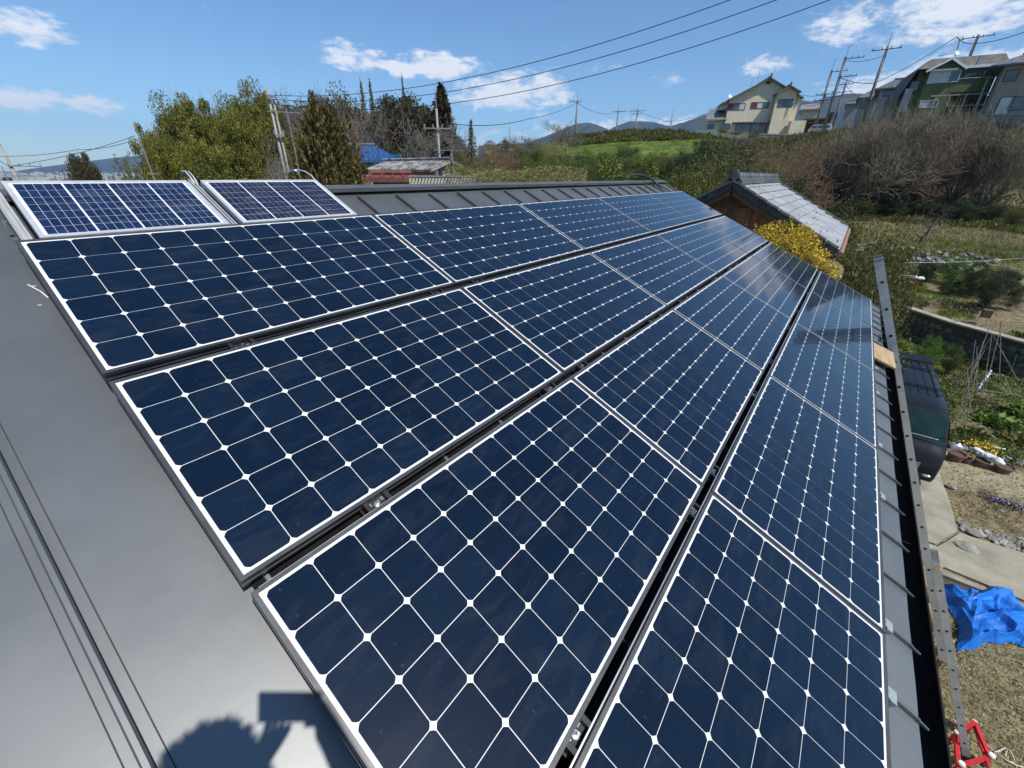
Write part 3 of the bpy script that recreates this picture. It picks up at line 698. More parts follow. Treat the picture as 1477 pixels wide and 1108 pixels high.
# wooden board ends laid over the gutter under the ladder
root=empty('wooden_board',(5.35,RP(0,3.36,0)[1],RP(0,3.36,0)[2]-.02),(0,0,0),'pale plywood board laid across the eave and gutter beside the ladder','board')
b=MB(); b.obox((0.40,.02,-.035),(.40,-.20,-.115),.28,.018); b.build('board',M['wood'],root); b=MB(); b.obox((.11,.02,-.03),(.11,-.20,-.11),.28,.018); b.build('board',M['wood'],root)

# ================================================================== SHED with silver tiles, behind the far roof end
def tile_roof(b,P00,U,Vd,N,nu,nv,lu,lv,seed=0):
    """courses of overlapping curved tiles; U along ridge, Vd down slope, N normal (units)"""
    P00=np.array(P00,float);U=np.array(U,float);Vd=np.array(Vd,float);N=np.array(N,float); rs=random.Random(seed); tw=lu/nu; tl=lv/nv
    for j in range(nv):
        for i in range(nu):
            jx=rs.uniform(-.008,.008); jh=rs.uniform(-.004,.006); V=[]
            for (v,h) in ((j*tl-.01,.0),((j+1)*tl-.004,.034),((j+1)*tl-.004,.006)):
                for k in range(7):
                    t=k/6; x=i*tw+.012+(tw-.024)*t+jx; V.append(P00+U*x+Vd*v+N*(h+jh+.030*math.sin(PI*t)**.9))
            b.add(V,[(k,7+k,8+k,k+1) for k in range(6)]+[(7+k,14+k,15+k,8+k) for k in range(6)])
def build_shed():
    X1=10.45; LX=5.3; RZ=7.50; RY=-.25; EY=-2.42; EZ=6.33
    root=empty('shed',(X1+.35,RY,0),label='brown boarded two storey shed under a silver grey tiled gable roof beyond the panels',cat='shed')
    def put(b,name,mat,parent=root,**k):
        o=b.build(name,mat,parent,**k)
        if parent is root: o.location=-root.location
        return o
    sl=math.atan2(RZ-EZ,RY-EY); c,s=math.cos(sl),math.sin(sl); ln=math.hypot(RZ-EZ,RY-EY)
    b=MB()
    tile_roof(b,(X1,RY,RZ),(1,0,0),(0,-c,-s),(0,-s,c),18,10,LX,ln,1)
    tile_roof(b,(X1,RY,RZ),(1,0,0),(0,c,-s),(0,s,c),18,10,LX,ln,2)
    for sg in (-1,1):
        y0=RY; y1=RY+sg*ln*c
        b.add([(X1,y0,RZ-.02),(X1,y1,RZ-.02-ln*s),(X1+LX,y1,RZ-.02-ln*s),(X1+LX,y0,RZ-.02),(X1,y0,RZ-.09),(X1,y1,RZ-.09-ln*s),(X1+LX,y1,RZ-.09-ln*s),(X1+LX,y0,RZ-.09)],[(4,7,6,5),(1,5,6,2),(0,4,5,1),(3,2,6,7)])
    roof=put(b,'roof',M['silvertile'])
    u=MB()
    for sg in (-1,1): u.add([(X1,RY,RZ-.012),(X1+LX,RY,RZ-.012),(X1+LX,RY+sg*ln*c,RZ-ln*s-.012),(X1,RY+sg*ln*c,RZ-ln*s-.012)],[(0,1,2,3) if sg>0 else (3,2,1,0)])
    uo=u.build('tile_underlay',M['void'],roof)
    r=MB()
    for k,(w,z) in enumerate(((.17,-.01),(.13,.035),(.10,.075))): r.box((X1-.02+.02*k,RY-w,RZ+z),(X1+LX+.02,RY+w,RZ+z+.04))
    r.tube([(X1+.02,RY,RZ+.135),(X1+LX+.02,RY,RZ+.135)],.075,10)
    for k in range(17): r.tube([(X1+.1+k*.31,RY,RZ+.135),(X1+.13+k*.31,RY,RZ+.135)],.083,10)
    o=r.build('ridge_tile',M['kawarad'],roof)
    r=MB(); r.cyl((X1-.06,RY,RZ+.12),(X1+.02,RY,RZ+.12),.11,12); r.cyl((X1-.07,RY,RZ+.22),(X1+.02,RY,RZ+.22),.045,10); r.cyl((X1-.06,RY-.10,RZ+.03),(X1+.0,RY-.10,RZ+.03),.07,10); r.cyl((X1-.06,RY+.10,RZ+.03),(X1+.0,RY+.10,RZ+.03),.07,10)
    r.build('ridge_end_tile',M['kawarad'],roof)
    for sg in (-1,1):
        v=MB()
        for k in range(9):
            t=(k+.0)/9; t2=(k+.97)/9
            p=(X1-.03,RY+sg*ln*c*t,RZ-ln*s*t+.035); q=(X1-.03,RY+sg*ln*c*t2,RZ-ln*s*t2+.045); v.tube([p,q],.042,8)
            v.obox((X1-.05,p[1],p[2]-.07),(X1-.05,q[1],q[2]-.07),.02,.12)
            p=(X1+LX+.0,p[1],p[2]); q=(X1+LX+.0,q[1],q[2]); v.tube([p,q],.05,8)
        v.build('verge_tile',M['darktile'],roof)
    f=MB()
    for sg in (-1,1): f.obox((X1+.03,RY,RZ-.15),(X1+.03,RY+sg*ln*c*.98,RZ-.15-ln*s*.98),.03,.13)
    for q in (.6,1.25,1.9): 
        for sg in (-1,1): f.obox((X1+.03,RY+sg*q,RZ-.2-q*s/c),(X1+.36,RY+sg*q,RZ-.2-q*s/c),.07,.07)
    put(f,'bargeboard',M['wooddark'])
    w=MB(); hw=1.75; x0=X1+.35; x1=X1+LX-.3; ze=RZ-.12-hw*s/c
    w.add([(x0,RY-hw,0),(x0,RY+hw,0),(x0,RY+hw,ze),(x0,RY,RZ-.12),(x0,RY-hw,ze)],[(0,4,3,2,1)])
    w.add([(x1,RY-hw,0),(x1,RY+hw,0),(x1,RY+hw,ze),(x1,RY,RZ-.12),(x1,RY-hw,ze)],[(0,1,2,3,4)])
    w.add([(x0,RY-hw,0),(x1,RY-hw,0),(x1,RY-hw,ze),(x0,RY-hw,ze)],[(0,1,2,3)])
    w.add([(x0,RY+hw,0),(x1,RY+hw,0),(x1,RY+hw,ze),(x0,RY+hw,ze)],[(3,2,1,0)])
    # boards: battens over the joints
    for k in range(17):
        y=RY-hw+.1+k*(2*hw-.2)/16; w.box((x0-.012,y-.012,1),(x0,y+.012,RZ-.14-abs(y-RY)*s/c))
    put(w,'wall',M['woodwall'])
    t=MB()
    for z in (5.2,5.9,6.55,7.0):
        hy=hw if z<ze else (RZ-.14-z)*c/s
        t.box((x0-.03,RY-hy,z),(x0-.012,RY+hy,z+.055))
    t.box((x0-.035,RY-.05,4.5),(x0-.013,RY+.05,RZ-.2))
    put(t,'batten',M['wooddark'])
    g=MB(); gy=RY-ln*c-.06; gz=RZ-ln*s-.05; g.tube([(X1+.0,gy,gz),(X1+LX+.02,gy,gz)],.045,8); g.tube([(X1+.1,gy,gz),(X1+.1,gy+.2,gz-.3),(X1+.3,gy+.55,gz-.5),(X1+.3,gy+.6,1)],.03,8)
    put(g,'gutter',mk('copper_gutter',(.25,.13,.09),(.33,.19,.14),scale=5,rough=.6))
    # low lean-to roof below the eave
    l=MB(); l.add([(X1-1.2,-2.0,6.32),(X1+.25,-2.0,6.32),(X1+.25,-2.62,6.02),(X1-1.2,-2.62,6.02),(X1-1.2,-2.0,6.27),(X1+.25,-2.0,6.27),(X1+.25,-2.62,5.97),(X1-1.2,-2.62,5.97)],[(0,3,2,1),(4,5,6,7),(0,4,7,3),(1,2,6,5),(3,7,6,2),(0,1,5,4)])
    for q in (-1.1,.1): l.box((X1+q,-2.55,0),(X1+q+.08,-2.47,5.97))
    put(l,'lean_to_roof',mk('mossy_sheet',(.07,.055,.04),(.19,.165,.13),scale=6,rough=.95))
build_shed()

# ================================================================== FOLIAGE LIBRARY (prototypes, about 1 unit tall)
def leafmesh(name,P,size,mat,rng,aspect=.5,dirs=None,jit=.5,droop=0):
    n=len(P); s=size*(1+jit*(rng.random(n)-.5)*2)
    if dirs is None: d=rng.normal(size=(n,3))
    else: d=dirs+rng.normal(size=(n,3))*.45
    d[:,2]-=droop; d/=np.linalg.norm(d,axis=1)[:,None]
    a=np.cross(d,rng.normal(size=(n,3))); a/=np.linalg.norm(a,axis=1)[:,None]
    L_=d*s[:,None]; Wd=a*(s*aspect*.5)[:,None]
    V=np.empty((n,4,3)); V[:,0]=P-L_*.5; V[:,1]=P+Wd; V[:,2]=P+L_*.5; V[:,3]=P-Wd
    F=np.arange(n*4,dtype=np.int32).reshape(n,4)
    return npmesh(name,V.reshape(-1,3),F,mat)
def segmesh(name,S,mat,n=3):
    """S: array (m,8): p0(3) p1(3) r0 r1"""
    S=np.asarray(S,float); m=len(S); p0=S[:,:3];p1=S[:,3:6]; d=p1-p0; d/=np.maximum(np.linalg.norm(d,axis=1),1e-9)[:,None]
    a=np.cross(d,np.array([.31,.17,.93])); a/=np.maximum(np.linalg.norm(a,axis=1),1e-6)[:,None]; b=np.cross(d,a)
    V=np.empty((m,2*n,3))
    for k in range(n):
        t=2*PI*k/n; o=a*math.cos(t)+b*math.sin(t)
        V[:,k]=p0+o*S[:,6:7]; V[:,n+k]=p1+o*S[:,7:8]
    base=(np.arange(m)*2*n)[:,None]
    F=np.concatenate([base+np.array([[k,(k+1)%n,n+(k+1)%n,n+k]]) for k in range(n)],0).astype(np.int32)
    return npmesh(name,V.reshape(-1,3),F,mat)
def bare(seed,h=1.0,spread=.55,levels=5,kids=(3,5),trunk=.035,up=.25,start=.18,multi=1,lenf=.72,wob=.12,droop=0):
    """returns trunk segs, twig segs of a bare tree of height ~h"""
    r=np.random.default_rng(seed); T=[];G=[]
    def grow(p,d,L,rad,lv):
        ns=4 if lv<2 else 3; pts=[p]; dd=d.copy()
        for i in range(ns):
            dd=dd+r.normal(size=3)*wob+np.array([0,0,up*.25-droop*.2*lv]); dd/=np.linalg.norm(dd)
            q=pts[-1]+dd*L/ns; r0=rad*(1-.6*i/ns); r1=rad*(1-.6*(i+1)/ns)
            (T if lv<2 else G).append([*pts[-1],*q,r0,r1]); pts.append(q)
        if lv>=levels: return
        k=r.integers(kids[0],kids[1]+1)+(2 if lv==0 else 0)
        for i in range(k):
            t=start+(1-start)*(i+r.random())/k if lv==0 else .25+.75*(i+r.random())/k
            t=min(t,.999); idx=int(t*ns); f=t*ns-idx; bp=pts[idx]*(1-f)+pts[idx+1]*f
            side=r.normal(size=3); side-=side@dd*dd; side/=np.linalg.norm(side)
            nd=dd*(1-spread)+side*spread+np.array([0,0,up*.5]); nd/=np.linalg.norm(nd)
            grow(bp,nd,L*lenf*(.75+.5*r.random()),max(rad*(1-.6*t)*.62,.0012),lv+1)
    for m_ in range(multi):
        a=r.random()*6.28; lean=.12 if multi==1 else .55
        d=np.array([math.cos(a)*lean,math.sin(a)*lean,1.]); d/=np.linalg.norm(d)
        grow(np.zeros(3),d,h*.42,trunk*h,0)
    T=np.array(T);G=np.array(G)
    zt=max(T[:,5].max(),G[:,5].max()); k=h/zt
    for A in (T,G): A[:,:6]*=k
    return T,G
def clump_points(rng,K,n,box,sig=.12,flat=1.0,shell=.5,low=.1):
    """leaf positions of a crown: K clumps in an ellipsoid of half sizes box centred at z=.5"""
    c=rng.normal(size=(K,3)); c/=np.linalg.norm(c,axis=1)[:,None]; rad=(shell+(1-shell)*rng.random(K))**.6
    c=c*rad[:,None]*np.array(box)*(1+.22*rng.normal(size=(K,1)))
    sz=sig*(.5+rng.random(K))
    idx=rng.integers(0,K,n)
    q=rng.normal(size=(n,3)); q/=np.linalg.norm(q,axis=1)[:,None]; q*= (rng.random(n)**.5)[:,None]
    P=c[idx]+q*sz[idx][:,None]*np.array([1.2,1.2,.8*flat])*1.6
    P[:,2]+=.55
    P=P[P[:,2]>low]
    return P
PROTO={}
def proto(kind,root):
    bpy.context.view_layer.update(); KIDS[root.name]=list(root.children); PROTO.setdefault(kind,[]).append([root,False])
def new_proto(kind,name,parts):
    root=empty(name)
    for pn,me in parts: link_mesh(pn,me,root)
    proto(kind,root)
def build_protos():
    r=np.random.default_rng(11)
    # round shrubs / broadleaf bushes
    for kind,mat,n,sz,K in (('dark',M['dark'],30000,.018,90),('mixed',M['mixed'],26000,.018,90),('citrus',M['citrus'],26000,.018,80),('bright',M['bright'],12000,.026,50),('olive',M['olive'],30000,.017,90)):
        for q in range(2):
            P=clump_points(r,K,n,(.40,.40,.42),.085,low=.02)
            T,G=bare(100+q,1.0,levels=2,multi=4,trunk=.014,spread=.5)
            parts=[('crown',leafmesh('crown',P,sz,mat,r,aspect=.55)),('stem',segmesh('stem',np.vstack([T,G])*np.array([.8]*6+[1,1]),M['bark']))]
            new_proto(kind,'bush',parts)
    # bare thicket trees (fine twigs)
    for q in range(3):
        T,G=bare(20+q,1.0,spread=.50 if q==0 else .66,levels=5,kids=(3,3) if q else (3,4),trunk=.020,multi=5 if q==0 else 3,start=.12 if q==0 else .25,up=.30 if q==0 else .16,lenf=.76,wob=.10)
        G2=G.copy(); G2[:,6:]=np.maximum(G2[:,6:]*.8,.0013)
        new_proto('thicket','bare_tree',[('trunk',segmesh('trunk',T,M['bark'],5)),('branches',segmesh('branches',G2,M['twigred'] if q else M['twigtan']))])
    for q in range(2):
        T,G=bare(40+q,1.0,spread=.5,levels=5,kids=(4,4),trunk=.024,multi=1,start=.35,up=.3,lenf=.70)
        G[:,6:]=np.maximum(G[:,6:],.0015)
        new_proto('bare','bare_tree',[('trunk',segmesh('trunk',T,M['barkg'],5)),('branches',segmesh('branches',G,M['twiggrey']))])
    T,G=bare(61,1.0,spread=.6,levels=4,kids=(2,4),trunk=.05,multi=1,start=.25,up=.05,lenf=.72,wob=.22)
    new_proto('plum','bare_tree',[('trunk',segmesh('trunk',T,M['bark'],6)),('branches',segmesh('branches',G,M['twiggrey']))])
    # bamboo: arching plumes
    def bamboo(n,ns,spread,seed,mat,thin=False):
        r_=np.random.default_rng(seed); P=[];D=[];S=[]
        for i in range(ns):
            a=r_.random()*6.28; rad=spread*math.sqrt(r_.random()); bx,by=rad*math.cos(a),rad*math.sin(a); h=(.62+.38*r_.random())*(1-.35*(rad/max(spread,.01))**2)
            la=r_.random()*6.28; lean=.10+.16*r_.random(); prev=np.array([bx,by,0])
            pts=[]
            for k in range(9):
                t=k/8; p=np.array([bx+math.cos(la)*lean*t**2.5,by+math.sin(la)*lean*t**2.5,h*(t-.10*t**5)]); pts.append(p)
            for k in range(8): S.append([*pts[k],*pts[k+1],.005*(1-k/9),.005*(1-(k+1)/9)])
            m_=n//ns
            t=.12+.88*r_.random(m_)**.75; f=np.clip(t*8,0,7.999); ii=f.astype(int); ff=(f-ii)[:,None]; pa=np.array(pts); base=pa[ii]*(1-ff)+pa[ii+1]*ff
            wdt=(.055+.05*(1-t))*(1 if not thin else .7)
            off=r_.normal(size=(m_,3)); off/=np.linalg.norm(off,axis=1)[:,None]; off*= (wdt*r_.random(m_)**.5)[:,None]; off[:,2]=off[:,2]*.8-.018
            node=np.round(t*26)/26; base[:,2]+= (node-t)*h*.6
            P.append(base+off); D.append(off*8+np.array([0,0,-.5]))
        P=np.vstack(P);D=np.vstack(D)
        if not thin:
            Q=clump_points(r_,150,52000,(.38,.38,.42),.060,low=.03); Q[:,2]=Q[:,2]*.93-.02; DQ=np.tile([0,0,-.4],(len(Q),1))+(Q-np.array([0,0,.5]))*1.2
            P=np.vstack([P,Q]); D=np.vstack([D,DQ])
        return [('foliage',leafmesh('foliage',P,.026,mat,r_,aspect=.36,dirs=D)),('stem',segmesh('stem',S,M['bamboo'] if not thin else M['twiggrey'],4))]
    for q in range(2): new_proto('bamboo','bamboo_clump',bamboo(30000,60,.42,70+q,M['bamboo']))
    new_proto('bamboopale','bamboo_clump',bamboo(4200,14,.30,75,M['bamboopale'],True))
    # conifers: layered whorls
    def conifer(n,seed,mat,R=.22,top=0,power=.8,ragged=.25,size=.03):
        r_=np.random.default_rng(seed); nb=150; P=[];D=[];S=[[0,0,0,0,0,1,.014,.002]]
        for i in range(nb):
            t=.06+.94*(i/nb)**.9; a=i*2.399+r_.random(); L_=R*((1-t)**power+top)*(1-ragged*r_.random()*1.4)
            L_=max(L_,.012); m_=max(int(n/nb*(L_/R+.25)*1.5),6); s=r_.random(m_)**.6*L_
            sag=-.35*s*s/L_; w_=r_.normal(size=m_)*.22*s+r_.normal(size=m_)*.006; zz=r_.normal(size=m_)*.016
            P.append(np.stack([math.cos(a)*s-math.sin(a)*w_,math.sin(a)*s+math.cos(a)*w_,t+sag+zz+.18*s],-1))
            D.append(np.tile([math.cos(a)*.7,math.sin(a)*.7,.3],(m_,1)))
            S.append([0,0,t,math.cos(a)*L_*.85,math.sin(a)*L_*.85,t-.1*L_,.003,.001])
        return [('crown',leafmesh('crown',np.vstack(P),size,mat,r_,aspect=.4,dirs=np.vstack(D))),('trunk',segmesh('trunk',S,M['bark'],5))]
    new_proto('cedar','conifer_tree',conifer(12000,81,M['cedar'],R=.20,top=.03,power=.55))
    new_proto('thinconifer','conifer_tree',conifer(2200,82,M['bamboopale'],R=.17,power=.7,ragged=.5,size=.026))
    # hinoki: dense, upright sprays, rounded cone
    r_=np.random.default_rng(83); n=30000; nb=420
    P=[];D=[]
    for i in range(nb):
        t=r_.random()**.85; a=r_.random()*6.28; prof=.36*(1-t**1.5)**.8+.012
        rad=prof*(.35+.65*r_.random()**.4)*(1+.12*math.sin(5*a)+.12*r_.normal()); base=np.array([math.cos(a)*rad,math.sin(a)*rad,t*.93]); m_=n//nb
        s=r_.random(m_); L_=.085*(.6+.8*r_.random()); dirv=np.array([math.cos(a)*.35,math.sin(a)*.35,1.0])
        P.append(base+dirv*s[:,None]*L_+r_.normal(size=(m_,3))*(.020*(1.1-s))[:,None]); D.append(np.tile(dirv,(m_,1)))
    new_proto('hinoki','conifer_tree',[('crown',leafmesh('crown',np.vstack(P),.026,M['hinoki'],r_,aspect=.35,dirs=np.vstack(D))),('trunk',segmesh('trunk',[[0,0,0,0,0,.9,.02,.004]],M['bark'],6))])
    # big evergreen tree
    for q in range(2):
        P=clump_points(r,110,44000,(.38,.38,.40),.095,low=.06)
        T,G=bare(90+q,.85,levels=3,trunk=.03,spread=.55,start=.3)
        new_proto('evergreen','evergreen_tree',[('crown',leafmesh('crown',P,.026,M['mixed'] if q else M['cedar'],r,aspect=.6)),('trunk',segmesh('trunk',np.vstack([T,G]),M['bark'],5))])
    # palm
    P=[];F=[];b=MB()
    for i in range(34):
        a=i*2.4; el=.9-1.3*(i/34); L_=.38
        pts=[np.array([0,0,.62])]; d=np.array([math.cos(a)*math.cos(el),math.sin(a)*math.cos(el),math.sin(el)])
        for k in range(4): pts.append(pts[-1]+d*L_/5); d=d+np.array([0,0,-.12]); d/=np.linalg.norm(d)
        b.tube(pts,.004,4)
        for k in range(15):
            t=-1.2+2.4*k/14; dd=np.array([math.cos(a+t)*math.cos(el*.6),math.sin(a+t)*math.cos(el*.6),math.sin(el*.6)-.25]); p=pts[-1]; q=p+dd*L_*.55; sd=np.cross(dd,(0,0,1)); sd/=np.linalg.norm(sd)+1e-6
            b.add([p,p+dd*L_*.3+sd*.012,q,p+dd*L_*.3-sd*.012],[(0,1,2,3)])
    root=empty('palm_tree'); b.build('fronds',M['olive'],root); c=MB(); c.tube([(0,0,0),(.01,0,.3),(0,0,.62)],[.045,.04,.05],8); c.build('trunk',M['bark'],root); proto('palm',root)
build_protos()
CNT={}
def plant(kind,px,pytop,dist,wpx,label,cat,group=None,q=None,zoff=0,rotz=None,hmin=.5,name=None):
    lst=PROTO[kind]; i=CNT.get(kind,0) if q is None else q; CNT[kind]=CNT.get(kind,0)+1; ent=lst[i%len(lst)]
    p=at(px,pytop,dist); zg=tz(p[0],p[1])-.05+zoff; h=max(p[2]-zg,hmin); w=abs(azi(px-wpx/2,pytop)-azi(px+wpx/2,pytop))*dist
    if kind in ('dark','mixed','citrus','bright','olive'): w=max(w,h*.45)
    if kind in ('thicket',): w=max(w,h*.9)
    o=ent[0] if not ent[1] else copy_tree(ent[0]); ent[1]=True
    o.location=(p[0],p[1],zg); hx={'bamboo':.80,'bamboopale':.62,'thicket':.95,'bare':.62,'plum':.95,'cedar':.27,'thinconifer':.24,'hinoki':.56,'evergreen':.80,'palm':.7}.get(kind,.92); h=h*{'bamboo':1.12,'bamboopale':1.1,'thicket':1.22,'bare':1.05}.get(kind,1.04)
    o.scale=(w/hx,w/hx,h); o.rotation_euler=(0,0,random.uniform(0,6.28) if rotz is None else rotz)
    tag(o,label,cat,group); return o
# ---- left grove
gL='trees of the grove on the left'
plant('evergreen',108,222,60,50,'small dark brown conifer bush standing alone left of the grove','tree',gL)
plant('bamboopale',160,186,58,60,'pale wispy bamboo at the left end of the grove behind the antenna mast','bamboo',gL)
plant('bamboopale',190,196,56,50,'pale wispy bamboo right behind the antenna mast','bamboo',gL)
plant('bamboo',215,186,52,60,'low yellow green bamboo beside the antenna mast','bamboo',gL)
plant('bamboo',262,158,48,95,'yellow green bamboo clump under the bare fan shaped tree','bamboo',gL)
plant('bamboo',322,152,47,100,'broad yellow green bamboo clump left of the silver utility pole','bamboo',gL)
plant('bamboo',370,142,52,80,'dark green bamboo clump directly behind the silver utility pole','bamboo',gL)
plant('bamboo',285,196,38,90,'bright yellow green bamboo low in front of the grove','bamboo',gL)
plant('bamboo',235,215,40,70,'low bamboo at the left foot of the grove above the left small panel','bamboo',gL)
plant('bare',295,133,56,56,'bare fan shaped tree rising above the bamboo','tree',gL)
plant('bamboo',300,166,49,90,'bamboo clump filling the middle of the grove','bamboo',gL)
plant('bamboo',345,160,50,80,'bamboo clump between the fan tree and the silver pole','bamboo',gL)
plant('bamboo',245,176,50,70,'bamboo clump at the left shoulder of the grove','bamboo',gL)
plant('mixed',250,185,57,90,'dark leafy tree deep inside the left of the grove','tree',gL)
plant('mixed',315,172,57,90,'dark leafy tree deep inside the middle of the grove','tree',gL)
plant('dark',375,172,58,80,'dark leafy tree deep inside the grove behind the silver pole','tree',gL)
plant('dark',425,165,58,70,'dark leafy tree deep inside the grove behind the big cypress','tree',gL)
plant('bare',376,196,26,64,'round bare grey bush in front of the bamboo left of the silver pole','tree',gL,q=1)
plant('hinoki',464,164,27,150,'big golden brown cypress rounded like a cone, in front of the grove','tree',gL)
plant('evergreen',446,138,55,66,'dark round leafy crown above the big cypress','tree',gL,q=0)
plant('bare',420,135,52,60,'bare pale tree between the silver pole and the dark round crown','tree',gL,q=0)
plant('bare',488,132,52,75,'bare pinkish grey tree right of the dark round crown','tree',gL)
plant('bare',520,150,50,50,'bare grey tree left of the two thin conifers','tree',gL)
plant('thicket',500,165,44,70,'dense brown bare tree behind the blue roofed house','tree',gL,q=1)
plant('thinconifer',521,126,50,26,'left one of two thin pale conifers','tree',gL)
plant('thinconifer',534,126,51,26,'right one of two thin pale conifers','tree',gL)
plant('evergreen',548,165,52,44,'dark evergreen between the thin conifers and the broad dark evergreen','tree',gL,q=0)
plant('evergreen',578,136,52,92,'broad dark brown evergreen crown in the middle of the skyline','tree',gL,q=0)
plant('thinconifer',580,116,62,16,'thin dead looking spire behind the broad dark evergreen','tree',gL)
plant('bare',600,166,44,80,'grey bare tree in front of the broad dark evergreen','tree',gL)
plant('cedar',636,131,50,46,'tall dark pointed cedar right of the broad evergreen','tree',gL)
plant('bare',625,150,56,36,'bare grey tree between the broad evergreen and the pointed cedar','tree',gL)
plant('thinconifer',679,178,46,30,'thin pale conifer standing alone right of the pointed cedar','tree',gL)
plant('bare',662,185,48,36,'small bare tree between the pointed cedar and the thin pale conifer','tree',gL)
plant('dark',560,205,48,70,'dark bush behind the blue roof','bush',gL)
plant('dark',610,210,45,70,'dark bush behind the old grey tiled roof','bush',gL)
plant('olive',660,222,42,40,'olive bush right of the old grey tiled roof','bush',gL)
for i,(px,py,d,w,lb) in enumerate([(405,152,57,60,'dark leafy tree between the silver pole and the big cypress'),(495,150,57,60,'dark leafy tree right behind the big cypress top'),(525,158,56,56,'dark leafy tree behind the two thin conifers'),(612,160,58,60,'dark leafy tree behind the bare trees left of the pointed cedar'),(655,196,52,46,'low leafy tree right behind the pointed cedar')]):
    plant('evergreen',px,py,d,w,lb,'tree',gL,q=i%2)
# ---- scrub behind the ridge, centre
gS='scrub and citrus on the rising field'
plant('thicket',700,210,40,85,'reddish brown bare thicket at the left of the scrub','thicket',gS,q=1)
plant('thicket',735,213,36,80,'reddish brown bare thicket in front of the lone house roof','thicket',gS,q=2)
plant('olive',712,212,44,40,'olive bush hiding the walls of the distant roofs','bush',gS)
plant('mixed',742,211,46,34,'mixed bush right of the distant roofs','bush',gS)
plant('dark',728,205,52,16,'small brown green conifer bush by the far roof','bush',gS,q=1)
plant('citrus',768,214,36,50,'green citrus bush between two brown thickets','bush',gS)
plant('thicket',795,204,38,66,'brown bare thicket below the lone bare tree','thicket',gS,q=1)
plant('bare',768,196,60,40,'small bare tree on the skyline left of the lone bare tree','tree',gS,q=0)
plant('bare',820,172,62,48,'lone dark bare tree standing beside the tall skyline pole','tree',gS)
plant('olive',690,232,24,60,'olive bush just over the ridge, left of the bamboo grass','bush',gS)
for i,(px,py,d,w,k,lb) in enumerate([
  (812,222,34,50,'citrus','citrus bush just right of the brown thicket'),(845,222,36,46,'citrus','citrus bush under the left end of the green rise'),
  (872,219,38,40,'citrus','citrus bush left of the tallest citrus on the green rise'),(905,211,40,46,'citrus','tallest yellow tipped citrus bush in front of the green rise'),
  (880,228,26,62,'citrus','fruiting citrus bush just over the ridge left of the grass gap'),(838,236,24,50,'mixed','low mixed bush just over the ridge between bamboo grass and citrus'),
  (935,224,40,40,'olive','olive bush in the middle of the green rise'),(962,222,42,36,'olive','small olive bush in the middle right of the green rise'),
  (938,229,31,26,'citrus','small round citrus bush in the grass gap'),(985,232,28,50,'dark','dark bush right of the grass gap'),
  (990,219,44,40,'dark','dark bush at the right end of the green rise'),(1015,207,46,46,'dark','broad dark evergreen bush below the fence corner'),
  (1042,206,46,44,'dark','broad dark evergreen bush below the cream house'),(1005,238,22,50,'olive','olive bush just past the far end of the ridge'),
  (1050,222,34,46,'mixed','mixed bush between the ridge end and the cream house'),(1025,232,27,40,'olive','olive bush left of the silver tiled roof'),
  (780,235,27,50,'citrus','low green bush in the middle of the bamboo grass'),(808,240,25,40,'olive','low olive bush right of the middle of the bamboo grass')]):
    plant(k,px,py,d,w,lb,'bush',gS)
plant('palm',1066,178,52,66,'shaggy palm below the cream house','palm tree')
plant('bare',1085,182,56,26,'thin bare tree right of the palm below the cream house','tree',gS,q=1)
# ---- brown thicket on the slope, right
gR='bare trees of the brown thicket on the right slope'
TL=[(1088,212,52,60,'left end of the thicket beside the palm'),(1120,213,60,64,'thicket below the cream house front'),(1160,210,62,70,'thicket below the white parked van'),
 (1130,232,40,70,'lower thicket above the silver tiled roof ridge'),(1180,220,46,80,'middle thicket right above the silver tiled roof'),(1205,204,66,70,'upper thicket below the three slanting poles'),
 (1240,186,64,80,'upper thicket below the grey house'),(1275,170,60,80,'tall upper thicket just left of the green house'),(1310,170,62,70,'tall upper thicket in front of the green house wall'),
 (1345,166,62,76,'tall upper thicket in front of the lattice, left part'),(1385,164,67,76,'tall upper thicket in front of the lattice, right part'),(1425,176,65,80,'upper thicket right of the lattice'),
 (1465,190,63,70,'upper thicket at the right edge'),(1275,205,63,90,'middle thicket above the evergreen bush'),
 (1330,196,62,100,'broad middle thicket right above the lone bare tree'),(1385,196,68,90,'broad middle thicket right of centre'),(1215,262,67,60,'lower thicket just right of the silver tiled roof')]
for i,(px,py,d,w,lb) in enumerate(TL):
    plant('thicket',px,py,d,w,'brown bare trees, '+lb,'tree',gR,q=0 if 'upper' in lb else 1+i%2)
for i,(px,py,d,w,k,lb) in enumerate([(1100,240,34,60,'olive','olive undergrowth above the silver roof ridge'),(1150,250,36,60,'mixed','mixed undergrowth behind the silver tiled roof'),(1240,290,58,60,'mixed','dark undergrowth under the thicket right of the silver roof'),
   (1290,292,60,60,'dark','dark undergrowth left of the lone bare tree'),(1345,290,61,60,'dark','dark undergrowth behind the lone bare tree'),(1395,292,60,60,'dark','dark undergrowth right of the lone bare tree'),(1440,294,61,50,'dark','dark undergrowth near the right edge'),(1475,298,60,40,'olive','olive undergrowth on the right edge'),
   (1200,295,30,50,'mixed','undergrowth against the silver tiled roof'),(1060,238,28,50,'mixed','undergrowth left of the silver tiled roof ridge')]):
    plant(k,px,py,d,w,'low '+lb,'bush','undergrowth below the thicket')
plant('plum',1353,292,47.5,74,'lone gnarled bare tree on the meadow','tree',zoff=0)
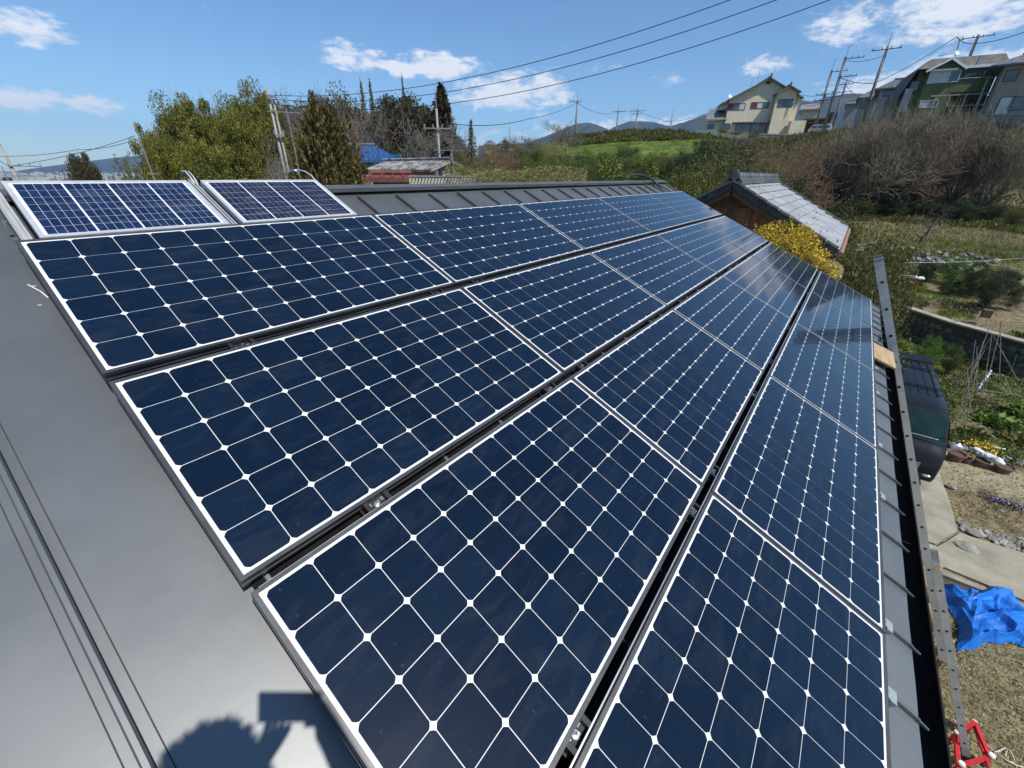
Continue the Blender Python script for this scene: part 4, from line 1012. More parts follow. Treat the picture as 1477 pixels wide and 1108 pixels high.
# evergreen bushes right of the shed and citrus plot
for i,(px,py,d,w,k,lb) in enumerate([(1235,330,17,70,'olive','olive green bush right of the silver tiled roof'),(1262,345,19,60,'olive','olive green bush behind the ladder top'),(1225,380,14.5,60,'olive','olive green bush below the silver roof corner'),
   (1262,392,16.5,66,'mixed','dark mixed bush left of the ladder top'),(1290,372,24,50,'dark','dark bush right of the ladder top'),(1300,398,27,44,'olive','low bush by the red bin'),(1240,415,12.5,50,'mixed','dark mixed bush beside the roof corner')]):
    plant(k,px,py,d,w,lb,'bush','bushes between shed and ladder')
for i,(px,py,d,w,k,lb) in enumerate([(1342,375,38,40,'dark','round citrus tree right of the red bin'),(1385,372,39,50,'bright','bright leafy citrus tree in the plot'),(1420,384,36,56,'dark','large dark citrus tree in the plot'),
   (1460,386,37,56,'dark','dark citrus tree at the right edge of the plot'),(1440,402,33,50,'dark','front citrus tree in the plot'),(1372,404,36,34,'citrus','small citrus tree in front of the bright one'),(1475,410,34,40,'mixed','citrus tree cut by the right edge')]):
    plant(k,px,py,d,w,lb,'tree','citrus trees in the upper plot')
for i,(px,py,d,w,k,lb) in enumerate([(1356,488,25.5,44,'bright','low leafy bush at the foot of the stone wall behind the van'),(1338,500,24,36,'bright','low leafy bush touching the van rear'),(1385,498,24.5,30,'citrus','low green plant at the foot of the stone wall')]):
    plant(k,px,py,d,w,lb,'bush','low plants at the foot of the stone wall',hmin=.7)

# cabbages / leafy vegetable patches
def veg(px,py,z,w,n,label,mat):
    p=atz(px,py,z); rng=np.random.default_rng(px); P=rng.normal(size=(n,3))*np.array([w*.4,w*.4,.08]); P[:,2]=np.abs(P[:,2])+.05
    keep=(P[:,0]**2+P[:,1]**2)<w*w; P=P[keep]
    root=empty('leafy_plant',(p[0],p[1],tz(p[0],p[1])),(0,0,0),label,'plant','leafy plants in the vegetable plot')
    link_mesh('leaves',leafmesh('leaves',P,.20,mat,rng,aspect=.6,dirs=np.stack([P[:,0]*2,P[:,1]*2,np.full(len(P),.7)],-1)),root)
veg(1432,612,0,.62,420,'dark green leafy vegetable clump in the middle of the plot',M['bright'])
veg(1455,600,0,.40,200,'smaller leafy vegetable clump beside the middle one',M['bright'])
veg(1400,525,0,.6,200,'pale leafy plants by the bean poles',M['citrus'])
veg(1425,535,0,.6,260,'dark leafy plants under the bean poles',M['dark'])
veg(1460,528,0,.7,260,'leafy plants right of the bean poles',M['citrus'])
veg(1465,600,0,.5,140,'low green plants at the right edge',M['citrus'])
veg(1402,628,0,.45,90,'sprawling green plant near the van mirror',M['olive'])
veg(1470,640,0,.6,130,'weedy green plant near the planters',M['olive'])
# mimosa with yellow blossom in front of the shed
def mimosa():
    rng=np.random.default_rng(5); P=[]
    root=empty('mimosa_tree',(9.35,-1.75,0),(0,0,0),'mimosa tree full of yellow blossom in front of the brown shed wall','tree')
    K=110; cs=[]
    for i in range(K):
        y=rng.uniform(-.75,.80); zt=6.80-max(-(y+.05),0)*.95-max(y-.35,0)*.4; z=zt-abs(rng.normal())*.36; x=rng.normal()*.30
        cs.append((x,y,z))
    cs=np.array(cs); idx=rng.integers(0,K,17000); q=rng.normal(size=(17000,3)); q/=np.linalg.norm(q,axis=1)[:,None]; q*=(rng.random(17000)**.4*.15)[:,None]
    Pn=cs[idx]+q
    # sprays sticking out of the top
    sp=[]
    for i in range(34):
        b0=cs[rng.integers(0,K)]; d=np.array([rng.normal()*.3,rng.normal()*.4,1]); d/=np.linalg.norm(d); L_=.12+.2*rng.random()
        for k in range(20): sp.append(b0+d*L_*rng.random()+rng.normal(size=3)*.022)
    Pn=np.vstack([Pn,np.array(sp)])
    link_mesh('blossom',leafmesh('blossom',Pn,.026,M['yellow'],rng,aspect=.8),root)
    j=cs[rng.integers(0,K,900)]+rng.normal(size=(900,3))*.16
    link_mesh('leaves',leafmesh('leaves',j,.05,M['olive'],rng,aspect=.35),root)
    S=[[0,0,0,.02,0,4.2,.09,.06]]
    for c in cs: 
        m_=np.array([c[0]*.4,c[1]*.4,4.2+(c[2]-4.2)*.4]); S.append([.02,0,4.0,*m_,.03,.02]); S.append([*m_,*c,.02,.004])
    link_mesh('trunk',segmesh('trunk',S,M['bark'],5),root)
mimosa()

# ================================================================== YARD
def gxy(px,py,z=0): p=atz(px,py,z); return float(p[0]),float(p[1])
def sheet(name,pts,mat,z,th,label,kind='structure',cat=None,jit=0):
    b=MB(); n=len(pts); zs=[tz(*p) for p in pts]; zt=max(zs)+z if th else 0
    V=[(x,y,zz+z) for (x,y),zz in zip(pts,zs)]+[(x,y,zz+z-th) for (x,y),zz in zip(pts,zs)]
    b.add(V,[tuple(range(n))]+[(k,k+n,(k+1)%n+n,(k+1)%n) for k in range(n)])
    o=b.build(name,mat); tag(o,label,cat,None,kind); return o
def ccw(pts):
    a=sum(x0*y1-x1*y0 for (x0,y0),(x1,y1) in zip(pts,pts[1:]+pts[:1])); return pts if a>0 else pts[::-1]
sheet('driveway',ccw([(11.25,-4.0),(11.25,-6.15),(12.15,-6.62),(13.2,-6.62),(14.6,-6.55),(19.5,-6.5),(19.5,-3.4),(11.25,-3.2)]),M['concrete'],.075,.2,'concrete slab under and in front of the dark van')
sheet('path',ccw([(9.9,-3.4),(10.55,-6.2),(10.45,-8.0),(10.3,-12),(12.2,-12),(12.25,-8.3),(12.1,-6.66),(11.2,-6.18),(11.2,-3.3)]),M['concrete'],.055,.2,'concrete path running across the yard below the van')
b=MB(); 
for (x,y,w) in ((10.35,-6.5,.9),(10.3,-7.6,.9),(10.27,-8.7,.9)): b.box((x-.12,y-w/2+.01,-.1),(x+.02,y+w/2-.01,.09))
tag(b.build('kerb_strip',M['concrete'],bevel=.01),'low concrete edge between the path and the blue tarp',kind='structure')
# rubble along path edge
b=MB(); rs=random.Random(3)
for i in range(150):
    t=rs.random(); x=12.35+rs.uniform(-.12,.55)*(.5+t); y=-6.75-t*2.6; s=rs.uniform(.02,.085)*(1.4 if rs.random()<.12 else 1); b.blob((x,y,tz(x,y)+s*.25),(s*1.3,s,s*.6),.3,seed=i)
tag(b.build('rubble',M['rock']),'broken concrete rubble and gravel along the upper edge of the path',kind='stuff')
for i,(px,py,s,lb) in enumerate([(1371,704,.10,'single pale stone on the soil beside the van front'),(1391,792,.19,'flat pale concrete block at the corner of path and driveway'),(1404,770,.16,'flat pale stone in the rubble by the path')]):
    x,y=gxy(px,py); b=MB(); b.blob((0,0,.03),(s,s*1.2,.05),.15,seed=i+40); o=b.build('stone',M['rock'],loc=(x,y,tz(x,y)+.03)); tag(o,lb,'stone')
# soil ridge with purple flowers
for i,(px,py) in enumerate([(1430,722),(1449,728),(1470,735)]):
    x,y=gxy(px,py); rng=np.random.default_rng(i); root=empty('flowering_plant',(x,y,tz(x,y)),(0,0,0),'small clump of purple white pansies in the soil bed, %s from the van'%ORD[i],'flower','purple pansies in the soil bed')
    P=rng.normal(size=(60,3))*np.array([.075,.075,.02]); P[:,2]=np.abs(P[:,2])+.07; link_mesh('petals',leafmesh('petals',P,.042,M['purple'],rng,aspect=.9),root)
    P=rng.normal(size=(80,3))*np.array([.11,.11,.03]); P[:,2]=np.abs(P[:,2])+.03; link_mesh('leaves',leafmesh('leaves',P,.06,M['dark'],rng,aspect=.5),root)
for i,(px,py) in enumerate([(1405,647),(1424,651)]):
    x,y=gxy(px,py); rng=np.random.default_rng(i+9); root=empty('flowering_plant',(x,y,tz(x,y)),(0,0,0),'yellow flower clump behind the planters, the %s one'%(['left','right'][i]),'flower','yellow flowers behind the planters')
    P=rng.normal(size=(150,3))*np.array([.16,.12,.04]); P[:,2]=np.abs(P[:,2])+.12; link_mesh('petals',leafmesh('petals',P,.06,M['yellow'],rng,aspect=.9),root)
    P=rng.normal(size=(90,3))*np.array([.16,.14,.04]); P[:,2]=np.abs(P[:,2])+.04; link_mesh('leaves',leafmesh('leaves',P,.08,M['dark'],rng,aspect=.5),root)
# planters
for i,(px,py,r,h,full,lb) in enumerate([(1375,664,.21,.26,1,'round brown planter nearest the van front corner'),(1392,668,.11,.18,0,'small terracotta pot beside the round brown planter'),(1412,672,.17,.22,1,'brown planter half under the crumpled white sheet'),(1444,680,.22,.20,1,'wide shallow pink rimmed planter at the right end of the row')]):
    x,y=gxy(px,py); root=empty('planter',(x,y,tz(x,y)),(0,0,0),lb,'planter')
    b=MB(); b.lathe((0,0,0),[(.01,0),(r*.72,0),(r*.97,h*.9),(r*1.06,h*.9),(r*1.06,h),(r*.94,h),(r*.90,h*.82)],20); b.build('pot',M['terracotta'],root,smooth=False)
    if full: b=MB(); b.lathe((0,0,0),[(r*.91,h*.82),(r*.5,h*.86),(.01,h*.88)],20); b.build('soil',M['soil'],root)
b=MB(); rs=random.Random(8)
for i in range(16):
    t=i/15; p0=np.array(gxy(1398,660)); p1=np.array(gxy(1432,678)); p=p0*(1-t)+p1*t; b.blob((p[0]+rs.uniform(-.03,.03),p[1],.30+.04*math.sin(i)),(.09+.05*t,.12,.045+.03*t),.35,seed=i)
tag(b.build('crumpled_sheet',M['plastic_w'],smooth=True),'long crumpled white plastic sheet lying over the planters','plastic sheet')
b=MB(); x,y=gxy(1425,645,.1); x2,y2=gxy(1450,648,.1); b.cyl((x,y+.1,.12),(x2,y2,.10),.022,8); tag(b.build('plastic_pipe',M['white']),'thin white pipe lying behind the yellow flowers','pipe')
# small stone kerb behind planters
b=MB()
for i in range(13):
    y=-6.7-i*.3; b.blob((17.0,y,.06),(.13,.15,.10),.3,seed=i+80)
tag(b.build('bed_edging',M['stone'],smooth=False),'row of dark edging stones behind the planters','edging',kind='structure')

sheet('dark_strip',ccw([(9.75,-5.9),(9.85,-7.0),(9.9,-8.6),(10.25,-8.6),(10.22,-7.0),(10.2,-5.9)]),M['soil'],.02,.1,'dark strip of ground between the concrete edge and the blue tarp')  # thin flat sheet, darker than the ground around it
# blue tarp: crumpled heightfield
def tarp():
    rng=np.random.default_rng(12); n=110
    c=np.array([gxy(1359,850),gxy(1448,850),gxy(1490,905),gxy(1490,945),gxy(1430,925),gxy(1395,945),gxy(1378,922)])
    TL_,TR_,BR_,BL_=np.array(gxy(1357,848)),np.array(gxy(1462,852)),np.array(gxy(1510,940)),np.array(gxy(1388,950))
    V=[]
    creases=[(rng.random()*PI,rng.uniform(-1.1,1.1),rng.uniform(.03,.10),rng.uniform(.03,.12)) for _ in range(34)]
    for i in range(n):
        for j in range(n):
            s,t=j/(n-1),i/(n-1)
            p=(TL_*(1-s)+TR_*s)*(1-t)+(BL_*(1-s)+BR_*s)*t
            e=min(s,1-s,t,1-t)
            p=p+np.array([math.sin(s*9+1)*.07+math.sin(s*21)*.03,math.sin(t*8)*.06])*(1-min(e*4,1))
            if t>.5: p=p+(np.array([.35,0.05]))*max(0,math.sin(s*PI*1.6-.6))*(t-.5)*1.3
            x,y=(s-.5)*2,(t-.5)*2; h=.10+.10*math.exp(-((x+.1)**2+(y-.2)**2)*1.5)
            for (a,o,A,w) in creases:
                d=x*math.cos(a)+y*math.sin(a)-o; u_=x*math.sin(a)-y*math.cos(a); h+=A*max(0,1-abs(d+.06*math.sin(3*u_+o*5))/w*.6)*max(0,.5+.5*math.sin(3.2*u_+o*9))
            h+=.03*float(vnoise(np.float64(x*6),np.float64(y*6)))
            h*=min(1,e*9+.12)
            V.append((p[0],p[1],tz(p[0],p[1])+.012+h))
    F=[(i*n+j,(i+1)*n+j,(i+1)*n+j+1,i*n+j+1) for i in range(n-1) for j in range(n-1)]
    b=MB(); b.add(V,F); o=b.build('blue_tarp',M['tarp']); md=o.modifiers.new('thick','SOLIDIFY'); md.thickness=.004
    tag(o,'crumpled bright blue tarpaulin lying on the ground beside the ladder','tarpaulin')
tarp()

# ---------------------------------------------------------------- ladder (two sections)
def ladder():
    D=np.array([-.0105,-.4215,-.9067]); D/=np.linalg.norm(D); sp=.33
    topR=np.array([6.319,-2.95,-.854+ZR]); W_=np.array([.0,0,0])
    side=np.array([1.,0,0]); side-=side@D*D; side/=np.linalg.norm(side); nrm=np.cross(side,D); 
    if nrm[2]<0: nrm=-nrm
    foot_z=.03
    L_up=17*sp; 
    root=empty('ladder',(6.22,-6.35,0),(0,0,0),'long grey aluminium two section ladder leaning on the eave','ladder')
    def sec(p0,kb,ke,wid,off,name):
        # p0 first rung centre on near rail (visible face), rails run along D
        s=MB(); out=off
        a=p0+D*sp*kb+nrm*out; e=p0+D*sp*ke+nrm*out
        sec_=MB()
        for x in (0,wid):
            q=side*x
            sg=-1 if x==0 else 1
            sec_.obox(a+q,e+q,.006,.085,up=nrm)
            for f in (-.040,.040): sec_.obox(a+q-side*sg*.011+nrm*f,e+q-side*sg*.011+nrm*f,.022,.006,up=nrm)
            sec_.obox(a+q-D*.035,a+q,.03,.088,up=nrm)
        o=sec_.build('rail',M['aludull'],root); o.location=-root.location
        r=MB(); h=MB(); k=math.ceil(kb)
        while k<=ke:
            c=p0+D*sp*k+nrm*out; r.obox(c+side*.004,c+side*(wid-.004),.030,.026,up=nrm); 
            h.tube([c-side*.0050,c-side*.0032],[.017,.017],10)
            k+=1
        o=r.build('rung',M['aludull'],root); o.location=-root.location
        o=h.build('rung_end',M['black'],root); o.location=-root.location
        h=MB()
        for k in (kb+.4,kb+.15,):
            c=p0+D*sp*k+nrm*out; h.tube([c-side*.0046,c-side*.0031],.009,8)
        for k in (4.35,4.6,4.72,4.95):
            c=p0+D*sp*k+nrm*(out+.01); h.tube([c-side*.0046,c-side*.0031],.010,8)
        o=h.build('rivet',M['steel'],root); o.location=-root.location
    sec(topR,-.62,16.6,.36,0,'upper')
    lowR=np.array([6.26,-4.818,-4.685+ZR])
    b0=(foot_z-lowR[2])/(D[2]*sp)
    sec(lowR,-.95,b0,.42,0,'lower')
    # top caps
    b=MB()
    for x in (0,.36):
        c=topR-D*.23*1+side*x; b.obox(c-D*.02,c-D*.045,.030,.088,up=nrm)
    o=b.build('end_cap',M['midpole'],root); o.location=-root.location
    b=MB()
    c=lowR-D*(.95*sp); b.obox(c-side*.02+D*.0,c-side*.02-D*.16,.045,.06,up=nrm); b.cyl(c-side*.045-D*.13,c+side*.0-D*.13,.03,10)
    o=b.build('locking_hook',M['steel'],root); o.location=-root.location
    F=lowR+D*sp*b0
    b=MB()
    for x in (0,.42): b.obox(F+side*x-D*.06,F+side*x+D*.01,.05,.11,up=nrm)
    o=b.build('foot',M['blackp'],root); o.location=-root.location
    # red stabiliser frame standing at the foot
    st=empty('ladder_stabiliser',(F[0],F[1],0),(0,0,0),'red tubular ladder stabiliser with pale rubber feet at the ladder foot','stabiliser')
    def put(b,n,m_): o=b.build(n,m_,st); o.location=-st.location
    G=[gxy(1380,1058,.25),gxy(1402,1046,.2),gxy(1421,1098,.1),gxy(1378,1110,.1)]
    b=MB()
    f=F
    b.obox((G[0][0],G[0][1],.28),(G[1][0],G[1][1],.28),.05,.05); b.obox((G[1][0],G[1][1],.28),(G[2][0],G[2][1],.22),.05,.05)
    b.obox((G[2][0],G[2][1],.22),(G[3][0],G[3][1],.22),.05,.05); b.obox((G[0][0],G[0][1],.22),(G[3][0]-.05,G[3][1],.18),.05,.05)
    b.obox((G[1][0]-.05,G[1][1],.24),(G[2][0]-.3,G[2][1],.2),.03,.03)
    for g in G: b.cyl((g[0],g[1],.04),(g[0],g[1],.28),.026,8)
    put(b,'red_frame',M['red'])
    for g in G:
        b=MB(); b.lathe((g[0],g[1],.0),[(.0,.30),(.035,.298),(.042,.275),(.036,.26)],12); put(b,'pole_cap',M['plastic_w'])
        b=MB(); b.cyl((g[0],g[1],.0),(g[0],g[1],.05),.04,10); put(b,'rubber_foot',M['blackp'])
ladder()
# rope beside it
b=MB(); R0=[gxy(1412,1068),gxy(1425,1080),gxy(1433,1087),gxy(1445,1082),gxy(1450,1084),gxy(1447,1092),gxy(1452,1100),gxy(1460,1103),gxy(1460,1096),gxy(1454,1085),gxy(1447,1081),gxy(1440,1086),gxy(1436,1088),gxy(1450,1100),gxy(1462,1106),gxy(1485,1112)]
pts=[(x,y,tz(x,y)+.03) for x,y in R0]; b.tube(pts,.007,6); tag(b.build('rope',M['rope'],smooth=True),'thin pale rope loosely looped on the grass by the red stabiliser','rope')
# planks / work benches under the eave by the house wall
for i,(x,y,z,l,w,rz,lb) in enumerate([(10.0,-5.72,.60,.7,.20,.35,'pale wooden plank lying under the eave, farthest from the camera'),(9.15,-5.66,.66,.6,.24,.1,'pale wooden plank lying under the eave, middle of three'),(8.0,-5.76,.55,1.1,.20,.06,'pale wooden plank lying under the eave, nearest the ladder foot')]):
    root=empty('wooden_plank',(x,y,0),(0,0,rz),lb,'plank','planks by the house wall')
    b=MB(); b.box((-l/2,-w/2,z),(l/2,w/2,z+.035)); b.build('board',M['wood'],root,bevel=.003)
    b=MB()
    for sx in (-.8,.8):
        b.box((sx*l/2*.8-.03,-w/2+.02,0),(sx*l/2*.8+.03,-w/2+.07,z)); b.box((sx*l/2*.8-.03,w/2-.07,0),(sx*l/2*.8+.03,w/2-.02,z))
    b.build('trestle_leg',M['wooddark'],root)
b=MB(); pts=[(8.75+.2*math.cos(t),-5.82+.15*math.sin(t),.05+.015*t/6) for t in np.linspace(0,18,60)]; b.tube(pts,.018,6); tag(b.build('coiled_cable',M['blackp'],smooth=True),'black cable coiled on the ground below the eave','cable')
# kerb along the house
b=MB(); b.box((-2,-5.05,-.1),(9.7,-5.62,.14)); tag(b.build('house_apron',M['concrete'],bevel=.015),'concrete apron running along the house foot',kind='structure')

# ---------------------------------------------------------------- dark van
def van():
    X0,YC=13.62,-5.38; hw=.86
    root=empty('van',(X0+2.6,YC,.075),(0,0,0),'black high roofed van parked nose towards the camera beside the house','van')
    ox=-2.6
    def P(x,y,z): return (x+ox,y,z)
    # stations: x, zbottom, [ (y fraction, z) profile upper half ]
    def section(x,zt,wt,zs,ws,zb,wb):
        # right side bottom -> top -> left side
        half=[(wb,zb),(ws*1.0,zb+.10),(ws,zs*.55+zb*.45),(ws*.995,zs),(wt*1.02+(ws-wt)*.35,zs+(zt-zs)*.55),(wt,zt-.07),(wt*.93,zt-.02),(wt*.6,zt+.012),(0,zt+.02)]
        return [P(x,-y,z) for y,z in half]+[P(x,y,z) for y,z in half[-2::-1]]
    st=[(0.0,.66,.68,.50,.74,.26,.68),(.04,.82,.76,.58,.81,.22,.77),(.12,.98,.79,.70,.845,.22,.83),(.24,1.10,.80,.85,.86,.22,.86),(.34,1.17,.79,.98,.86,.22,.86),
        (.55,1.46,.75,1.05,.86,.22,.86),(.80,1.80,.71,1.10,.86,.22,.86),(.98,1.905,.70,1.12,.86,.22,.86),(1.4,1.945,.69,1.14,.86,.22,.86),(2.8,1.96,.69,1.15,.86,.22,.86),(4.2,1.955,.69,1.15,.86,.22,.86),(4.9,1.94,.69,1.15,.86,.22,.86),(5.12,1.88,.67,1.15,.85,.24,.84),(5.22,1.70,.66,1.10,.83,.30,.80)]
    V=[];n=0
    for s in st: q=section(*s); n=len(q); V+=q
    F=[(i*n+k,(i+1)*n+k,(i+1)*n+k+1,i*n+k+1) for i in range(len(st)-1) for k in range(n-1)]
    F+= [tuple(range(n))[::-1],tuple((len(st)-1)*n+k for k in range(n))]
    F+= [(i*n,i*n+n-1,(i+1)*n+n-1,(i+1)*n) for i in range(len(st)-1)]
    b=MB(); b.add(V,F); body=b.build('body',M['carpaint'],root,smooth=True)
    md=body.modifiers.new('e','EDGE_SPLIT'); md.split_angle=math.radians(38)
    def z_at(xq): 
        xs=[s[0] for s in st]; return float(np.interp(xq,xs,[s[1] for s in st])),float(np.interp(xq,xs,[s[2] for s in st]))
    # windscreen
    b=MB(); rows=[]
    for x in np.linspace(.37,.90,6):
        zt,wt=z_at(x); w=wt-.04
        rows.append([P(x-.012,w*t,zt+.02*(1-t*t)+.014-abs(t)**4*.035) for t in np.linspace(-1,1,9)])
    V=[p for r in rows for p in r]; b.add(V,[(i*9+j,i*9+j+1,(i+1)*9+j+1,(i+1)*9+j) for i in range(5) for j in range(8)])
    g=b.build('windscreen',M['carglass'],root,smooth=True)
    b=MB(); 
    for sg in (-.35,.3): b.obox(P(.38,sg,z_at(.38)[0]+.045),P(.50,sg-.45,z_at(.50)[0]+.05),.012,.012)
    b.build('wiper',M['blackp'],g)
    # light dash papers seen through
    b=MB(); zt=z_at(.42)[0]; b.obox(P(.425,-.60,zt+.046),P(.425,.55,zt+.050),.045,.004); b.build('windscreen_base_trim',M['whitecar'],g)
    # side windows
    for sg,nm in ((-1,'right'),(1,'left')):
        b=MB()
        for (xa,xb,xa2,xb2) in ((.55,1.62,.92,1.62),(1.72,2.95,1.72,2.95),(3.05,4.15,3.05,4.15),(4.25,5.0,4.25,4.95)):
            ya=sg*(.852);yb=sg*(.748)
            b.add([P(xa,ya+sg*.004,1.20),P(xb,ya+sg*.004,1.20),P(xb2,yb+sg*.012,1.68),P(xa2,yb+sg*.012,1.68)],[(0,1,2,3) if sg<0 else (3,2,1,0)])
        b.build('side_window',M['carglass'],root)
        m_=MB(); m_.blob(P(.55,sg*1.00,1.20),(.05,.17,.09),.06,seed=2); arm=MB(); arm.obox(P(.60,sg*.86,1.10),P(.57,sg*.98,1.16),.04,.04)
        mo=m_.build('mirror',M['alu'],root,smooth=True); arm.build('mirror_arm',M['blackp'],mo)
        gm=MB(); gm.blob(P(.60,sg*1.03,1.20),(.03,.085,.11),.03,seed=2); gm.build('mirror_glass',M['alu'],mo,smooth=True)
        h=MB(); q_=[(.075,.40,.66),(.15,.80,.66),(.30,.845,.86),(.12,.44,.80)]; V=[P(x-.035,sg*(y+.006),z+.01) for x,y,z in q_]+[P(x+.10,sg*(y-.05),z) for x,y,z in q_]; h.add(V,[(0,1,2,3) if sg>0 else (3,2,1,0)]+[(k,k+4,(k+1)%4+4,(k+1)%4) for k in range(4)]); ho=h.build('headlight',M['lamp'],root)
        h=MB(); h.blob(P(.15,sg*.60,.735),(.06,.055,.055),.02,seed=1); h.build('reflector',M['steel'],ho,smooth=True)
        h=MB(); h.blob(P(.03,sg*.64,.40),(.06,.13,.05),.05,seed=1); h.build('fog_light',M['lamp'],root,smooth=True)
        for xw in (.95,4.15):
            t=MB(); t.cyl(P(xw,sg*.70,.27),P(xw,sg*.865,.27),.325,24); wo=t.build('wheel',M['tyre'],root); r=MB(); r.cyl(P(xw,sg*.80,.27),P(xw,sg*.873,.27),.20,16); r.build('rim',M['alu'],wo)
    # grille, bumper
    b=MB()
    for k in range(3): b.obox(P(-.012+.012*k,-.42,.60+.055*k),P(-.012+.012*k,.42,.60+.055*k),.03,.022)
    b.build('grille',M['alu'],root)
    for yy in (-.862,.862):
        for xx in (.75,1.72,3.05): 
            b=MB(); b.obox(P(xx,yy,.35),P(xx,yy,1.15),.008,.008); b.build('door_gap',M['blackp'],root)
    b=MB(); b.obox(P(-.02,-.55,.36),P(-.02,.55,.36),.05,.14); b.build('bumper_intake',M['blackp'],root)
    b=MB(); b.obox(P(-.045,-.165,.46),P(-.045,.165,.46),.012,.165); b.build('number_plate',M['white'],root)
    # roof ribs, rear spoiler, roof bars
    b=MB()
    for y in (-.5,-.3,-.1,.1,.3,.5): b.obox(P(1.9,y,z_at(3)[0]+.020-abs(y)*.012),P(4.75,y,z_at(3)[0]+.018-abs(y)*.012),.035,.016)
    b.build('roof_rib',M['carpaint'],root)
    b=MB(); 
    V=[P(4.95,-.66,1.95),P(4.95,.66,1.95),P(5.45,.62,1.99),P(5.45,-.62,1.99),P(4.95,-.66,1.985),P(4.95,.66,1.985),P(5.45,.62,2.03),P(5.45,-.62,2.03)]
    b.add(V,[(0,3,2,1),(4,5,6,7),(0,1,5,4),(1,2,6,5),(2,3,7,6),(3,0,4,7)]); b.build('rear_spoiler',M['carpaint'],root,bevel=.015)
    for xq in (2.35,4.05):
        b=MB(); zt=z_at(xq)[0]+.045; b.obox(P(xq,-.72,zt),P(xq,.72,zt),.03,.02); b.obox(P(xq+.13,-.72,zt),P(xq+.13,.72,zt),.02,.02)
        for sg in (-1,1): b.obox(P(xq,sg*.70,zt),P(xq,sg*.72,zt-.09),.03,.03)
        b.build('roof_bar',M['blackp'],root)
    b=MB(); b.obox(P(5.235,-.5,1.05),P(5.235,.5,1.05),.012,.2); b.build('rear_trim',M['blackp'],root)
van()

# ---------------------------------------------------------------- stone retaining wall
def stone_wall():
    rs=random.Random(5)
    P=[(40,1.6),(33.5,-3.0),(30.1,-5.9),(27.9,-7.7),(25.9,-10.2),(24.2,-12.6)]
    root=empty('retaining_wall',(27.6,-7.35,0),(0,0,0),'rough stone retaining wall with pale coping behind the vegetable plot','retaining wall')
    b=MB(); s=MB(); c=MB(); Hh=1.32
    for a,e in zip(P[:-1],P[1:]):
        a=np.array(a,float);e=np.array(e,float); d=e-a;L_=np.linalg.norm(d);d/=L_; nrm=np.array([-d[1],d[0]]); 
        if nrm[0]>0: nrm=-nrm
        z0=min(tz(*(a+nrm*.4)),tz(*(e+nrm*.4)))-.2; z1=Hh+.1
        q=[a-nrm*.45,e-nrm*.45,e+nrm*.04,a+nrm*.04]; V=[(x,y,z0) for x,y in q]+[(x,y,z1-.03) for x,y in q]
        b.add(V,[(0,3,2,1),(4,5,6,7),(0,1,5,4),(1,2,6,5),(2,3,7,6),(3,0,4,7)])
        q=[a-nrm*.30-d*.0,e-nrm*.30,e+nrm*.14,a+nrm*.14]; V=[(x,y,z1-.035) for x,y in q]+[(x,y,z1+.045) for x,y in q]
        c.add(V,[(0,3,2,1),(4,5,6,7),(0,1,5,4),(1,2,6,5),(2,3,7,6),(3,0,4,7)])
        t=.15
        row=0; z=.12
        while z<z1-.1:
            t=rs.uniform(0,.3)
            while t<L_:
                w=rs.uniform(.22,.48); p=a+d*(t+w*.5)+nrm*(.10-w*.60); s.blob((p[0],p[1],z+rs.uniform(-.04,.04)),(w*.66,w*.66,rs.uniform(.17,.22)),.16,seed=rs.randint(0,9999)); t+=w*1.12
            z+=.31
    for bb,nm,mt in ((b,'core',M['mortar']),(s,'stones',M['stonew']),(c,'coping',M['copestone'])):
        o=bb.build(nm,mt,root,smooth=False); o.location=-root.location
stone_wall()
# loose stone bank between the plot and the meadow
b=MB(); rs=random.Random(15)
for i in range(300):
    a=math.radians(rs.uniform(-11.5,1.5)); r=rs.uniform(42.9,45.6); x=CAMP[0]+r*math.cos(a);y=CAMP[1]+r*math.sin(a); s=rs.uniform(.06,.22)*(1.4 if rs.random()<.12 else 1)
    b.blob((x,y,tz(x,y)+s*.25),(s*1.3,s,s*.75),.35,seed=i)
tag(b.build('stone_bank',M['stonemix']),'bank of loose pale stones between the citrus plot and the meadow','stone bank',kind='stuff')
# red bin with white lid, small stand with box
x,y=gxy(1311,412,1.5); root=empty('red_bin',(x,y,tz(x,y)),(0,0,0),'red bin under a white lid among the citrus bushes','bin')
p=at(1311,398,math.hypot(x-CAMP[0],y-CAMP[1])); hz=p[2]-tz(x,y)
b=MB(); b.lathe((0,0,0),[(.01,0),(.34,0),(.44,hz-.15),(.01,hz-.15)],14); b.build('bin_body',M['red'],root); b=MB(); b.box((-.35,-.55,hz-.10),(.35,.55,hz)); b.build('lid',M['white'],root,bevel=.03)
x,y=gxy(1418,462,1.5); root=empty('small_stand',(x,y,tz(x,y)),(0,0,0),'small brown box on thin legs above the stone wall','stand')
b=MB(); b.box((-.16,-.16,.38),(.16,.16,.74)); b.build('box',M['wooddark'],root); b=MB()
for sx,sy in ((-.12,-.12),(.12,-.12),(.12,.12),(-.12,.12)): b.cyl((sx*1.6,sy*1.6,0),(sx,sy,.38),.015,6)
b.build('leg',M['aludull'],root)
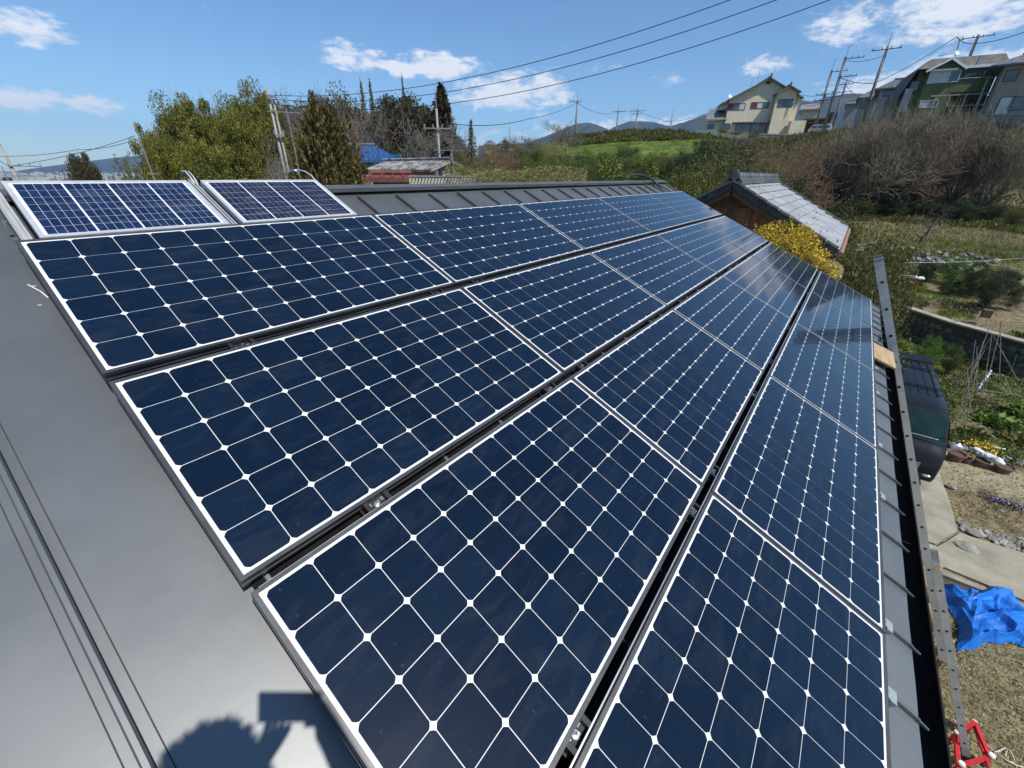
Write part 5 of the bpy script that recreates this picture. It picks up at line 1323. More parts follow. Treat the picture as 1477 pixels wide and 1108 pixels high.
# bean poles
def poles():
    rs=random.Random(2)
    D=[((1384,600),(1428,470)),((1395,585),(1407,490)),((1401,590),(1418,492)),((1420,565),(1431,480)),((1424,560),(1446,462)),((1445,545),(1443,462)),((1477,548),(1433,485)),((1407,590),(1395,530)),((1413,560),(1409,500)),((1463,568),(1450,545)),((1461,567),(1477,545)),((1412,563),(1461,569)),((1461,569),(1490,580)),((1392,555),(1420,505)),((1375,560),(1428,488)),((1455,540),(1466,512)),((1440,470),(1490,440)),((1428,478),(1490,452))]
    for i,(a,e) in enumerate(D):
        da=25.5-i%4*1.0
        x,y=gxy(*a,.3); A=np.array([x,y,tz(x,y)+(0 if i<11 else .25)]); r=math.hypot(A[0]-CAMP[0],A[1]-CAMP[1]); B_=at(*e,min(r+rs.uniform(.2,1.0),25.5) if i<16 else r+2.5)
        b=MB(); b.tube([(0,0,0),tuple((B_-A)*.5+np.array([0,rs.uniform(-.03,.03),0])),tuple(B_-A)],[.016,.014,.010],6)
        o=b.build('bean_pole',M['twiggrey'] if i%3 else M['barkg'],loc=tuple(A)); tag(o,None,'bean pole','thin bamboo sticks of the bean frame'); o['label']='thin weathered stick of the leaning bean frame before the stone wall'
poles()
b=MB(); x,y=gxy(1411,560,.3)
for k in range(7): b.blob((x+.05*k,y-.02*k,tz(x,y)+.25+.10*k),(.07,.05,.09),.4,seed=k)
tag(b.build('plastic_bag',M['plastic_w'],smooth=True),'white plastic bag tied to a bean pole','plastic bag')
# long wire across the plot
b=MB(); A=atx(1215,378,16.0); B_=at(1490,371,30); 
b.tube([A*(1-t)+B_*t-np.array([0,0,.35*t*(1-t)*4*.3]) for t in np.linspace(0,1,12)],.008,5); tag(b.build('wire',M['aludull']),'thin grey wire running from the shed corner across the citrus plot','wire')
# small leafless vines of dry straw heaps
for (px,py,w,lb) in ((1345,436,1.6,'long heap of dry straw on the plot above the wall, left part'),(1398,425,1.0,'heap of dry straw on the plot above the wall, right part')):
    x,y=gxy(px,py,1.5); rng=np.random.default_rng(px); P=rng.normal(size=(500,3))*np.array([w*.35,w*.5,.06]); P[:,2]=np.abs(P[:,2])+.04
    o=link_mesh('straw_heap',leafmesh('straw_heap',P,.35,M['dry'],rng,aspect=.08),None,(x,y,tz(x,y))); tag(o,lb,'straw heap')

# ================================================================== HOUSES
class Facade:
    """building whose front faces the camera: local x to the right, y away, z up"""
    def __init__(s,name,px,py,dist,label,cat='house',group=None,yaw=0,sink=.6):
        p=at(px,py,dist); s.o=np.array([p[0],p[1],p[2]]); a=math.atan2(p[1]-CAMP[1],p[0]-CAMP[0])-PI/2+yaw
        s.X=np.array([math.cos(a),math.sin(a),0]); s.Y=np.array([-math.sin(a),math.cos(a),0])
        s.root=empty(name,tuple(s.o),(0,0,a),label,cat,group); s.sink=sink
    def q(s,px,py,y=0):
        d=raydir(px,py); n=s.Y; t=((s.o+n*y-CAMP)@n)/(d@n); P=CAMP+d*t-s.o; return float(P@s.X),float(P[2])
    def window(s,tl,br,y=0,sill=True,frame='darktrim',panes=('glass',),proud=.06,parent=None,name='window'):
        x0,z1=s.q(*tl,y); x1,z0=s.q(*br,y); f=.06
        b=MB(); b.box((x0-f,y-proud,z1),(x1+f,y+.02,z1+f)); b.box((x0-f,y-proud,z0-f),(x1+f,y+.02,z0)); b.box((x0-f,y-proud,z0),(x0,y+.02,z1)); b.box((x1,y-proud,z0),(x1+f,y+.02,z1))
        n=len(panes)
        for i in range(1,n): xx=x0+(x1-x0)*i/n; b.box((xx-.03,y-proud*.8,z0),(xx+.03,y+.02,z1))
        w=b.build(name,M[frame],parent or s.root)
        for i,pn in enumerate(panes):
            xa=x0+(x1-x0)*i/n+.03; xb=x0+(x1-x0)*(i+1)/n-.03
            c=MB(); c.box((xa,y-proud*.35,z0+.005),(xb,y-.004,z1-.005)); c.build('pane',M[pn],w)
        return w
def ridgetiles(b,x0,x1,y,z,r=.12):
    b.tube([(x0,y,z),(x1,y,z)],r,8)
def gable_roof(b,xl,xr,y0,y1,zap,xap,zl,zr,th=.14,ov=0):
    """ridge along y (away); eave points (xl,zl) and (xr,zr), apex (xap,zap)"""
    V=[(xl,y0,zl),(xap,y0,zap),(xr,y0,zr),(xl,y1,zl),(xap,y1,zap),(xr,y1,zr)]; V+= [(x,y,z-th) for x,y,z in V]
    b.add(V,[(0,1,4,3),(1,2,5,4),(6,9,10,7),(7,10,11,8),(0,6,7,1),(1,7,8,2),(3,4,10,9),(4,5,11,10),(0,3,9,6),(2,8,11,5)])
def cream():
    f=Facade('house',1095,197,92,'cream rendered two storey gable house with red window shutters on the hill',yaw=math.radians(15)); q=f.q; R_=f.root
    ax,az_=q(1110,112.5); lx,lz=q(1049.5,144); vx,vz=q(1137,125); bx,bz=q(1032,199); rx,_=q(1111,176); z0=-1.5; dep=9
    a2,z2=q(1138.3,123.8,-1.2); r2,rz2=q(1154,133,-1.2); l2,lz2=q(1118.5,135.5,-1.2)
    sl=(az_-lz)/(ax-lx)
    rre=2*ax-lx
    b=MB(); wl=lx+.35; wr=rre-.35
    b.add([(wl,0,z0),(wr,0,z0),(wr,0,lz+.1),(ax,0,az_-.15),(wl,0,lz+.1)],[(0,1,2,3,4)]); b.add([(wl,dep,z0),(wr,dep,z0),(wr,dep,lz+.1),(ax,dep,az_-.15),(wl,dep,lz+.1)],[(4,3,2,1,0)])
    b.add([(wl,0,z0),(wl,dep,z0),(wl,dep,lz+.1),(wl,0,lz+.1)],[(3,2,1,0)]); b.add([(wr,0,z0),(wr,dep,z0),(wr,dep,lz+.1),(wr,0,lz+.1)],[(0,1,2,3)])
    # projecting bay at right
    x0b,x1b=l2+.35,r2-.35
    b.add([(x0b,-1.2,z0),(x1b,-1.2,z0),(x1b,-1.2,rz2+.1),(a2,-1.2,z2-.15),(x0b,-1.2,lz2+.1)],[(0,1,2,3,4)])
    b.add([(x0b,-1.2,z0),(x0b,-.003,z0),(x0b,-.003,lz2+.1),(x0b,-1.2,lz2+.1)],[(3,2,1,0)]); b.add([(x1b,-1.2,z0),(x1b,5,z0),(x1b,5,rz2+.1),(x1b,-1.2,rz2+.1)],[(0,1,2,3)])
    # left annex, set back a little
    xa0,za0=q(1022,173,.6); 
    b.box((xa0,.6,z0),(wl-.003,6,q(1030,171,.6)[1]+.25)); 
    b.build('wall',M['cream'],R_)
    r=MB(); gable_roof(r,lx,rre,-.75,dep+.5,az_,ax,lz,lz,.16); gable_roof(r,l2,r2,-1.95,4,z2,a2,lz2,rz2,.14)
    ra=r.build('roof',M['kawarad'],R_)
    t=MB(); ridgetiles(t,0,0,0,0,.001); t=MB(); t.tube([(ax,-.8,az_+.08),(ax,dep+.5,az_+.08)],.16,8); t.tube([(a2,-2.0,z2+.06),(a2,3,z2+.06)],.14,8); t.blob((ax,-.8,az_+.3),(.15,.15,.25),.1); t.blob((a2,-2.0,z2+.25),(.13,.13,.2),.1); t.build('ridge_tile',M['kawarad'],ra)
    # annex roof + left stepped eaves
    r=MB(); xr0,zr0=q(1018,173,-.1); xr1,zr1=q(1038,166.5,-.1); V=[(xr0,-.1,zr0),(wl+.2,-.1,zr0+.1),(wl+.2,2.6,zr1+1.3),(xr0+.8,2.6,zr1+1.2)]; V+=[(x,y,z-.14) for x,y,z in V]; r.add(V,[(0,1,2,3),(4,7,6,5),(0,4,5,1),(1,5,6,2),(2,6,7,3),(3,7,4,0)])
    for k in range(12): xx=xr0+.1+k*(wl-xr0)/12; r.tube([(xx,-.12,zr0+.05),(xx+.4,2.5,zr1+1.25)],.07,5)
    r.box((lx-.9,.2,lz-1.4),(wl-.002,3.5,lz-1.22)); r.box((lx-.5,.2,lz-.35),(wl-.002,4,lz-.2))
    r.build('annex_roof',M['kawara'],R_)
    f.window((1050.5,150),(1073.5,158),panes=('shutter','glass','curtain')); f.window((1084.5,148.3),(1108,155.8),panes=('shutter','curtain','glass'))
    f.window((1124,144),(1142,153.6),y=-1.2,panes=('glass','glass')); f.window((1041.6,178.8),(1051,186),panes=('glass','glass')); f.window((1021.8,180),(1028,187.5),y=.6,panes=('glass',))
    f.window((1105.8,118),(1110.6,120.8),panes=('darktrim',),name='vent')
    # dark veranda with pent roof
    b=MB(); xa,za=q(1058,176.5,-.9); xb,zb=q(1110.5,175.5,-.9); b.box((xa,-.95,za-.12),(xb,-.003,za+.06)); b.build('pent_roof',M['kawarad'],R_)
    f.window((1062,179),(1082,190),panes=('glass','glass','glass')); f.window((1084,178.5),(1107,194.5),panes=('glass','glass'))
    b=MB(); 
    for (px,py) in ((1131.0,100),(1120,111)):
        pass
    # aerials
    x,z=q(1094,118,4); xt,zt=q(1096.5,97,4); b.tube([(x,4,z-.3),(xt,4,zt)],.04,5); b.obox((xt-.7,4,zt-.9),(xt+.6,4,zt-.7),.05,.05); b.obox((xt-.3,4,zt-.05),(xt+.4,4,zt),.04,.04)
    x,z=q(1083,123,4); xt,zt=q(1087,112.5,4); b.tube([(x,4,z-.2),(xt,4,zt)],.04,5); b.obox((xt-.7,4,zt-1.0),(xt+.1,4,zt-.85),.05,.05); b.obox((xt-.2,4,zt-.05),(xt+.3,4,zt-.02),.04,.04)
    b.build('aerial',M['aludull'],R_)
    b=MB(); x,z=q(1053,139,1); b.lathe((0,0,0),[(.01,0),(.18,.03),(.32,.09)],14); o=b.build('satellite_dish',M['white'],R_,loc=(x,1,z),rot=(1.2,0,.4))
    b=MB(); gx,gz=q(1117.5,137,-1.25); b.tube([(gx,-1.28,gz),(gx,-1.28,z0)],.05,6); gx,gz=q(1152,136,-1.3); b.tube([(gx,-1.32,gz),(gx-.1,-1.32,gz-1.2),(gx-1.0,-1.32,gz-1.6),(gx-1.0,-1.32,gz-3)],.05,6); b.build('drainpipe',M['darktrim'],R_)
    b=MB(); s0,zz=q(1143,187,-2.2); b.box((s0-.6,-2.6,z0),(s0+1.6,-1.4,zz+1.2)); b.build('porch',M['cream'],R_)
cream()
def green():
    f=Facade('house',1370,168,88,'green rendered two storey house with bay window and balcony, upper right',yaw=math.radians(15)); q=f.q; R_=f.root; z0=-2.5; dep=8
    # main block behind
    xl,zl=q(1330,99,1.2); xr,zr=q(1436,112,1.2); xt0,zt0=q(1346,88.5,1.2); xt1,zt1=q(1427,80.5,3.5); 
    zE=q(1436,93.5,1.2)[1]
    b=MB(); b.box((xl-.1,1.3,z0),(xr,dep,zE-.1)); 
    # bay
    bl,_=q(1327,150); br_,_=q(1384,101); ex0,ez0=q(1345,100.5); ex1,ez1=q(1385,97); axx,azz=q(1371.5,86)
    bl=q(1342.5,101)[0]; 
    b.add([(bl,0,z0),(br_,0,z0),(br_,0,ez1),(axx,0,azz-.1),(bl,0,ez0)],[(0,1,2,3,4)]); b.add([(bl,0,z0),(bl,1.297,z0),(bl,1.297,ez0),(bl,0,ez0)],[(3,2,1,0)]); b.add([(br_,0,z0),(br_,1.297,z0),(br_,1.297,ez1),(br_,0,ez1)],[(0,1,2,3)])
    # balcony parapet
    x0,z1=q(1379,114.5,.1); x1,_=q(1433,111.5,.1); _,zb=q(1390,133,.1); b.box((br_+.003,.1,zb),(x1,.25,z1)); b.box((x1-.15,.25,zb),(x1,1.297,z1)); b.box((br_+.003,.25,zb),(x1-.15,1.297,zb+.15))
    b.build('wall',M['greenwall'],R_)
    r=MB(); zr_=q(1390,82.5,3.6)[1]; e=.5
    x0r=xl-.5; x1r=xr+.6
    V=[(x0r,.5,zE),(x1r,.5,zE),(x1r,3.2,zr_),(x0r+1.6,3.2,zr_),(x0r+1.6,5.8,zr_),(x1r,5.8,zr_),(x1r,dep+.5,zE),(x0r,dep+.5,zE)]
    r.add(V,[(0,1,2,3),(3,2,5,4),(4,5,6,7),(0,3,4,7),(1,6,5,2),(0,7,6,1)])
    # mansard skirt on the left side
    xs,zs=q(1313,126,2); V=[(x0r,.5,zE),(x0r,dep+.5,zE),(x0r-1.0,dep+.7,zE-3.0),(x0r-1.0,.9,zE-3.0)]; r.add(V,[(0,1,2,3)]); r.add([(x,y,z-.1) for x,y,z in V],[(3,2,1,0)])
    # bay gable roof
    V=[(bl-.5,-.6,ez0-.25),(axx,-.6,azz+.05),(br_+.5,-.6,ez1-.25),(bl-.5,3,ez0-.25),(axx,3,azz+.05),(br_+.5,3,ez1-.25)]; V+=[(x,y,z-.12) for x,y,z in V]
    r.add(V,[(0,1,4,3),(1,2,5,4),(0,6,7,1),(1,7,8,2),(6,9,10,7),(7,10,11,8)])
    r.build('roof',M['greenroof'],R_)
    t=MB(); t.obox((bl-.55,-.66,ez0-.28),(axx,-.66,azz+.02),.05,.22); t.obox((axx,-.66,azz+.02),(br_+.55,-.66,ez1-.28),.05,.22); t.build('white_bargeboard',M['white'],R_)
    t=MB(); t.box((br_+.55,.3,zE-.28),(x1r+.1,.42,zE+.02)); t.build('white_gutter',M['white'],R_)
    f.window((1343,105.2),(1380,117.5),frame='white',panes=('curtain','curtain','glass'),proud=.12); 
    b=MB(); xa,za=q(1342,102,-.4); xb,_=q(1382,101,-.4); b.box((xa,-.45,za-.1),(xb,-.002,za+.08)); b.build('window_hood',M['white'],R_)
    b=MB(); p0,zp=q(1378,114,-.0); b.box((br_+.003,-.02,z1),(x1,.28,z1+.08)); b.build('balcony_rail',M['aludull'],R_)
    f.window((1392,106),(1418,112.5),y=1.3,panes=('glass','glass','glass')); f.window((1421,104),(1433,111),y=1.3,frame='white',panes=('curtain',))
    b=MB(); x,z=q(1387,97,.1); b.tube([(x,.1,z),(x,.1,z1)],.07,6); x,z=q(1436,96,.1); b.tube([(x,.1,z+.3),(x-.2,.1,z-1.6),(x-.2,.1,z-4.5)],.09,6); b.tube([(x-.6,.0,z-1.2),(x+.3,0,z-1.2)],.06,6); b.build('drainpipe',M['aludull'],R_)
    f.window((1315,118),(1322,131),y=1.28,panes=('glass',)); f.window((1329,146),(1350,154),frame='white',panes=('curtain','glass')); f.window((1387,141),(1415,160),y=1.28,panes=('glass','glass','glass'))
    # timber lattice deck
    b=MB(); 
    for (px,py) in ((1350,141),(1371,138.5),(1394,137),(1418,134.5),(1440,132)):
        x,z=q(px,py,-1.4); b.box((x-.06,-1.46,z0-1),(x+.06,-1.34,z))
    xa,za=q(1342,140,-1.4); xb,zb=q(1441,131.5,-1.4); zm=(za+zb)/2
    b.box((xa,-1.48,zm-.10),(xb,-1.33,zm+.04)); b.box((xa+2,-1.44,zm-1.3),(xb,-1.36,zm-1.2)); b.box((xa+2,-1.44,zm-2.1),(xb,-1.36,zm-2.0)); b.box((xa,-1.33,zm-.04),(xb,-.003,zm+.02)) if False else None
    b.build('deck_frame',M['wood'] if False else mk('grey_timber',(.30,.27,.23),(.42,.38,.33),scale=4,rough=.9),R_)
    # aerial with dish
    b=MB(); x,z=q(1376,90,4); xt,zt=q(1385,56,4); b.tube([(x,4,z-.3),(xt,4,zt)],.05,5); b.obox((xt-1.6,4,zt-1.7),(xt+.2,4,zt-1.5),.05,.05); b.obox((xt-.5,4,zt-.3),(xt+.9,4,zt),.05,.05); b.build('aerial',M['darktrim'],R_)
    b=MB(); x,z=q(1381.5,76,3.8); b.lathe((0,0,0),[(.01,0),(.18,.03),(.32,.09)],14); b.build('satellite_dish',M['white'],R_,loc=(x,3.8,z),rot=(1.2,0,.2))
    # downpipe sheet at the left foot
    b=MB(); x,z=q(1311,128,.8); x2,z2=q(1300,156,.8); b.add([(x-.3,.8,z),(x+.5,.8,z),(x2+.7,.8,z2-.5),(x2-.2,.8,z2-.5),(x-.3,1.2,z),(x+.5,1.2,z),(x2+.7,1.2,z2-.5),(x2-.2,1.2,z2-.5)],[(0,3,2,1),(4,5,6,7),(0,1,5,4),(1,2,6,5),(3,0,4,7)]); b.build('side_lean_to',M['greywall'],R_)
green()
def simple(name,base,dist,label,wl,wr,zt_px,wallm,roofm,roof,dep=7,z0=-2,wins=(),yaw=0,group=None,cat='house',extra=None,tiles=False):
    """roof: list px points (eaveL, apexL, apexR, eaveR): hipped/gable with ridge parallel to facade"""
    f=Facade(name,*base,dist,label,cat,group,yaw); q=f.q
    x0=q(*wl)[0]; x1=q(*wr)[0]; zt=q(*zt_px)[1]
    b=MB(); b.box((x0,0,z0),(x1,dep,zt)); b.build('wall',M[wallm],f.root)
    eL,aL,aR,eR=[q(*p,(-.5 if i in (0,3) else dep*.5)) for i,p in enumerate(roof)]
    ze=(eL[1]+eR[1])/2; zr=(aL[1]+aR[1])/2
    r=MB(); xa=min(eL[0],x0-.3); xb=max(eR[0],x1+.3); ra=max(aL[0],xa); rb=min(aR[0],xb)
    V=[(xa,-.5,ze),(xb,-.5,ze),(rb,dep/2,zr),(ra,dep/2,zr),(xa,dep+.5,ze),(xb,dep+.5,ze)]
    r.add(V,[(0,1,2,3),(5,4,3,2),(4,0,3),(1,5,2)]); r.add([(x,y,z-.15) for x,y,z in V[:2]+V[4:]],[(0,2,3,1)])
    r.box((xa,-.52,ze-.15),(xb,-.48,ze+.02))
    n=int((xb-xa)/.45) if tiles else 0
    for k in range(n):
        t=(k+.5)/n; xx=xa+(xb-xa)*t; xr=min(max(xx,ra),rb); r.tube([(xx,-.5,ze+.03),(xr if abs(xr-xx)>1e-6 else xx,dep/2,zr+.02) if abs(xr-xx)<1e-6 else (xx,-.5+(dep/2+.5)*max(.02,1-abs(xr-xx)/max(abs((ra-xa) if xx<ra else (xb-rb)),.01)),ze+(zr-ze)*max(.02,1-abs(xr-xx)/max(abs((ra-xa) if xx<ra else (xb-rb)),.01))+.02)],.06,4)
    ro=r.build('roof',M[roofm],f.root); t=MB(); t.tube([(ra,dep/2,zr+.08),(rb,dep/2,zr+.08)],.13,7); t.build('ridge_tile',M[roofm] if roofm in ('bluetile','rust') else M['kawarad'],ro)
    for w in wins: f.window(w[0],w[1],panes=w[2] if len(w)>2 else ('glass',))
    if extra: extra(f)
    return f
simple('house',(1285,158),97,'grey rendered house with ribbed tile roof left of the green house',(1267,140),(1314,140),(1290,126),'greywall','kawarad',[(1262,130),(1290,115.5),(1323,112),(1322,122)],wins=[((1275.8,131.5),(1286,138))],tiles=True,z0=-3)
simple('house',(1247,161),104,'small dark roofed house behind the slanting utility pole, left of the grey house',(1239,150),(1262,150),(1250,141),'greywall','kawarad',[(1236,141),(1258,129),(1268,129),(1268,139)],wins=[((1243,146),(1248,156))],z0=-3)
simple('house',(1222,165),112,'low blue grey house between the utility poles and the dark roofed house',(1222,152),(1236,152),(1228,149),'greywall','kawarad',[(1220,150),(1224,147),(1238,145),(1240,149)],z0=-4)
simple('house',(1168,172),112,'low house with pale tiled roof right behind the cream house',(1156,165),(1180,165),(1168,158),'cream','kawara',[(1153,158),(1157,150),(1182,149),(1183,157)],tiles=True,z0=-5)
simple('house',(1480,168),84,'brown grey house cut by the right edge beside the green house',(1422,160),(1490,155),(1475,92),'brownwall','kawarad',[(1428,98),(1475,79),(1488,77),(1500,84)],wins=[((1453,102),(1464,116)),((1444.5,141),(1453,164),('curtain',)),((1462,140),(1476,158))],z0=-3,yaw=math.radians(6))
# distant roofs on the skyline
simple('house',(710,209),120,'distant grey roofed house behind the left scrub, left one',(700,208),(716,208),(708,207.5),'cream','kawarad',[(698,208.5),(703,203.5),(710,204),(718,208.5)],z0=-4)
simple('house',(730,208),130,'distant dark roofed house behind the left scrub, right one',(704+16,208),(738,208),(728,207),'greywall','kawarad',[(717,208),(724,203.5),(730,203.5),(740,207)],z0=-4)
simple('house',(945,193),125,'distant pale temple like roof peeping over the green rise',(940,193),(958,193),(950,193),'greywall','greywall',[(938,194),(944,188),(948,190),(960,193.5)],z0=-3)
# blue roofed and old roofed houses, left of centre
f=simple('house',(540,258),44,'house with bright blue tiled roof behind the ridge',(515,240),(577,240),(545,236),'greywall','bluetile',[(498,236),(502,208),(541,211),(562,228)],wins=[((540,241),(547,251)),((555,243),(573,252),('curtain',))],tiles=True,z0=-5,dep=7)
def bl(f):
    pass
b=MB(); q=f.q; xa,za=q(548,238,-1.2); xb,zb=q(592,231,-1.2); xm,zm=q(560,224,1.0); xn,zn=q(578,223.5,1.0)
V=[(xa,-1.2,za),(xb,-1.2,za+.1),(xn,1.0,zn),(xm,1.0,zm),(xa,-1.2,za-.1),(xb,-1.2,za),(xn,1.0,zn-.1),(xm,1.0,zm-.1)]
b.add(V,[(0,1,2,3),(4,7,6,5),(0,4,5,1),(1,5,6,2),(2,6,7,3),(3,7,4,0)])
n=9
for k in range(n): t=(k+.5)/n; b.tube([(xa+(xb-xa)*t,-1.2,za+.05+.1*t),(xm+(xn-xm)*t,1.0,zm+(zn-zm)*t+.04)],.05,4)
b.build('porch_roof',M['bluetile'],f.root)
f=Facade('house',618,252,34,'old wooden house with weathered grey tile roof and boarded gable',yaw=math.radians(38)); q=f.q; R_=f.root
ax,az_=q(645,231.5); rx,rz=q(674,246); lx=2*ax-rx; lz=rz
b=MB(); b.add([(lx+.3,0,-3),(rx-.3,0,-3),(rx-.3,0,rz),(ax,0,az_-.15),(lx+.3,0,lz)],[(0,1,2,3,4)]); b.add([(lx+.3,0,-3),(lx+.3,7,-3),(lx+.3,7,lz),(lx+.3,0,lz)],[(3,2,1,0)]); b.add([(rx-.3,0,-3),(rx-.3,7,-3),(rx-.3,7,lz),(rx-.3,0,lz)],[(0,1,2,3)])
for k in range(9): xx=lx+.5+k*(rx-lx-1)/8; b.box((xx-.03,-.02,-3),(xx+.03,-.002,lz+(az_-lz)*(1-abs(xx-ax)/(ax-lx))-.2))
b.build('wall',M['woodwall'],R_)
b=MB(); 
for (px0,px1) in ((628,632),(638,641),(646,648)): x0,z0_=q(px0,254); x1,z1_=q(px1,246); b.box((x0,-.03,z0_-.3),(x1,-.003,z1_))
b.build('plaster_strip',M['white'],R_)
b=MB(); gable_roof(b,lx,rx,-.5,8.5,az_,ax,lz,rz,.15)
sl=math.hypot(ax-lx,az_-lz)
for sg,xe in ((1,lx),(-1,rx)):
    for k in range(26): y=-.4+k*.34; b.tube([(ax,y,az_+.03),(xe,y,lz+.03)],.045,4)
ro=b.build('roof',M['kawaraold'],R_); b=MB(); b.tube([(ax,-.55,az_+.1),(ax,8.5,az_+.1)],.14,7); b.blob((ax,-.5,az_+.25),(.12,.12,.2),.1); b.build('ridge_tile',M['kawaraold'],ro)
b=MB(); x,z=q(631,246,-.8); b.build if False else None
f=simple('shed',(565,262),21,'low rust red corrugated roof just behind the ridge',(537,258),(596,258),(565,256),'wooddark','rust',[(533,257.5),(534,251.6),(594,252.8),(601,257.5)],z0=-4,dep=3,tiles=True,cat='shed')
f=Facade('garden_wall',640,258,20,'low wall topped with grey tiles behind the ridge','wall',yaw=0); q=f.q
b=MB(); x0,z0_=q(590,257); x1,z1_=q(687,258); b.box((x0,0,-4),(x1,.12,z0_)); b.build('wall',M['cream'],f.root)
b=MB(); b.tube([(x0,.06,z0_+.05),(x1,.06,z0_+.05)],.06,8)
for k in range(22): xx=x0+k*(x1-x0)/21; b.cyl((xx,-.1,z0_-.01),(xx,.22,z0_-.01),.035,6)
b.build('coping_tile',M['kawarad'],f.root)

# hill retaining walls, fence, carport, white van
def wall_line(name,a,e,dist_a,dist_b,hpx,mat,label,th=.4):
    A=at(*a,dist_a);B_=at(*e,dist_b); d=(B_-A)[:2]; L_=np.linalg.norm(d); d/=L_; n=np.array([-d[1],d[0]])
    root=empty(name,tuple(A),(0,0,math.atan2(d[1],d[0])),label,'wall'); b=MB(); b.box((0,0,-3),(L_,th,0)); dz=B_[2]-A[2]
    b.v=[(x,y,z+dz*x/L_) for x,y,z in b.v]; b.build('wall_body',M[mat],root)
    c=MB(); c.box((-.05,-.06,.002),(L_+.05,th+.06,.10)); c.v=[(x,y,z+dz*x/L_) for x,y,z in c.v]; c.build('coping',M['concrete2'],root)
wall_line('retaining_wall',(1095,194),(1218,196),87,90,10,'stone','dark stone retaining wall below the cream house and the parked white van')
wall_line('retaining_wall',(1412,166),(1484,166),82,80,24,'stone','tall dark retaining wall below the brown grey house')
wall_line('garden_wall',(1222,196),(1300,172),92,94,10,'concrete2','low pale wall climbing towards the grey house')
f=Facade('fence',1020,196,86,'pale grey green sheet fence beside the cream house','fence'); q=f.q
b=MB(); x0,z1_=q(1003,187.5); x1,_=q(1036,187.5); n=14
for k in range(n): xa=x0+(x1-x0)*k/n; b.box((xa,0 if k%2 else .04,-1.5),(xa+(x1-x0)/n-.001,.05 if k%2 else .09,z1_-.05*(k%2)))
b.build('sheet',mk('grey_green_sheet',(.25,.32,.30),(.33,.39,.37),scale=1,rough=.6),f.root); b=MB(); 
for k in range(6): xa=x0+(x1-x0)*k/5; b.box((xa-.05,.10,-1.5),(xa+.05,.2,z1_+.1))
b.build('post',M['darktrim'],f.root)
f=Facade('carport',1180,195,103,'open timber carport over the parked white van','carport'); q=f.q
b=MB(); x0,z1_=q(1160,172); x1,_=q(1201,171); b.box((x0,0,z1_-.15),(x1,5,z1_+.05)); b.build('roof',M['wooddark'],f.root); b=MB()
for xx in (x0+.1,(x0+x1)/2,x1-.1): b.box((xx-.08,.1,-.8),(xx+.08,.25,z1_-.152)); b.box((xx-.08,4.6,-.8),(xx+.08,4.75,z1_-.152))
b.build('post',M['concrete2'],f.root)
b=MB(); b.box((x0+.2,4.8,-.8),(x1-.2,4.9,z1_-.2)); b.build('back_wall',M['wooddark'],f.root)
def white_van():
    f=Facade('parked_van',1182,194.5,97,'white kei van parked on the hill beside the cream house','van'); q=f.q; x0,_=q(1165,190); x1,_=q(1199,190); zt=q(1182,179.8)[1]; L_=x1-x0
    b=MB(); prof=[(0,.35),(0,1.0*zt/1.9),(.06,.62*zt),(.13,.96*zt),(.2,zt),(.86,zt),(.93,.93*zt),(.985,.60*zt),(1,.45*zt),(1,.35),]
    V=[(x0+L_*u,y,z) for y in (-.75,.75) for u,z in prof]; n=len(prof); b.add(V,[tuple(range(n)),tuple(range(2*n-1,n-1,-1))]+[(k,k+n,(k+1)%n+n,(k+1)%n) for k in range(n)]); b.build('body',M['whitecar'],f.root,bevel=.04)
    for (a,e) in ((.12,.34),(.38,.62),(.66,.88)):
        c=MB(); c.box((x0+L_*a,-.765,zt*.60),(x0+L_*e,-.752,zt*.88)); c.build('side_window',M['glass'],f.root)
    for u in (.17,.83):
        w=MB(); w.cyl((x0+L_*u,-.77,.30),(x0+L_*u,-.55,.30),.30,14); w.cyl((x0+L_*u,.77,.30),(x0+L_*u,.55,.30),.30,14); w.build('wheel',M['tyre'],f.root)
white_van()

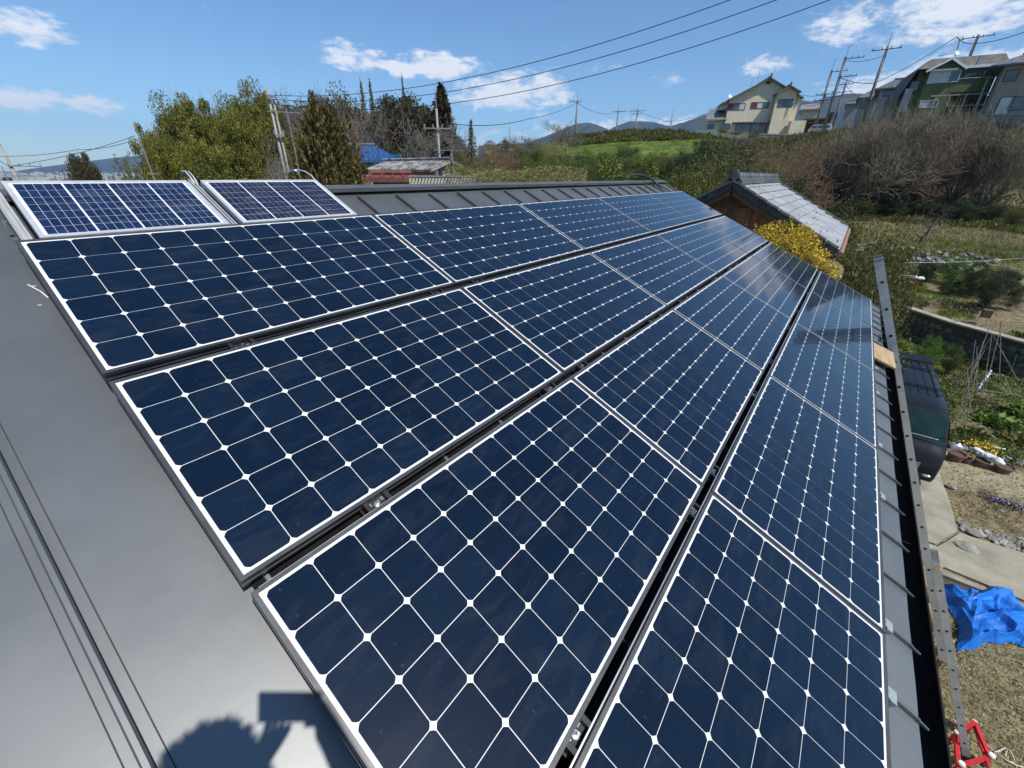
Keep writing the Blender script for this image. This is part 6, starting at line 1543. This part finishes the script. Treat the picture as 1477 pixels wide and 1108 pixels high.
# ================================================================== POLES AND WIRES
POLES={}
def pole(key,px,ptop,pbot,dist,label,mat='concrete2',r=.16,arms=(),rod=True,trans=None,second=None,down=8.0):
    A=at(px[0],ptop,dist); zb=min(at(px[1],pbot,dist)[2],A[2]-2); base=np.array([A[0],A[1],min(tz(A[0],A[1]),zb)-.2]); H=A[2]-base[2]
    a=math.atan2(A[1]-CAMP[1],A[0]-CAMP[0])-PI/2
    root=empty('utility_pole',tuple(base),(0,0,a),label,'utility pole','utility poles')
    b=MB(); b.tube([(0,0,0),(0,0,H)],[r*1.25,r*.8],10); b.build('pole_shaft',M[mat],root,smooth=True)
    b=MB(); ins=MB()
    for (dz,x0,x1) in arms:
        b.obox((x0,-.18,H-dz),(x1,-.18,H-dz),.09,.09)
        for t in np.linspace(0,1,4 if abs(x1-x0)>1 else 2):
            xx=x0+(x1-x0)*(.04+.92*t); ins.cyl((xx,-.18,H-dz+.05),(xx,-.18,H-dz+.26),.055,6)
    if arms: b.build('crossarm',M['darktrim'] if mat=='darkpole' else M['midpole'],root); ins.build('insulator',M['concrete2'] if mat!='darkpole' else M['darktrim'],root)
    if rod: b=MB(); b.tube([(0,0,H),(.02,0,H+1.3),(.5,0,H+1.45)] if rod=='hook' else [(0,0,H),(0,0,H+1.2)],.035,5); b.build('top_rod',M[mat],root)
    if trans is not None:
        b=MB(); z=H-trans[0]; b.lathe((trans[1],-.1,z),[(.01,.9),(.28,.88),(.30,.8),(.30,.05),(.26,0),(.01,0)],12); b.build('transformer',M['darktrim'],root,smooth=False)
    if second is not None:
        b=MB(); b.tube([(second,0,.0),(second,0,H-.6)],[r,r*.7],8); 
        for k in (.35,.62,.9): b.obox((0,-.12,H*k),(second,-.12,H*k),.05,.06)
        b.build('second_shaft',M[mat],root,smooth=True)
    POLES[key]=(A,root); return root
white=M['white']
pole('p1',(384,405),124,235,30,'silver double utility pole leaning in view before the bamboo','concrete2',.075,arms=((.5,-.1,.4),(2.3,-.1,.35),(4.7,.2,1.3)),rod=False,second=.20)
pole('p2',(629.5,632),157,232,38,'slender utility pole rising over the old grey tiled roof','concrete2',.10,arms=((1.3,-1.1,1.1),(5.2,-.3,.6)))
pole('p3',(3,18),214,252,62,'utility pole at the left edge of the picture','concrete2',.15,arms=((1.4,-.2,2.0),(3.0,-1.4,.8)),trans=(3.2,-.6))
pole('s1',(833,831),144,210,88,'tallest skyline pole beside the lone bare tree','midpole',.17,arms=((.3,-1.4,.8),),trans=(6.5,.1))
pole('s2',(892,889),158,196,112,'second skyline pole, left of the pair on the green rise','midpole',.17,arms=((.4,-1.4,1.6),))
pole('s3',(920,917),157,195,114,'skyline pole right of the pair on the green rise','midpole',.17,arms=((.4,-1.6,1.6),(1.0,-1.4,1.0)))
pole('s4',(970,967),165,193,128,'skyline pole near the fence of the cream house','midpole',.15,arms=((1.5,-2.0,.3),(3.0,-1.6,.3)))
pole('s5',(735,735),182,208,150,'thin far pole left of the brown scrub','midpole',.16,arms=())
pole('s6',(753,753),193,208,180,'thin short far pole right of the thin far pole','midpole',.16,arms=((1,-1,1),))
pole('s7',(877,877),184,197,190,'tiny far pole between the tallest pole and the pair','midpole',.16,arms=((1,-1,1),))
pole('A',(1200,1185),101,178,100,'left one of the dark slanting poles behind the cream house','darkpole',.20,arms=((.3,0,2.2),(3.4,-1.3,1.3),(4.2,-1.3,1.2)),rod='hook')
pole('B',(1220,1196),82,178,96,'tallest middle one of the dark slanting poles with a transformer','darkpole',.22,arms=((.3,0,2.4),(2.6,0,2.2),(5.2,-1.2,1.2)),rod='hook',trans=(8.2,.55))
pole('C',(1221,1212),118,170,112,'short right one of the dark slanting poles','darkpole',.18,arms=((.4,-1.2,1.2),(1.6,-1.8,1.3)))
pole('D',(1281,1253),66,152,84,'dark leaning pole with a forked top before the grey house','darkpole',.20,arms=((.4,-1.6,1.5),(6,-.4,.8)),rod=True)
pole('E',(1412,1397),50,85,100,'dark pole top behind the green house roof','darkpole',.22,arms=((.3,-1.7,1.7),),rod=False)
# antennas
def antenna(px,ptop,pbot,dist,label,arms,loc2=None):
    A=at(px[0],ptop,dist); B_=at(px[1],pbot,dist); zb=B_[2]-2.0; root=empty('tv_antenna',(A[0],A[1],zb),(0,0,math.atan2(A[1]-CAMP[1],A[0]-CAMP[0])-PI/2),label,'antenna'); H=A[2]-zb
    b=MB(); b.tube([(0,0,0),(0,0,H)],.018,6); b.build('mast',M['midpole'],root)
    b=MB()
    for (dz,x0,x1,n,hl) in arms:
        b.obox((x0,0,H-dz),(x1,0,H-dz),.025,.025)
        for k in range(n): xx=x0+(x1-x0)*(k+.5)/n; b.obox((xx,-hl,H-dz+.02),(xx,hl,H-dz+.02),.012,.012)
    b.build('elements',M['midpole'],root)
antenna((652,654),212,255,19,'television antenna on a mast standing right of the old grey tiled roof',((.12,-.75,.45,8,.18),(1.05,-.8,.7,8,.3),(1.2,-.35,.35,4,.2)))
antenna((193,212),176,262,16,'tall thin antenna mast above the left small panel',((2.05,-.45,1.4,9,.22),(2.3,-.2,1.35,6,.3),(1.2,-.1,.15,2,.15)))
antenna((2,14),240,262,24,'small television antenna at the left edge beside the utility pole',((.3,-.3,.7,6,.2),(.7,-.4,.5,5,.3)))
antenna((413,444),157,262,18,'thin striped guy pole right of the silver double utility pole',((.1,-.6,.4,3,.1),))
def wire(pts,r,label,n=24,sag=0,group=None):
    b=MB(); P=[]
    for i in range(len(pts)-1):
        for k in range(n):
            t=k/n; p=np.array(pts[i])*(1-t)+np.array(pts[i+1])*t; p=p-np.array([0,0,4*sag*t*(1-t)]); P.append(p)
    P.append(np.array(pts[-1])); c=P[0].copy(); b.tube([p-c for p in P],r,5,caps=False); o=b.build('overhead_wire',M['blackp'],loc=tuple(c)); tag(o,label,'wire',group); return o
# three near wires: parabola through heights fixed at three azimuths
for i,(s0,s1,s2,lb) in enumerate([((385,137),(700,107),(1053,0),'topmost'),((390,143),(700,123),(1120,0),'middle'),((392,150),(700,142),(1197,0),'lowest')]):
    A2=np.array([13.1+.15*i,27.0]); B2=np.array([20+.3*i,-6.0]); c2=CAMP[:2]
    ts=[];hs=[]
    for s in (s0,s1,s2):
        d=raydir(*s); M2=np.array([[(B2-A2)[0],-d[0]],[(B2-A2)[1],-d[1]]]); sol=np.linalg.solve(M2,-A2); ts.append(sol[0]); hs.append(sol[1]*d[2])
    co=np.polyfit(ts,hs,2); P=[]
    for t in np.linspace(ts[0],1.35,70): xy=c2+A2+(B2-A2)*t; P.append((xy[0],xy[1],CAMP[2]+np.polyval(co,t)))
    b=MB(); c=np.array(P[0]); b.tube([np.array(p)-c for p in P],.013,5,caps=False); o=b.build('overhead_wire',M['blackp'],loc=tuple(c)); tag(o,'%s of the three thick black wires crossing the sky'%lb,'wire','three thick wires over the roof')
def PT(k,dz=.4,dx=0): A,_=POLES[k]; return A+np.array([0,0,-dz])
wire([at(640,178,36),at(760,172,60),PT('s1',.4)],.03,'thin wire from the cedar to the tallest skyline pole',sag=.35)
wire([PT('s1'),PT('s2')],.03,'thin sagging wire between the tallest skyline pole and the pair',sag=1.0)
wire([PT('s2'),PT('s3')],.03,'thin wire between the pair of skyline poles',sag=.1)
wire([PT('s3'),PT('s4',1.5),at(1020,163,110)],.03,'thin wire from the pair of skyline poles to the cream house',sag=.3)
wire([at(-20,216,60),PT('p3',1.4),at(195,196,58)],.022,'upper thin wire over the left edge pole',sag=.25)
wire([at(-20,225,60),at(110,216,60),at(190,203,58)],.022,'lower thin wire over the left edge pole',sag=.2)
wire([PT('B',2.6),PT('D',4),at(1380,53,92),PT('E',1),at(1500,38,80)],.045,'grey wire from the slanting poles over the green house roof',sag=.3)
wire([PT('A',3.4),at(1157,137,95)],.03,'wire from the left slanting pole to the cream house, upper one',sag=.2)
wire([PT('A',4.6),at(1155,150,95)],.03,'wire from the left slanting pole to the cream house, lower one',sag=.3)
wire([PT('C',.5),PT('D',6)],.03,'wire from the short slanting pole to the leaning forked pole',sag=.4)
wire([PT('B',.4),PT('D',1)],.03,'upper wire between the tallest slanting pole and the leaning forked pole',sag=.4)

# ================================================================== MOUNTAINS
def mountain(name,prof,dist,depth,label,jag=1.0,seed=1,mat='mount',base=-30):
    rng=np.random.default_rng(seed); A=[];H=[]
    for px,py in prof: d=raydir(px,py); A.append(math.atan2(d[1],d[0])); H.append(d[2]/math.hypot(d[0],d[1])*dist+CAMP[2])
    A=np.array(A);H=np.array(H); o_=np.argsort(A); A=A[o_];H=H[o_]
    na=260; nd=26; az=np.linspace(A[0],A[-1],na); h=np.interp(az,A,H); V=[]
    for j in range(nd):
        t=j/(nd-1); w=math.sin(PI*min(t*1.0,1))**1.1 if t<.5 else math.sin(PI*t)**.8
        r=dist+depth*(t-.5)
        for i,a in enumerate(az):
            n1=float(vnoise(np.float64(a*dist/180),np.float64(t*5+seed)))+.5*float(vnoise(np.float64(a*dist/70),np.float64(t*9+seed)))
            z=base+(h[i]-base)*w*(1-(.28*abs(n1-.75)*(1-w)*1.6)) + (rng.random()-.5)*2.2*jag*w
            V.append((CAMP[0]+r*math.cos(a),CAMP[1]+r*math.sin(a),z))
    F=[(j*na+i,j*na+i+1,(j+1)*na+i+1,(j+1)*na+i) for j in range(nd-1) for i in range(na-1)]
    b=MB(); b.add(V,F); o=b.build(name,M[mat],smooth=True); tag(o,label,kind='structure')
mountain('hills',[(690,211),(760,207),(780,200),(810,188),(830,180),(850,178),(861,181),(878,188),(888,183),(908,176),(925,176),(940,177),(966,183),(986,178),(1021,165),(1060,152),(1110,146),(1154,146),(1169,148),(1185,145),(1206,140),(1216,137),(1240,137),(1290,142),(1340,150),(1500,160),(1600,170)],2600,1700,'blue grey wooded mountains beyond the hill',seed=2)
mountain('hills',[(-160,262),(-20,259),(0,257),(28,246),(62,241),(100,236),(180,226),(300,224),(420,230),(560,238)],5200,2600,'pale low hills on the far left horizon',seed=4,jag=.6)
# scattered far town on the plain, left
b=MB(); rs=random.Random(21); g_=MB()
for i in range(300):
    a=math.radians(rs.uniform(72,96)); r=rs.uniform(700,4200); x=CAMP[0]+r*math.cos(a);y=CAMP[1]+r*math.sin(a); w=rs.uniform(5,16)*(1+r/3000);h=rs.uniform(4,9)*(1+r/4000); z=tz(x,y)
    (b if i%2 else g_).box((x-w/2,y-w/2,z-3),(x+w/2,y+w/2,z+h))
tag(b.build('far_town',M['concrete2']),'pale specks of a far town on the plain at the left',kind='stuff',cat='town'); tag(g_.build('far_town',M['greywall']),'grey specks of a far town on the plain at the left',kind='stuff',cat='town')

# ================================================================== GROUND COVER
def blades(name,n,afun,hs,mat,label,seed,aspect=.10,lean=.5,width=None):
    rng=np.random.default_rng(seed); xy=afun(rng,n); x,y=xy[:,0],xy[:,1]; z=terr(x,y); m_=len(x)
    h=hs[0]+(hs[1]-hs[0])*rng.random(m_)
    cl=vnoise(x*1.4,y*1.4,2); h=h*(.5+1.1*cl)
    d=rng.normal(size=(m_,3))*lean; d[:,2]=1; d/=np.linalg.norm(d,axis=1)[:,None]
    P=np.stack([x,y,z],-1)+d*h[:,None]*.42
    a=np.cross(d,rng.normal(size=(m_,3))); a/=np.linalg.norm(a,axis=1)[:,None]; V=np.empty((m_,4,3)); L_=d*h[:,None]; Wd=a*(h*aspect)[:,None]
    V[:,0]=P-L_*.5-Wd*.5;V[:,1]=P-L_*.5+Wd*.5;V[:,2]=P+L_*.5+Wd*.1;V[:,3]=P+L_*.5-Wd*.1
    o=link_mesh(name,npmesh(name,V.reshape(-1,3),np.arange(m_*4,dtype=np.int32).reshape(m_,4),mat)); tag(o,label,'ground cover',None,'stuff'); return o
def rect(x0,x1,y0,y1,cond=None):
    def f(rng,n):
        x=rng.uniform(x0,x1,n);y=rng.uniform(y0,y1,n); k=np.ones(n,bool) if cond is None else cond(x,y); return np.stack([x[k],y[k]],-1)
    return f
def polar(r0,r1,a0,a1,cond=None,pw=1.0):
    def f(rng,n):
        r=r0+(r1-r0)*rng.random(n)**pw; a=np.radians(rng.uniform(a0,a1,n)); x=CAMP[0]+r*np.cos(a);y=CAMP[1]+r*np.sin(a); k=np.ones(n,bool) if cond is None else cond(x,y); return np.stack([x[k],y[k]],-1)
    return f
blades('yard_grass',60000,rect(2.5,10.1,-9.5,-5.65),(.015,.06),M['yard'],'short dry grass and straw covering the yard by the ladder',1,aspect=.12,lean=1.3)
blades('yard_grass',22000,rect(12.5,15.2,-11,-6.7,lambda x,y:vnoise(x*1.1,y*1.1,7)>.42),(.02,.07),M['yard'],'dry stubble on the soil beside the driveway',2,aspect=.12,lean=1.2)
blades('weeds',60000,rect(16.7,30.5,-16,-5.9,lambda x,y:(wall_sd(x,y)<-.2)&(vnoise(x*.9,y*.9,9)>.38)),(.05,.16),M['grass'],'patchy green weeds over the vegetable plot',3,aspect=.22,lean=.9)
blades('weeds',26000,rect(16.7,30.5,-16,-5.9,lambda x,y:(wall_sd(x,y)<-.2)),(.04,.14),M['yard'],'dry weeds over the vegetable plot',4,aspect=.15,lean=1.0)
blades('weeds',46000,polar(29,43,-12,6,lambda x,y:(wall_sd(x,y)>.4)&(vnoise(x*.5,y*.5,4)>.42)),(.06,.22),M['grass'],'green grass strips on the plot above the stone wall',5,aspect=.2,lean=.8)
blades('meadow_grass',70000,polar(44.5,66,-13,8),(.10,.34),M['dry'],'pale dry grass on the meadow',6,aspect=.12,lean=.6)
blades('meadow_grass',60000,polar(44.5,68,-13,8,lambda x,y:vnoise(x*.22,y*.22,6)>.5),(.12,.34),M['grass'],'green grass on the meadow below the thicket',7,aspect=.14,lean=.6)
blades('slope_scrub',26000,polar(60,84,-14,13),(.3,.9),M['twig'],'brown dead scrub and brambles covering the slope below the houses',12,aspect=.05,lean=.9)
blades('rise_scrub',40000,polar(79,89,15,31),(.25,.8),M['olive'],'low dark hedge like scrub on the top edge of the green rise',14,aspect=.3,lean=.9)
blades('slope_scrub',70000,polar(56,83,-14,16),(.2,.6),M['olive'],'dark green weeds among the scrub on the slope',13,aspect=.25,lean=.9)
blades('rise_grass',90000,polar(30,96,13,38,pw=.8),(.08,.20),M['grass'],'bright green grass covering the rise behind the citrus bushes',8,aspect=.16,lean=.5)
def litter(name,n,afun,size,mat,label,seed,up=.04):
    rng=np.random.default_rng(seed); xy=afun(rng,n); P=np.stack([xy[:,0],xy[:,1],terr(xy[:,0],xy[:,1])+up+rng.random(len(xy))*up*3],-1)
    D=rng.normal(size=P.shape); D[:,2]*=.4
    o=link_mesh(name,leafmesh(name,P,size,mat,rng,aspect=.6,dirs=D)); tag(o,label,'ground cover',None,'stuff')
cl_=lambda s_,k,th:(lambda x,y:(wall_sd(x,y)<-.3)&(vnoise(x*s_,y*s_,k)>th))
litter('low_weeds',46000,rect(16.7,30,-15,-5.9,cl_(1.3,21,.56)),.075,M['mixed'],'dark green low weeds in clumps over the vegetable plot',31)
litter('low_weeds',30000,rect(16.7,30,-15,-5.9,cl_(1.9,23,.62)),.085,M['bright'],'light green seedlings in rows of the vegetable plot',32)
litter('dead_leaves',26000,rect(12.4,30,-15,-5.9),.05,M['yard'],'dead leaves and straw bits on the plot',33,up=.015)
litter('straw',24000,rect(2.5,10.0,-9.5,-5.65),.030,M['strawm'],'bright straw bits on the yard grass',34,up=.015)
litter('low_weeds',50000,polar(29,45,-12,4,lambda x,y:(wall_sd(x,y)>.4)&(vnoise(x*.8,y*.8,27)>.55)),.10,M['mixed'],'dark weeds in clumps on the plot above the stone wall',35,up=.06)
# bamboo grass (sasa) band just past the ridge
def sasa():
    rng=np.random.default_rng(9); n=30000; r=18+9*rng.random(n)**1.2; px=rng.uniform(-3,3,n); a=np.radians(28.5+(46-28.5)*rng.random(n)); x=CAMP[0]+r*np.cos(a);y=CAMP[1]+r*np.sin(a)
    zt=7.05+.75*vnoise(x*.45,y*.45,3)+.35*vnoise(x*1.6,y*1.6,5)+.012*(r-18); z=zt-rng.random(n)**1.3*1.5
    P=np.stack([x,y,z],-1); d=rng.normal(size=(n,3)); d[:,2]=rng.random(n)*1.1-.2
    o=link_mesh('bamboo_grass',leafmesh('bamboo_grass',P,.15,M['sasa'],rng,aspect=.16,dirs=d*1.5)); tag(o,'yellowish green bamboo grass standing just past the ridge','bamboo grass',None,'stuff')
    S=[]
    for i in range(900):
        rr=18+9*rng.random(); aa=math.radians(28.5+17.5*rng.random()); X=CAMP[0]+rr*math.cos(aa);Y=CAMP[1]+rr*math.sin(aa); S.append([X,Y,tz(X,Y),X+rng.normal()*.1,Y+rng.normal()*.1,7.3+.4*rng.random(),.008,.004])
    o=link_mesh('bamboo_grass_stems',segmesh('bamboo_grass_stems',S,M['dry'])); tag(o,'thin stems of the bamboo grass past the ridge','bamboo grass',None,'stuff')
sasa()
# fruit on the near citrus
b=MB(); rng=np.random.default_rng(4)
for i in range(60):
    px=rng.uniform(862,896) if i<45 else rng.uniform(925,950); py=rng.uniform(226,256); p=at(px,py,25.2 if i<60 else 30.3); b.blob(tuple(p),(.026,.026,.026),.05,seed=1)
tag(b.build('citrus_fruit',M['fruit']),'yellow fruits dotted over the citrus bush past the ridge','fruit',kind='stuff')

# ================================================================== PHOTOGRAPHER AND PHONE (outside the frame; cast the shadow)
def photographer():
    fw=RW[2];rt=RW[0];dn=RW[1]
    c=CAMP-fw*.0125+rt*.044+dn*.014
    ph=empty('smartphone',tuple(c),(0,0,0),'black smartphone held sideways above the roof, outside the picture','phone')
    ph.matrix_world=Matrix(((rt[0],-dn[0],-fw[0],c[0]),(rt[1],-dn[1],-fw[1],c[1]),(rt[2],-dn[2],-fw[2],c[2]),(0,0,0,1)))
    b=MB(); b.box((-.0735,-.0357,-.004),(.0735,.0357,.004)); b.build('phone_body',M['blackp'],ph,bevel=.006)
    b=MB(); b.box((-.071,-.033,.0041),(.071,.033,.0045)); b.build('screen',M['carglass'],ph)
    # head behind the phone
    nrm=np.array([0,-ST,CT]); Vd=np.array([0,-CT,-ST])
    hc=RP(-.30,2.24,0)+nrm*1.43
    fz=tz(0,0)
    def roofz(x,y): v=-(y+ (-0.1)*-ST*0)/CT; return RP(0,0,ROOFH)[2]+ (y-RP(0,0,ROOFH)[1])*math.tan(TH)
    look=fw.copy(); look[2]=0; look/=np.linalg.norm(look); sid=np.array([look[1],-look[0],0])
    neck=hc-np.array([0,0,.14])-look*.03; chest=neck-np.array([0,0,.22])-look*.03; pel=chest-np.array([0,0,.36])-look*.05
    def foot(s):
        p=pel+sid*s+look*(.08 if s>0 else -.1); return np.array([p[0],p[1],roofz(p[0],p[1])+.05])
    fL,fR=foot(-.16),foot(.17)
    hr=c+rt*.078+dn*.02-fw*.01; hl=c-rt*.02+dn*.048-fw*.015
    shR=neck+sid*.18-np.array([0,0,.06]); shL=neck-sid*.18-np.array([0,0,.06])
    elR=(shR+hr)/2+np.array([0,0,-.20])+sid*.08; elL=(shL+hl)/2+np.array([0,0,-.20])-sid*.10
    wrR=hr+(elR-hr)*.28/np.linalg.norm(elR-hr)*.35; wrL=hl+(elL-hl)/np.linalg.norm(elL-hl)*.10
    V=[pel,chest,neck,hc-np.array([0,0,.07]),hc+np.array([0,0,.03]),shR,elR,wrR,hr,shL,elL,wrL,hl]
    Rr=[.15,.155,.058,.075,.085,.06,.045,.030,.026,.06,.045,.030,.026]
    E_=[(0,1),(1,2),(2,3),(3,4),(1,5),(5,6),(6,7),(7,8),(1,9),(9,10),(10,11),(11,12)]
    for s,ft in ((-.09,fL),(.09,fR)):
        hip=pel+sid*s-np.array([0,0,.06]); kn=(hip+ft)/2+look*.08; i=len(V); V+=[hip,kn,ft+np.array([0,0,.04]),ft+look*.16]; Rr+=[.095,.062,.042,.035]; E_+=[(0,i),(i,i+1),(i+1,i+2),(i+2,i+3)]
    # fingers
    for base,dirs in ((8,1),(12,0)):
        for k in range(5):
            p=np.array(V[base]); 
            if dirs: a=p+dn*(-.03+.016*k)-rt*.005+fw*.012; e=a-rt*(.030-.003*k)+fw*.006
            else: a=p+rt*(-.03+.016*k)+dn*.004+fw*.008; e=a-dn*(.020-.002*k)+fw*.008
            if k==4: a=p-fw*.012+dn*.0; e=a-(rt if dirs else dn)*.03-fw*.006
            i=len(V); V+=[a,(a+e)/2,e]; Rr+=[.009,.0085,.0075]; E_+=[(base,i),(i,i+1),(i+1,i+2)]
    me=bpy.data.meshes.new('person'); me.from_pydata([tuple(v) for v in V],E_,[]); o=bpy.data.objects.new('person',me); COL.objects.link(o)
    sk=o.modifiers.new('skin','SKIN'); su=o.modifiers.new('sub','SUBSURF'); su.levels=1; su.render_levels=1
    for i,sv in enumerate(me.skin_vertices[0].data if me.skin_vertices else []): sv.radius=(Rr[i],Rr[i]); sv.use_root=(i==0)
    pm,N,L,B=newmat('clothed_person'); ge=N.new('ShaderNodeNewGeometry'); sx=N.new('ShaderNodeSeparateXYZ'); L.new(ge.outputs['Position'],sx.inputs[0])
    def gt(sock,v,inv=False):
        m_=N.new('ShaderNodeMath'); m_.operation='LESS_THAN' if inv else 'GREATER_THAN'; L.new(sock,m_.inputs[0]); m_.inputs[1].default_value=v; return m_.outputs[0]
    def near(p,r):
        d=N.new('ShaderNodeVectorMath'); d.operation='DISTANCE'; L.new(ge.outputs['Position'],d.inputs[0]); d.inputs[1].default_value=tuple(p); return gt(d.outputs['Value'],r,True)
    def mixc(f,a,b):
        m_=N.new('ShaderNodeMix'); m_.data_type='RGBA'; L.new(f,m_.inputs[0])
        for k,v in ((6,a),(7,b)):
            if isinstance(v,tuple): m_.inputs[k].default_value=v
            else: L.new(v,m_.inputs[k])
        return m_.outputs[2]
    c_=mixc(gt(sx.outputs[2],float(pel[2])-.02,True),(.10,.105,.11,1),(.055,.052,.048,1))
    c_=mixc(gt(sx.outputs[2],float(min(fL[2],fR[2]))+.10,True),c_,(.03,.03,.03,1))
    c_=mixc(gt(sx.outputs[2],float(neck[2])+.01),c_,(.50,.31,.22,1))
    c_=mixc(near(hr,.095),c_,(.50,.31,.22,1)); c_=mixc(near(hl,.095),c_,(.50,.31,.22,1))
    L.new(c_,B.inputs['Base Color']); B.inputs['Roughness'].default_value=.75
    me.materials.append(pm)
    sk.use_smooth_shade=True
    up_=np.array([0,0,1.]); face=hc+look*.085
    for sg in (-1,1):
        e_=MB(); e_.blob(tuple(face+sid*sg*.032+up_*.012-look*.008),(.012,.012,.009),0); e_.build('eye',M['white'],o,smooth=True)
        e_=MB(); e_.blob(tuple(hc+sid*sg*.088-up_*.005),(.014,.018,.032),.05); e_.build('ear',M['skin'],o,smooth=True)
    e_=MB(); e_.blob(tuple(face+look*.008-up_*.015),(.013,.013,.022),0); e_.build('nose',M['skin'],o,smooth=True)
    e_=MB(); e_.blob(tuple(face-look*.006-up_*.055),(.020,.020,.006),0); e_.build('mouth',M['cloth_red'],o,smooth=True)
    tag(o,'person in dark work clothes standing on the roof and holding a phone, outside the picture','person')
    rng=np.random.default_rng(3); P=rng.normal(size=(2600,3)); P/=np.linalg.norm(P,axis=1)[:,None]; Dn=P.copy(); P=P*np.array([.095,.10,.115])*(1+.10*rng.random((2600,1)))+hc+np.array([0,0,.035])-look*.02
    kp=((P-hc)@look<.055)|((P-hc)[:,2]>.04); P=P[kp];Dn=Dn[kp]
    h=link_mesh('hair',leafmesh('hair',P,.036,M['hair'],rng,aspect=.25,dirs=Dn*1.2),o)
    b=MB(); b.blob((0,0,0),(.088,.095,.115),.02,seed=1); hd=b.build('hair_cap',M['hair'],o,smooth=True,loc=tuple(hc+np.array([0,0,.02])-look*.02))
photographer()

# ================================================================== HAZE
def haze():
    b=MB(); b.box((-700,-2200,-60),(4600,7600,520)); mt=bpy.data.materials.new('haze'); mt.use_nodes=True; nt=mt.node_tree
    for n in list(nt.nodes):
        if n.type!='OUTPUT_MATERIAL': nt.nodes.remove(n)
    v=nt.nodes.new('ShaderNodeVolumePrincipled'); v.inputs['Color'].default_value=(.35,.58,1,1); v.inputs['Density'].default_value=.00011; v.inputs['Anisotropy'].default_value=0.0
    nt.links.new(v.outputs[0],nt.nodes['Material Output'].inputs['Volume'])
    o=b.build('haze',mt); tag(o,'thin bluish haze in the air towards the mountains',kind='stuff')
haze()
# prototypes that were not used are taken out again
for lst in PROTO.values():
    for root,used in lst:
        if not used:
            for ch in list(root.children): bpy.data.objects.remove(ch)
            bpy.data.objects.remove(root)
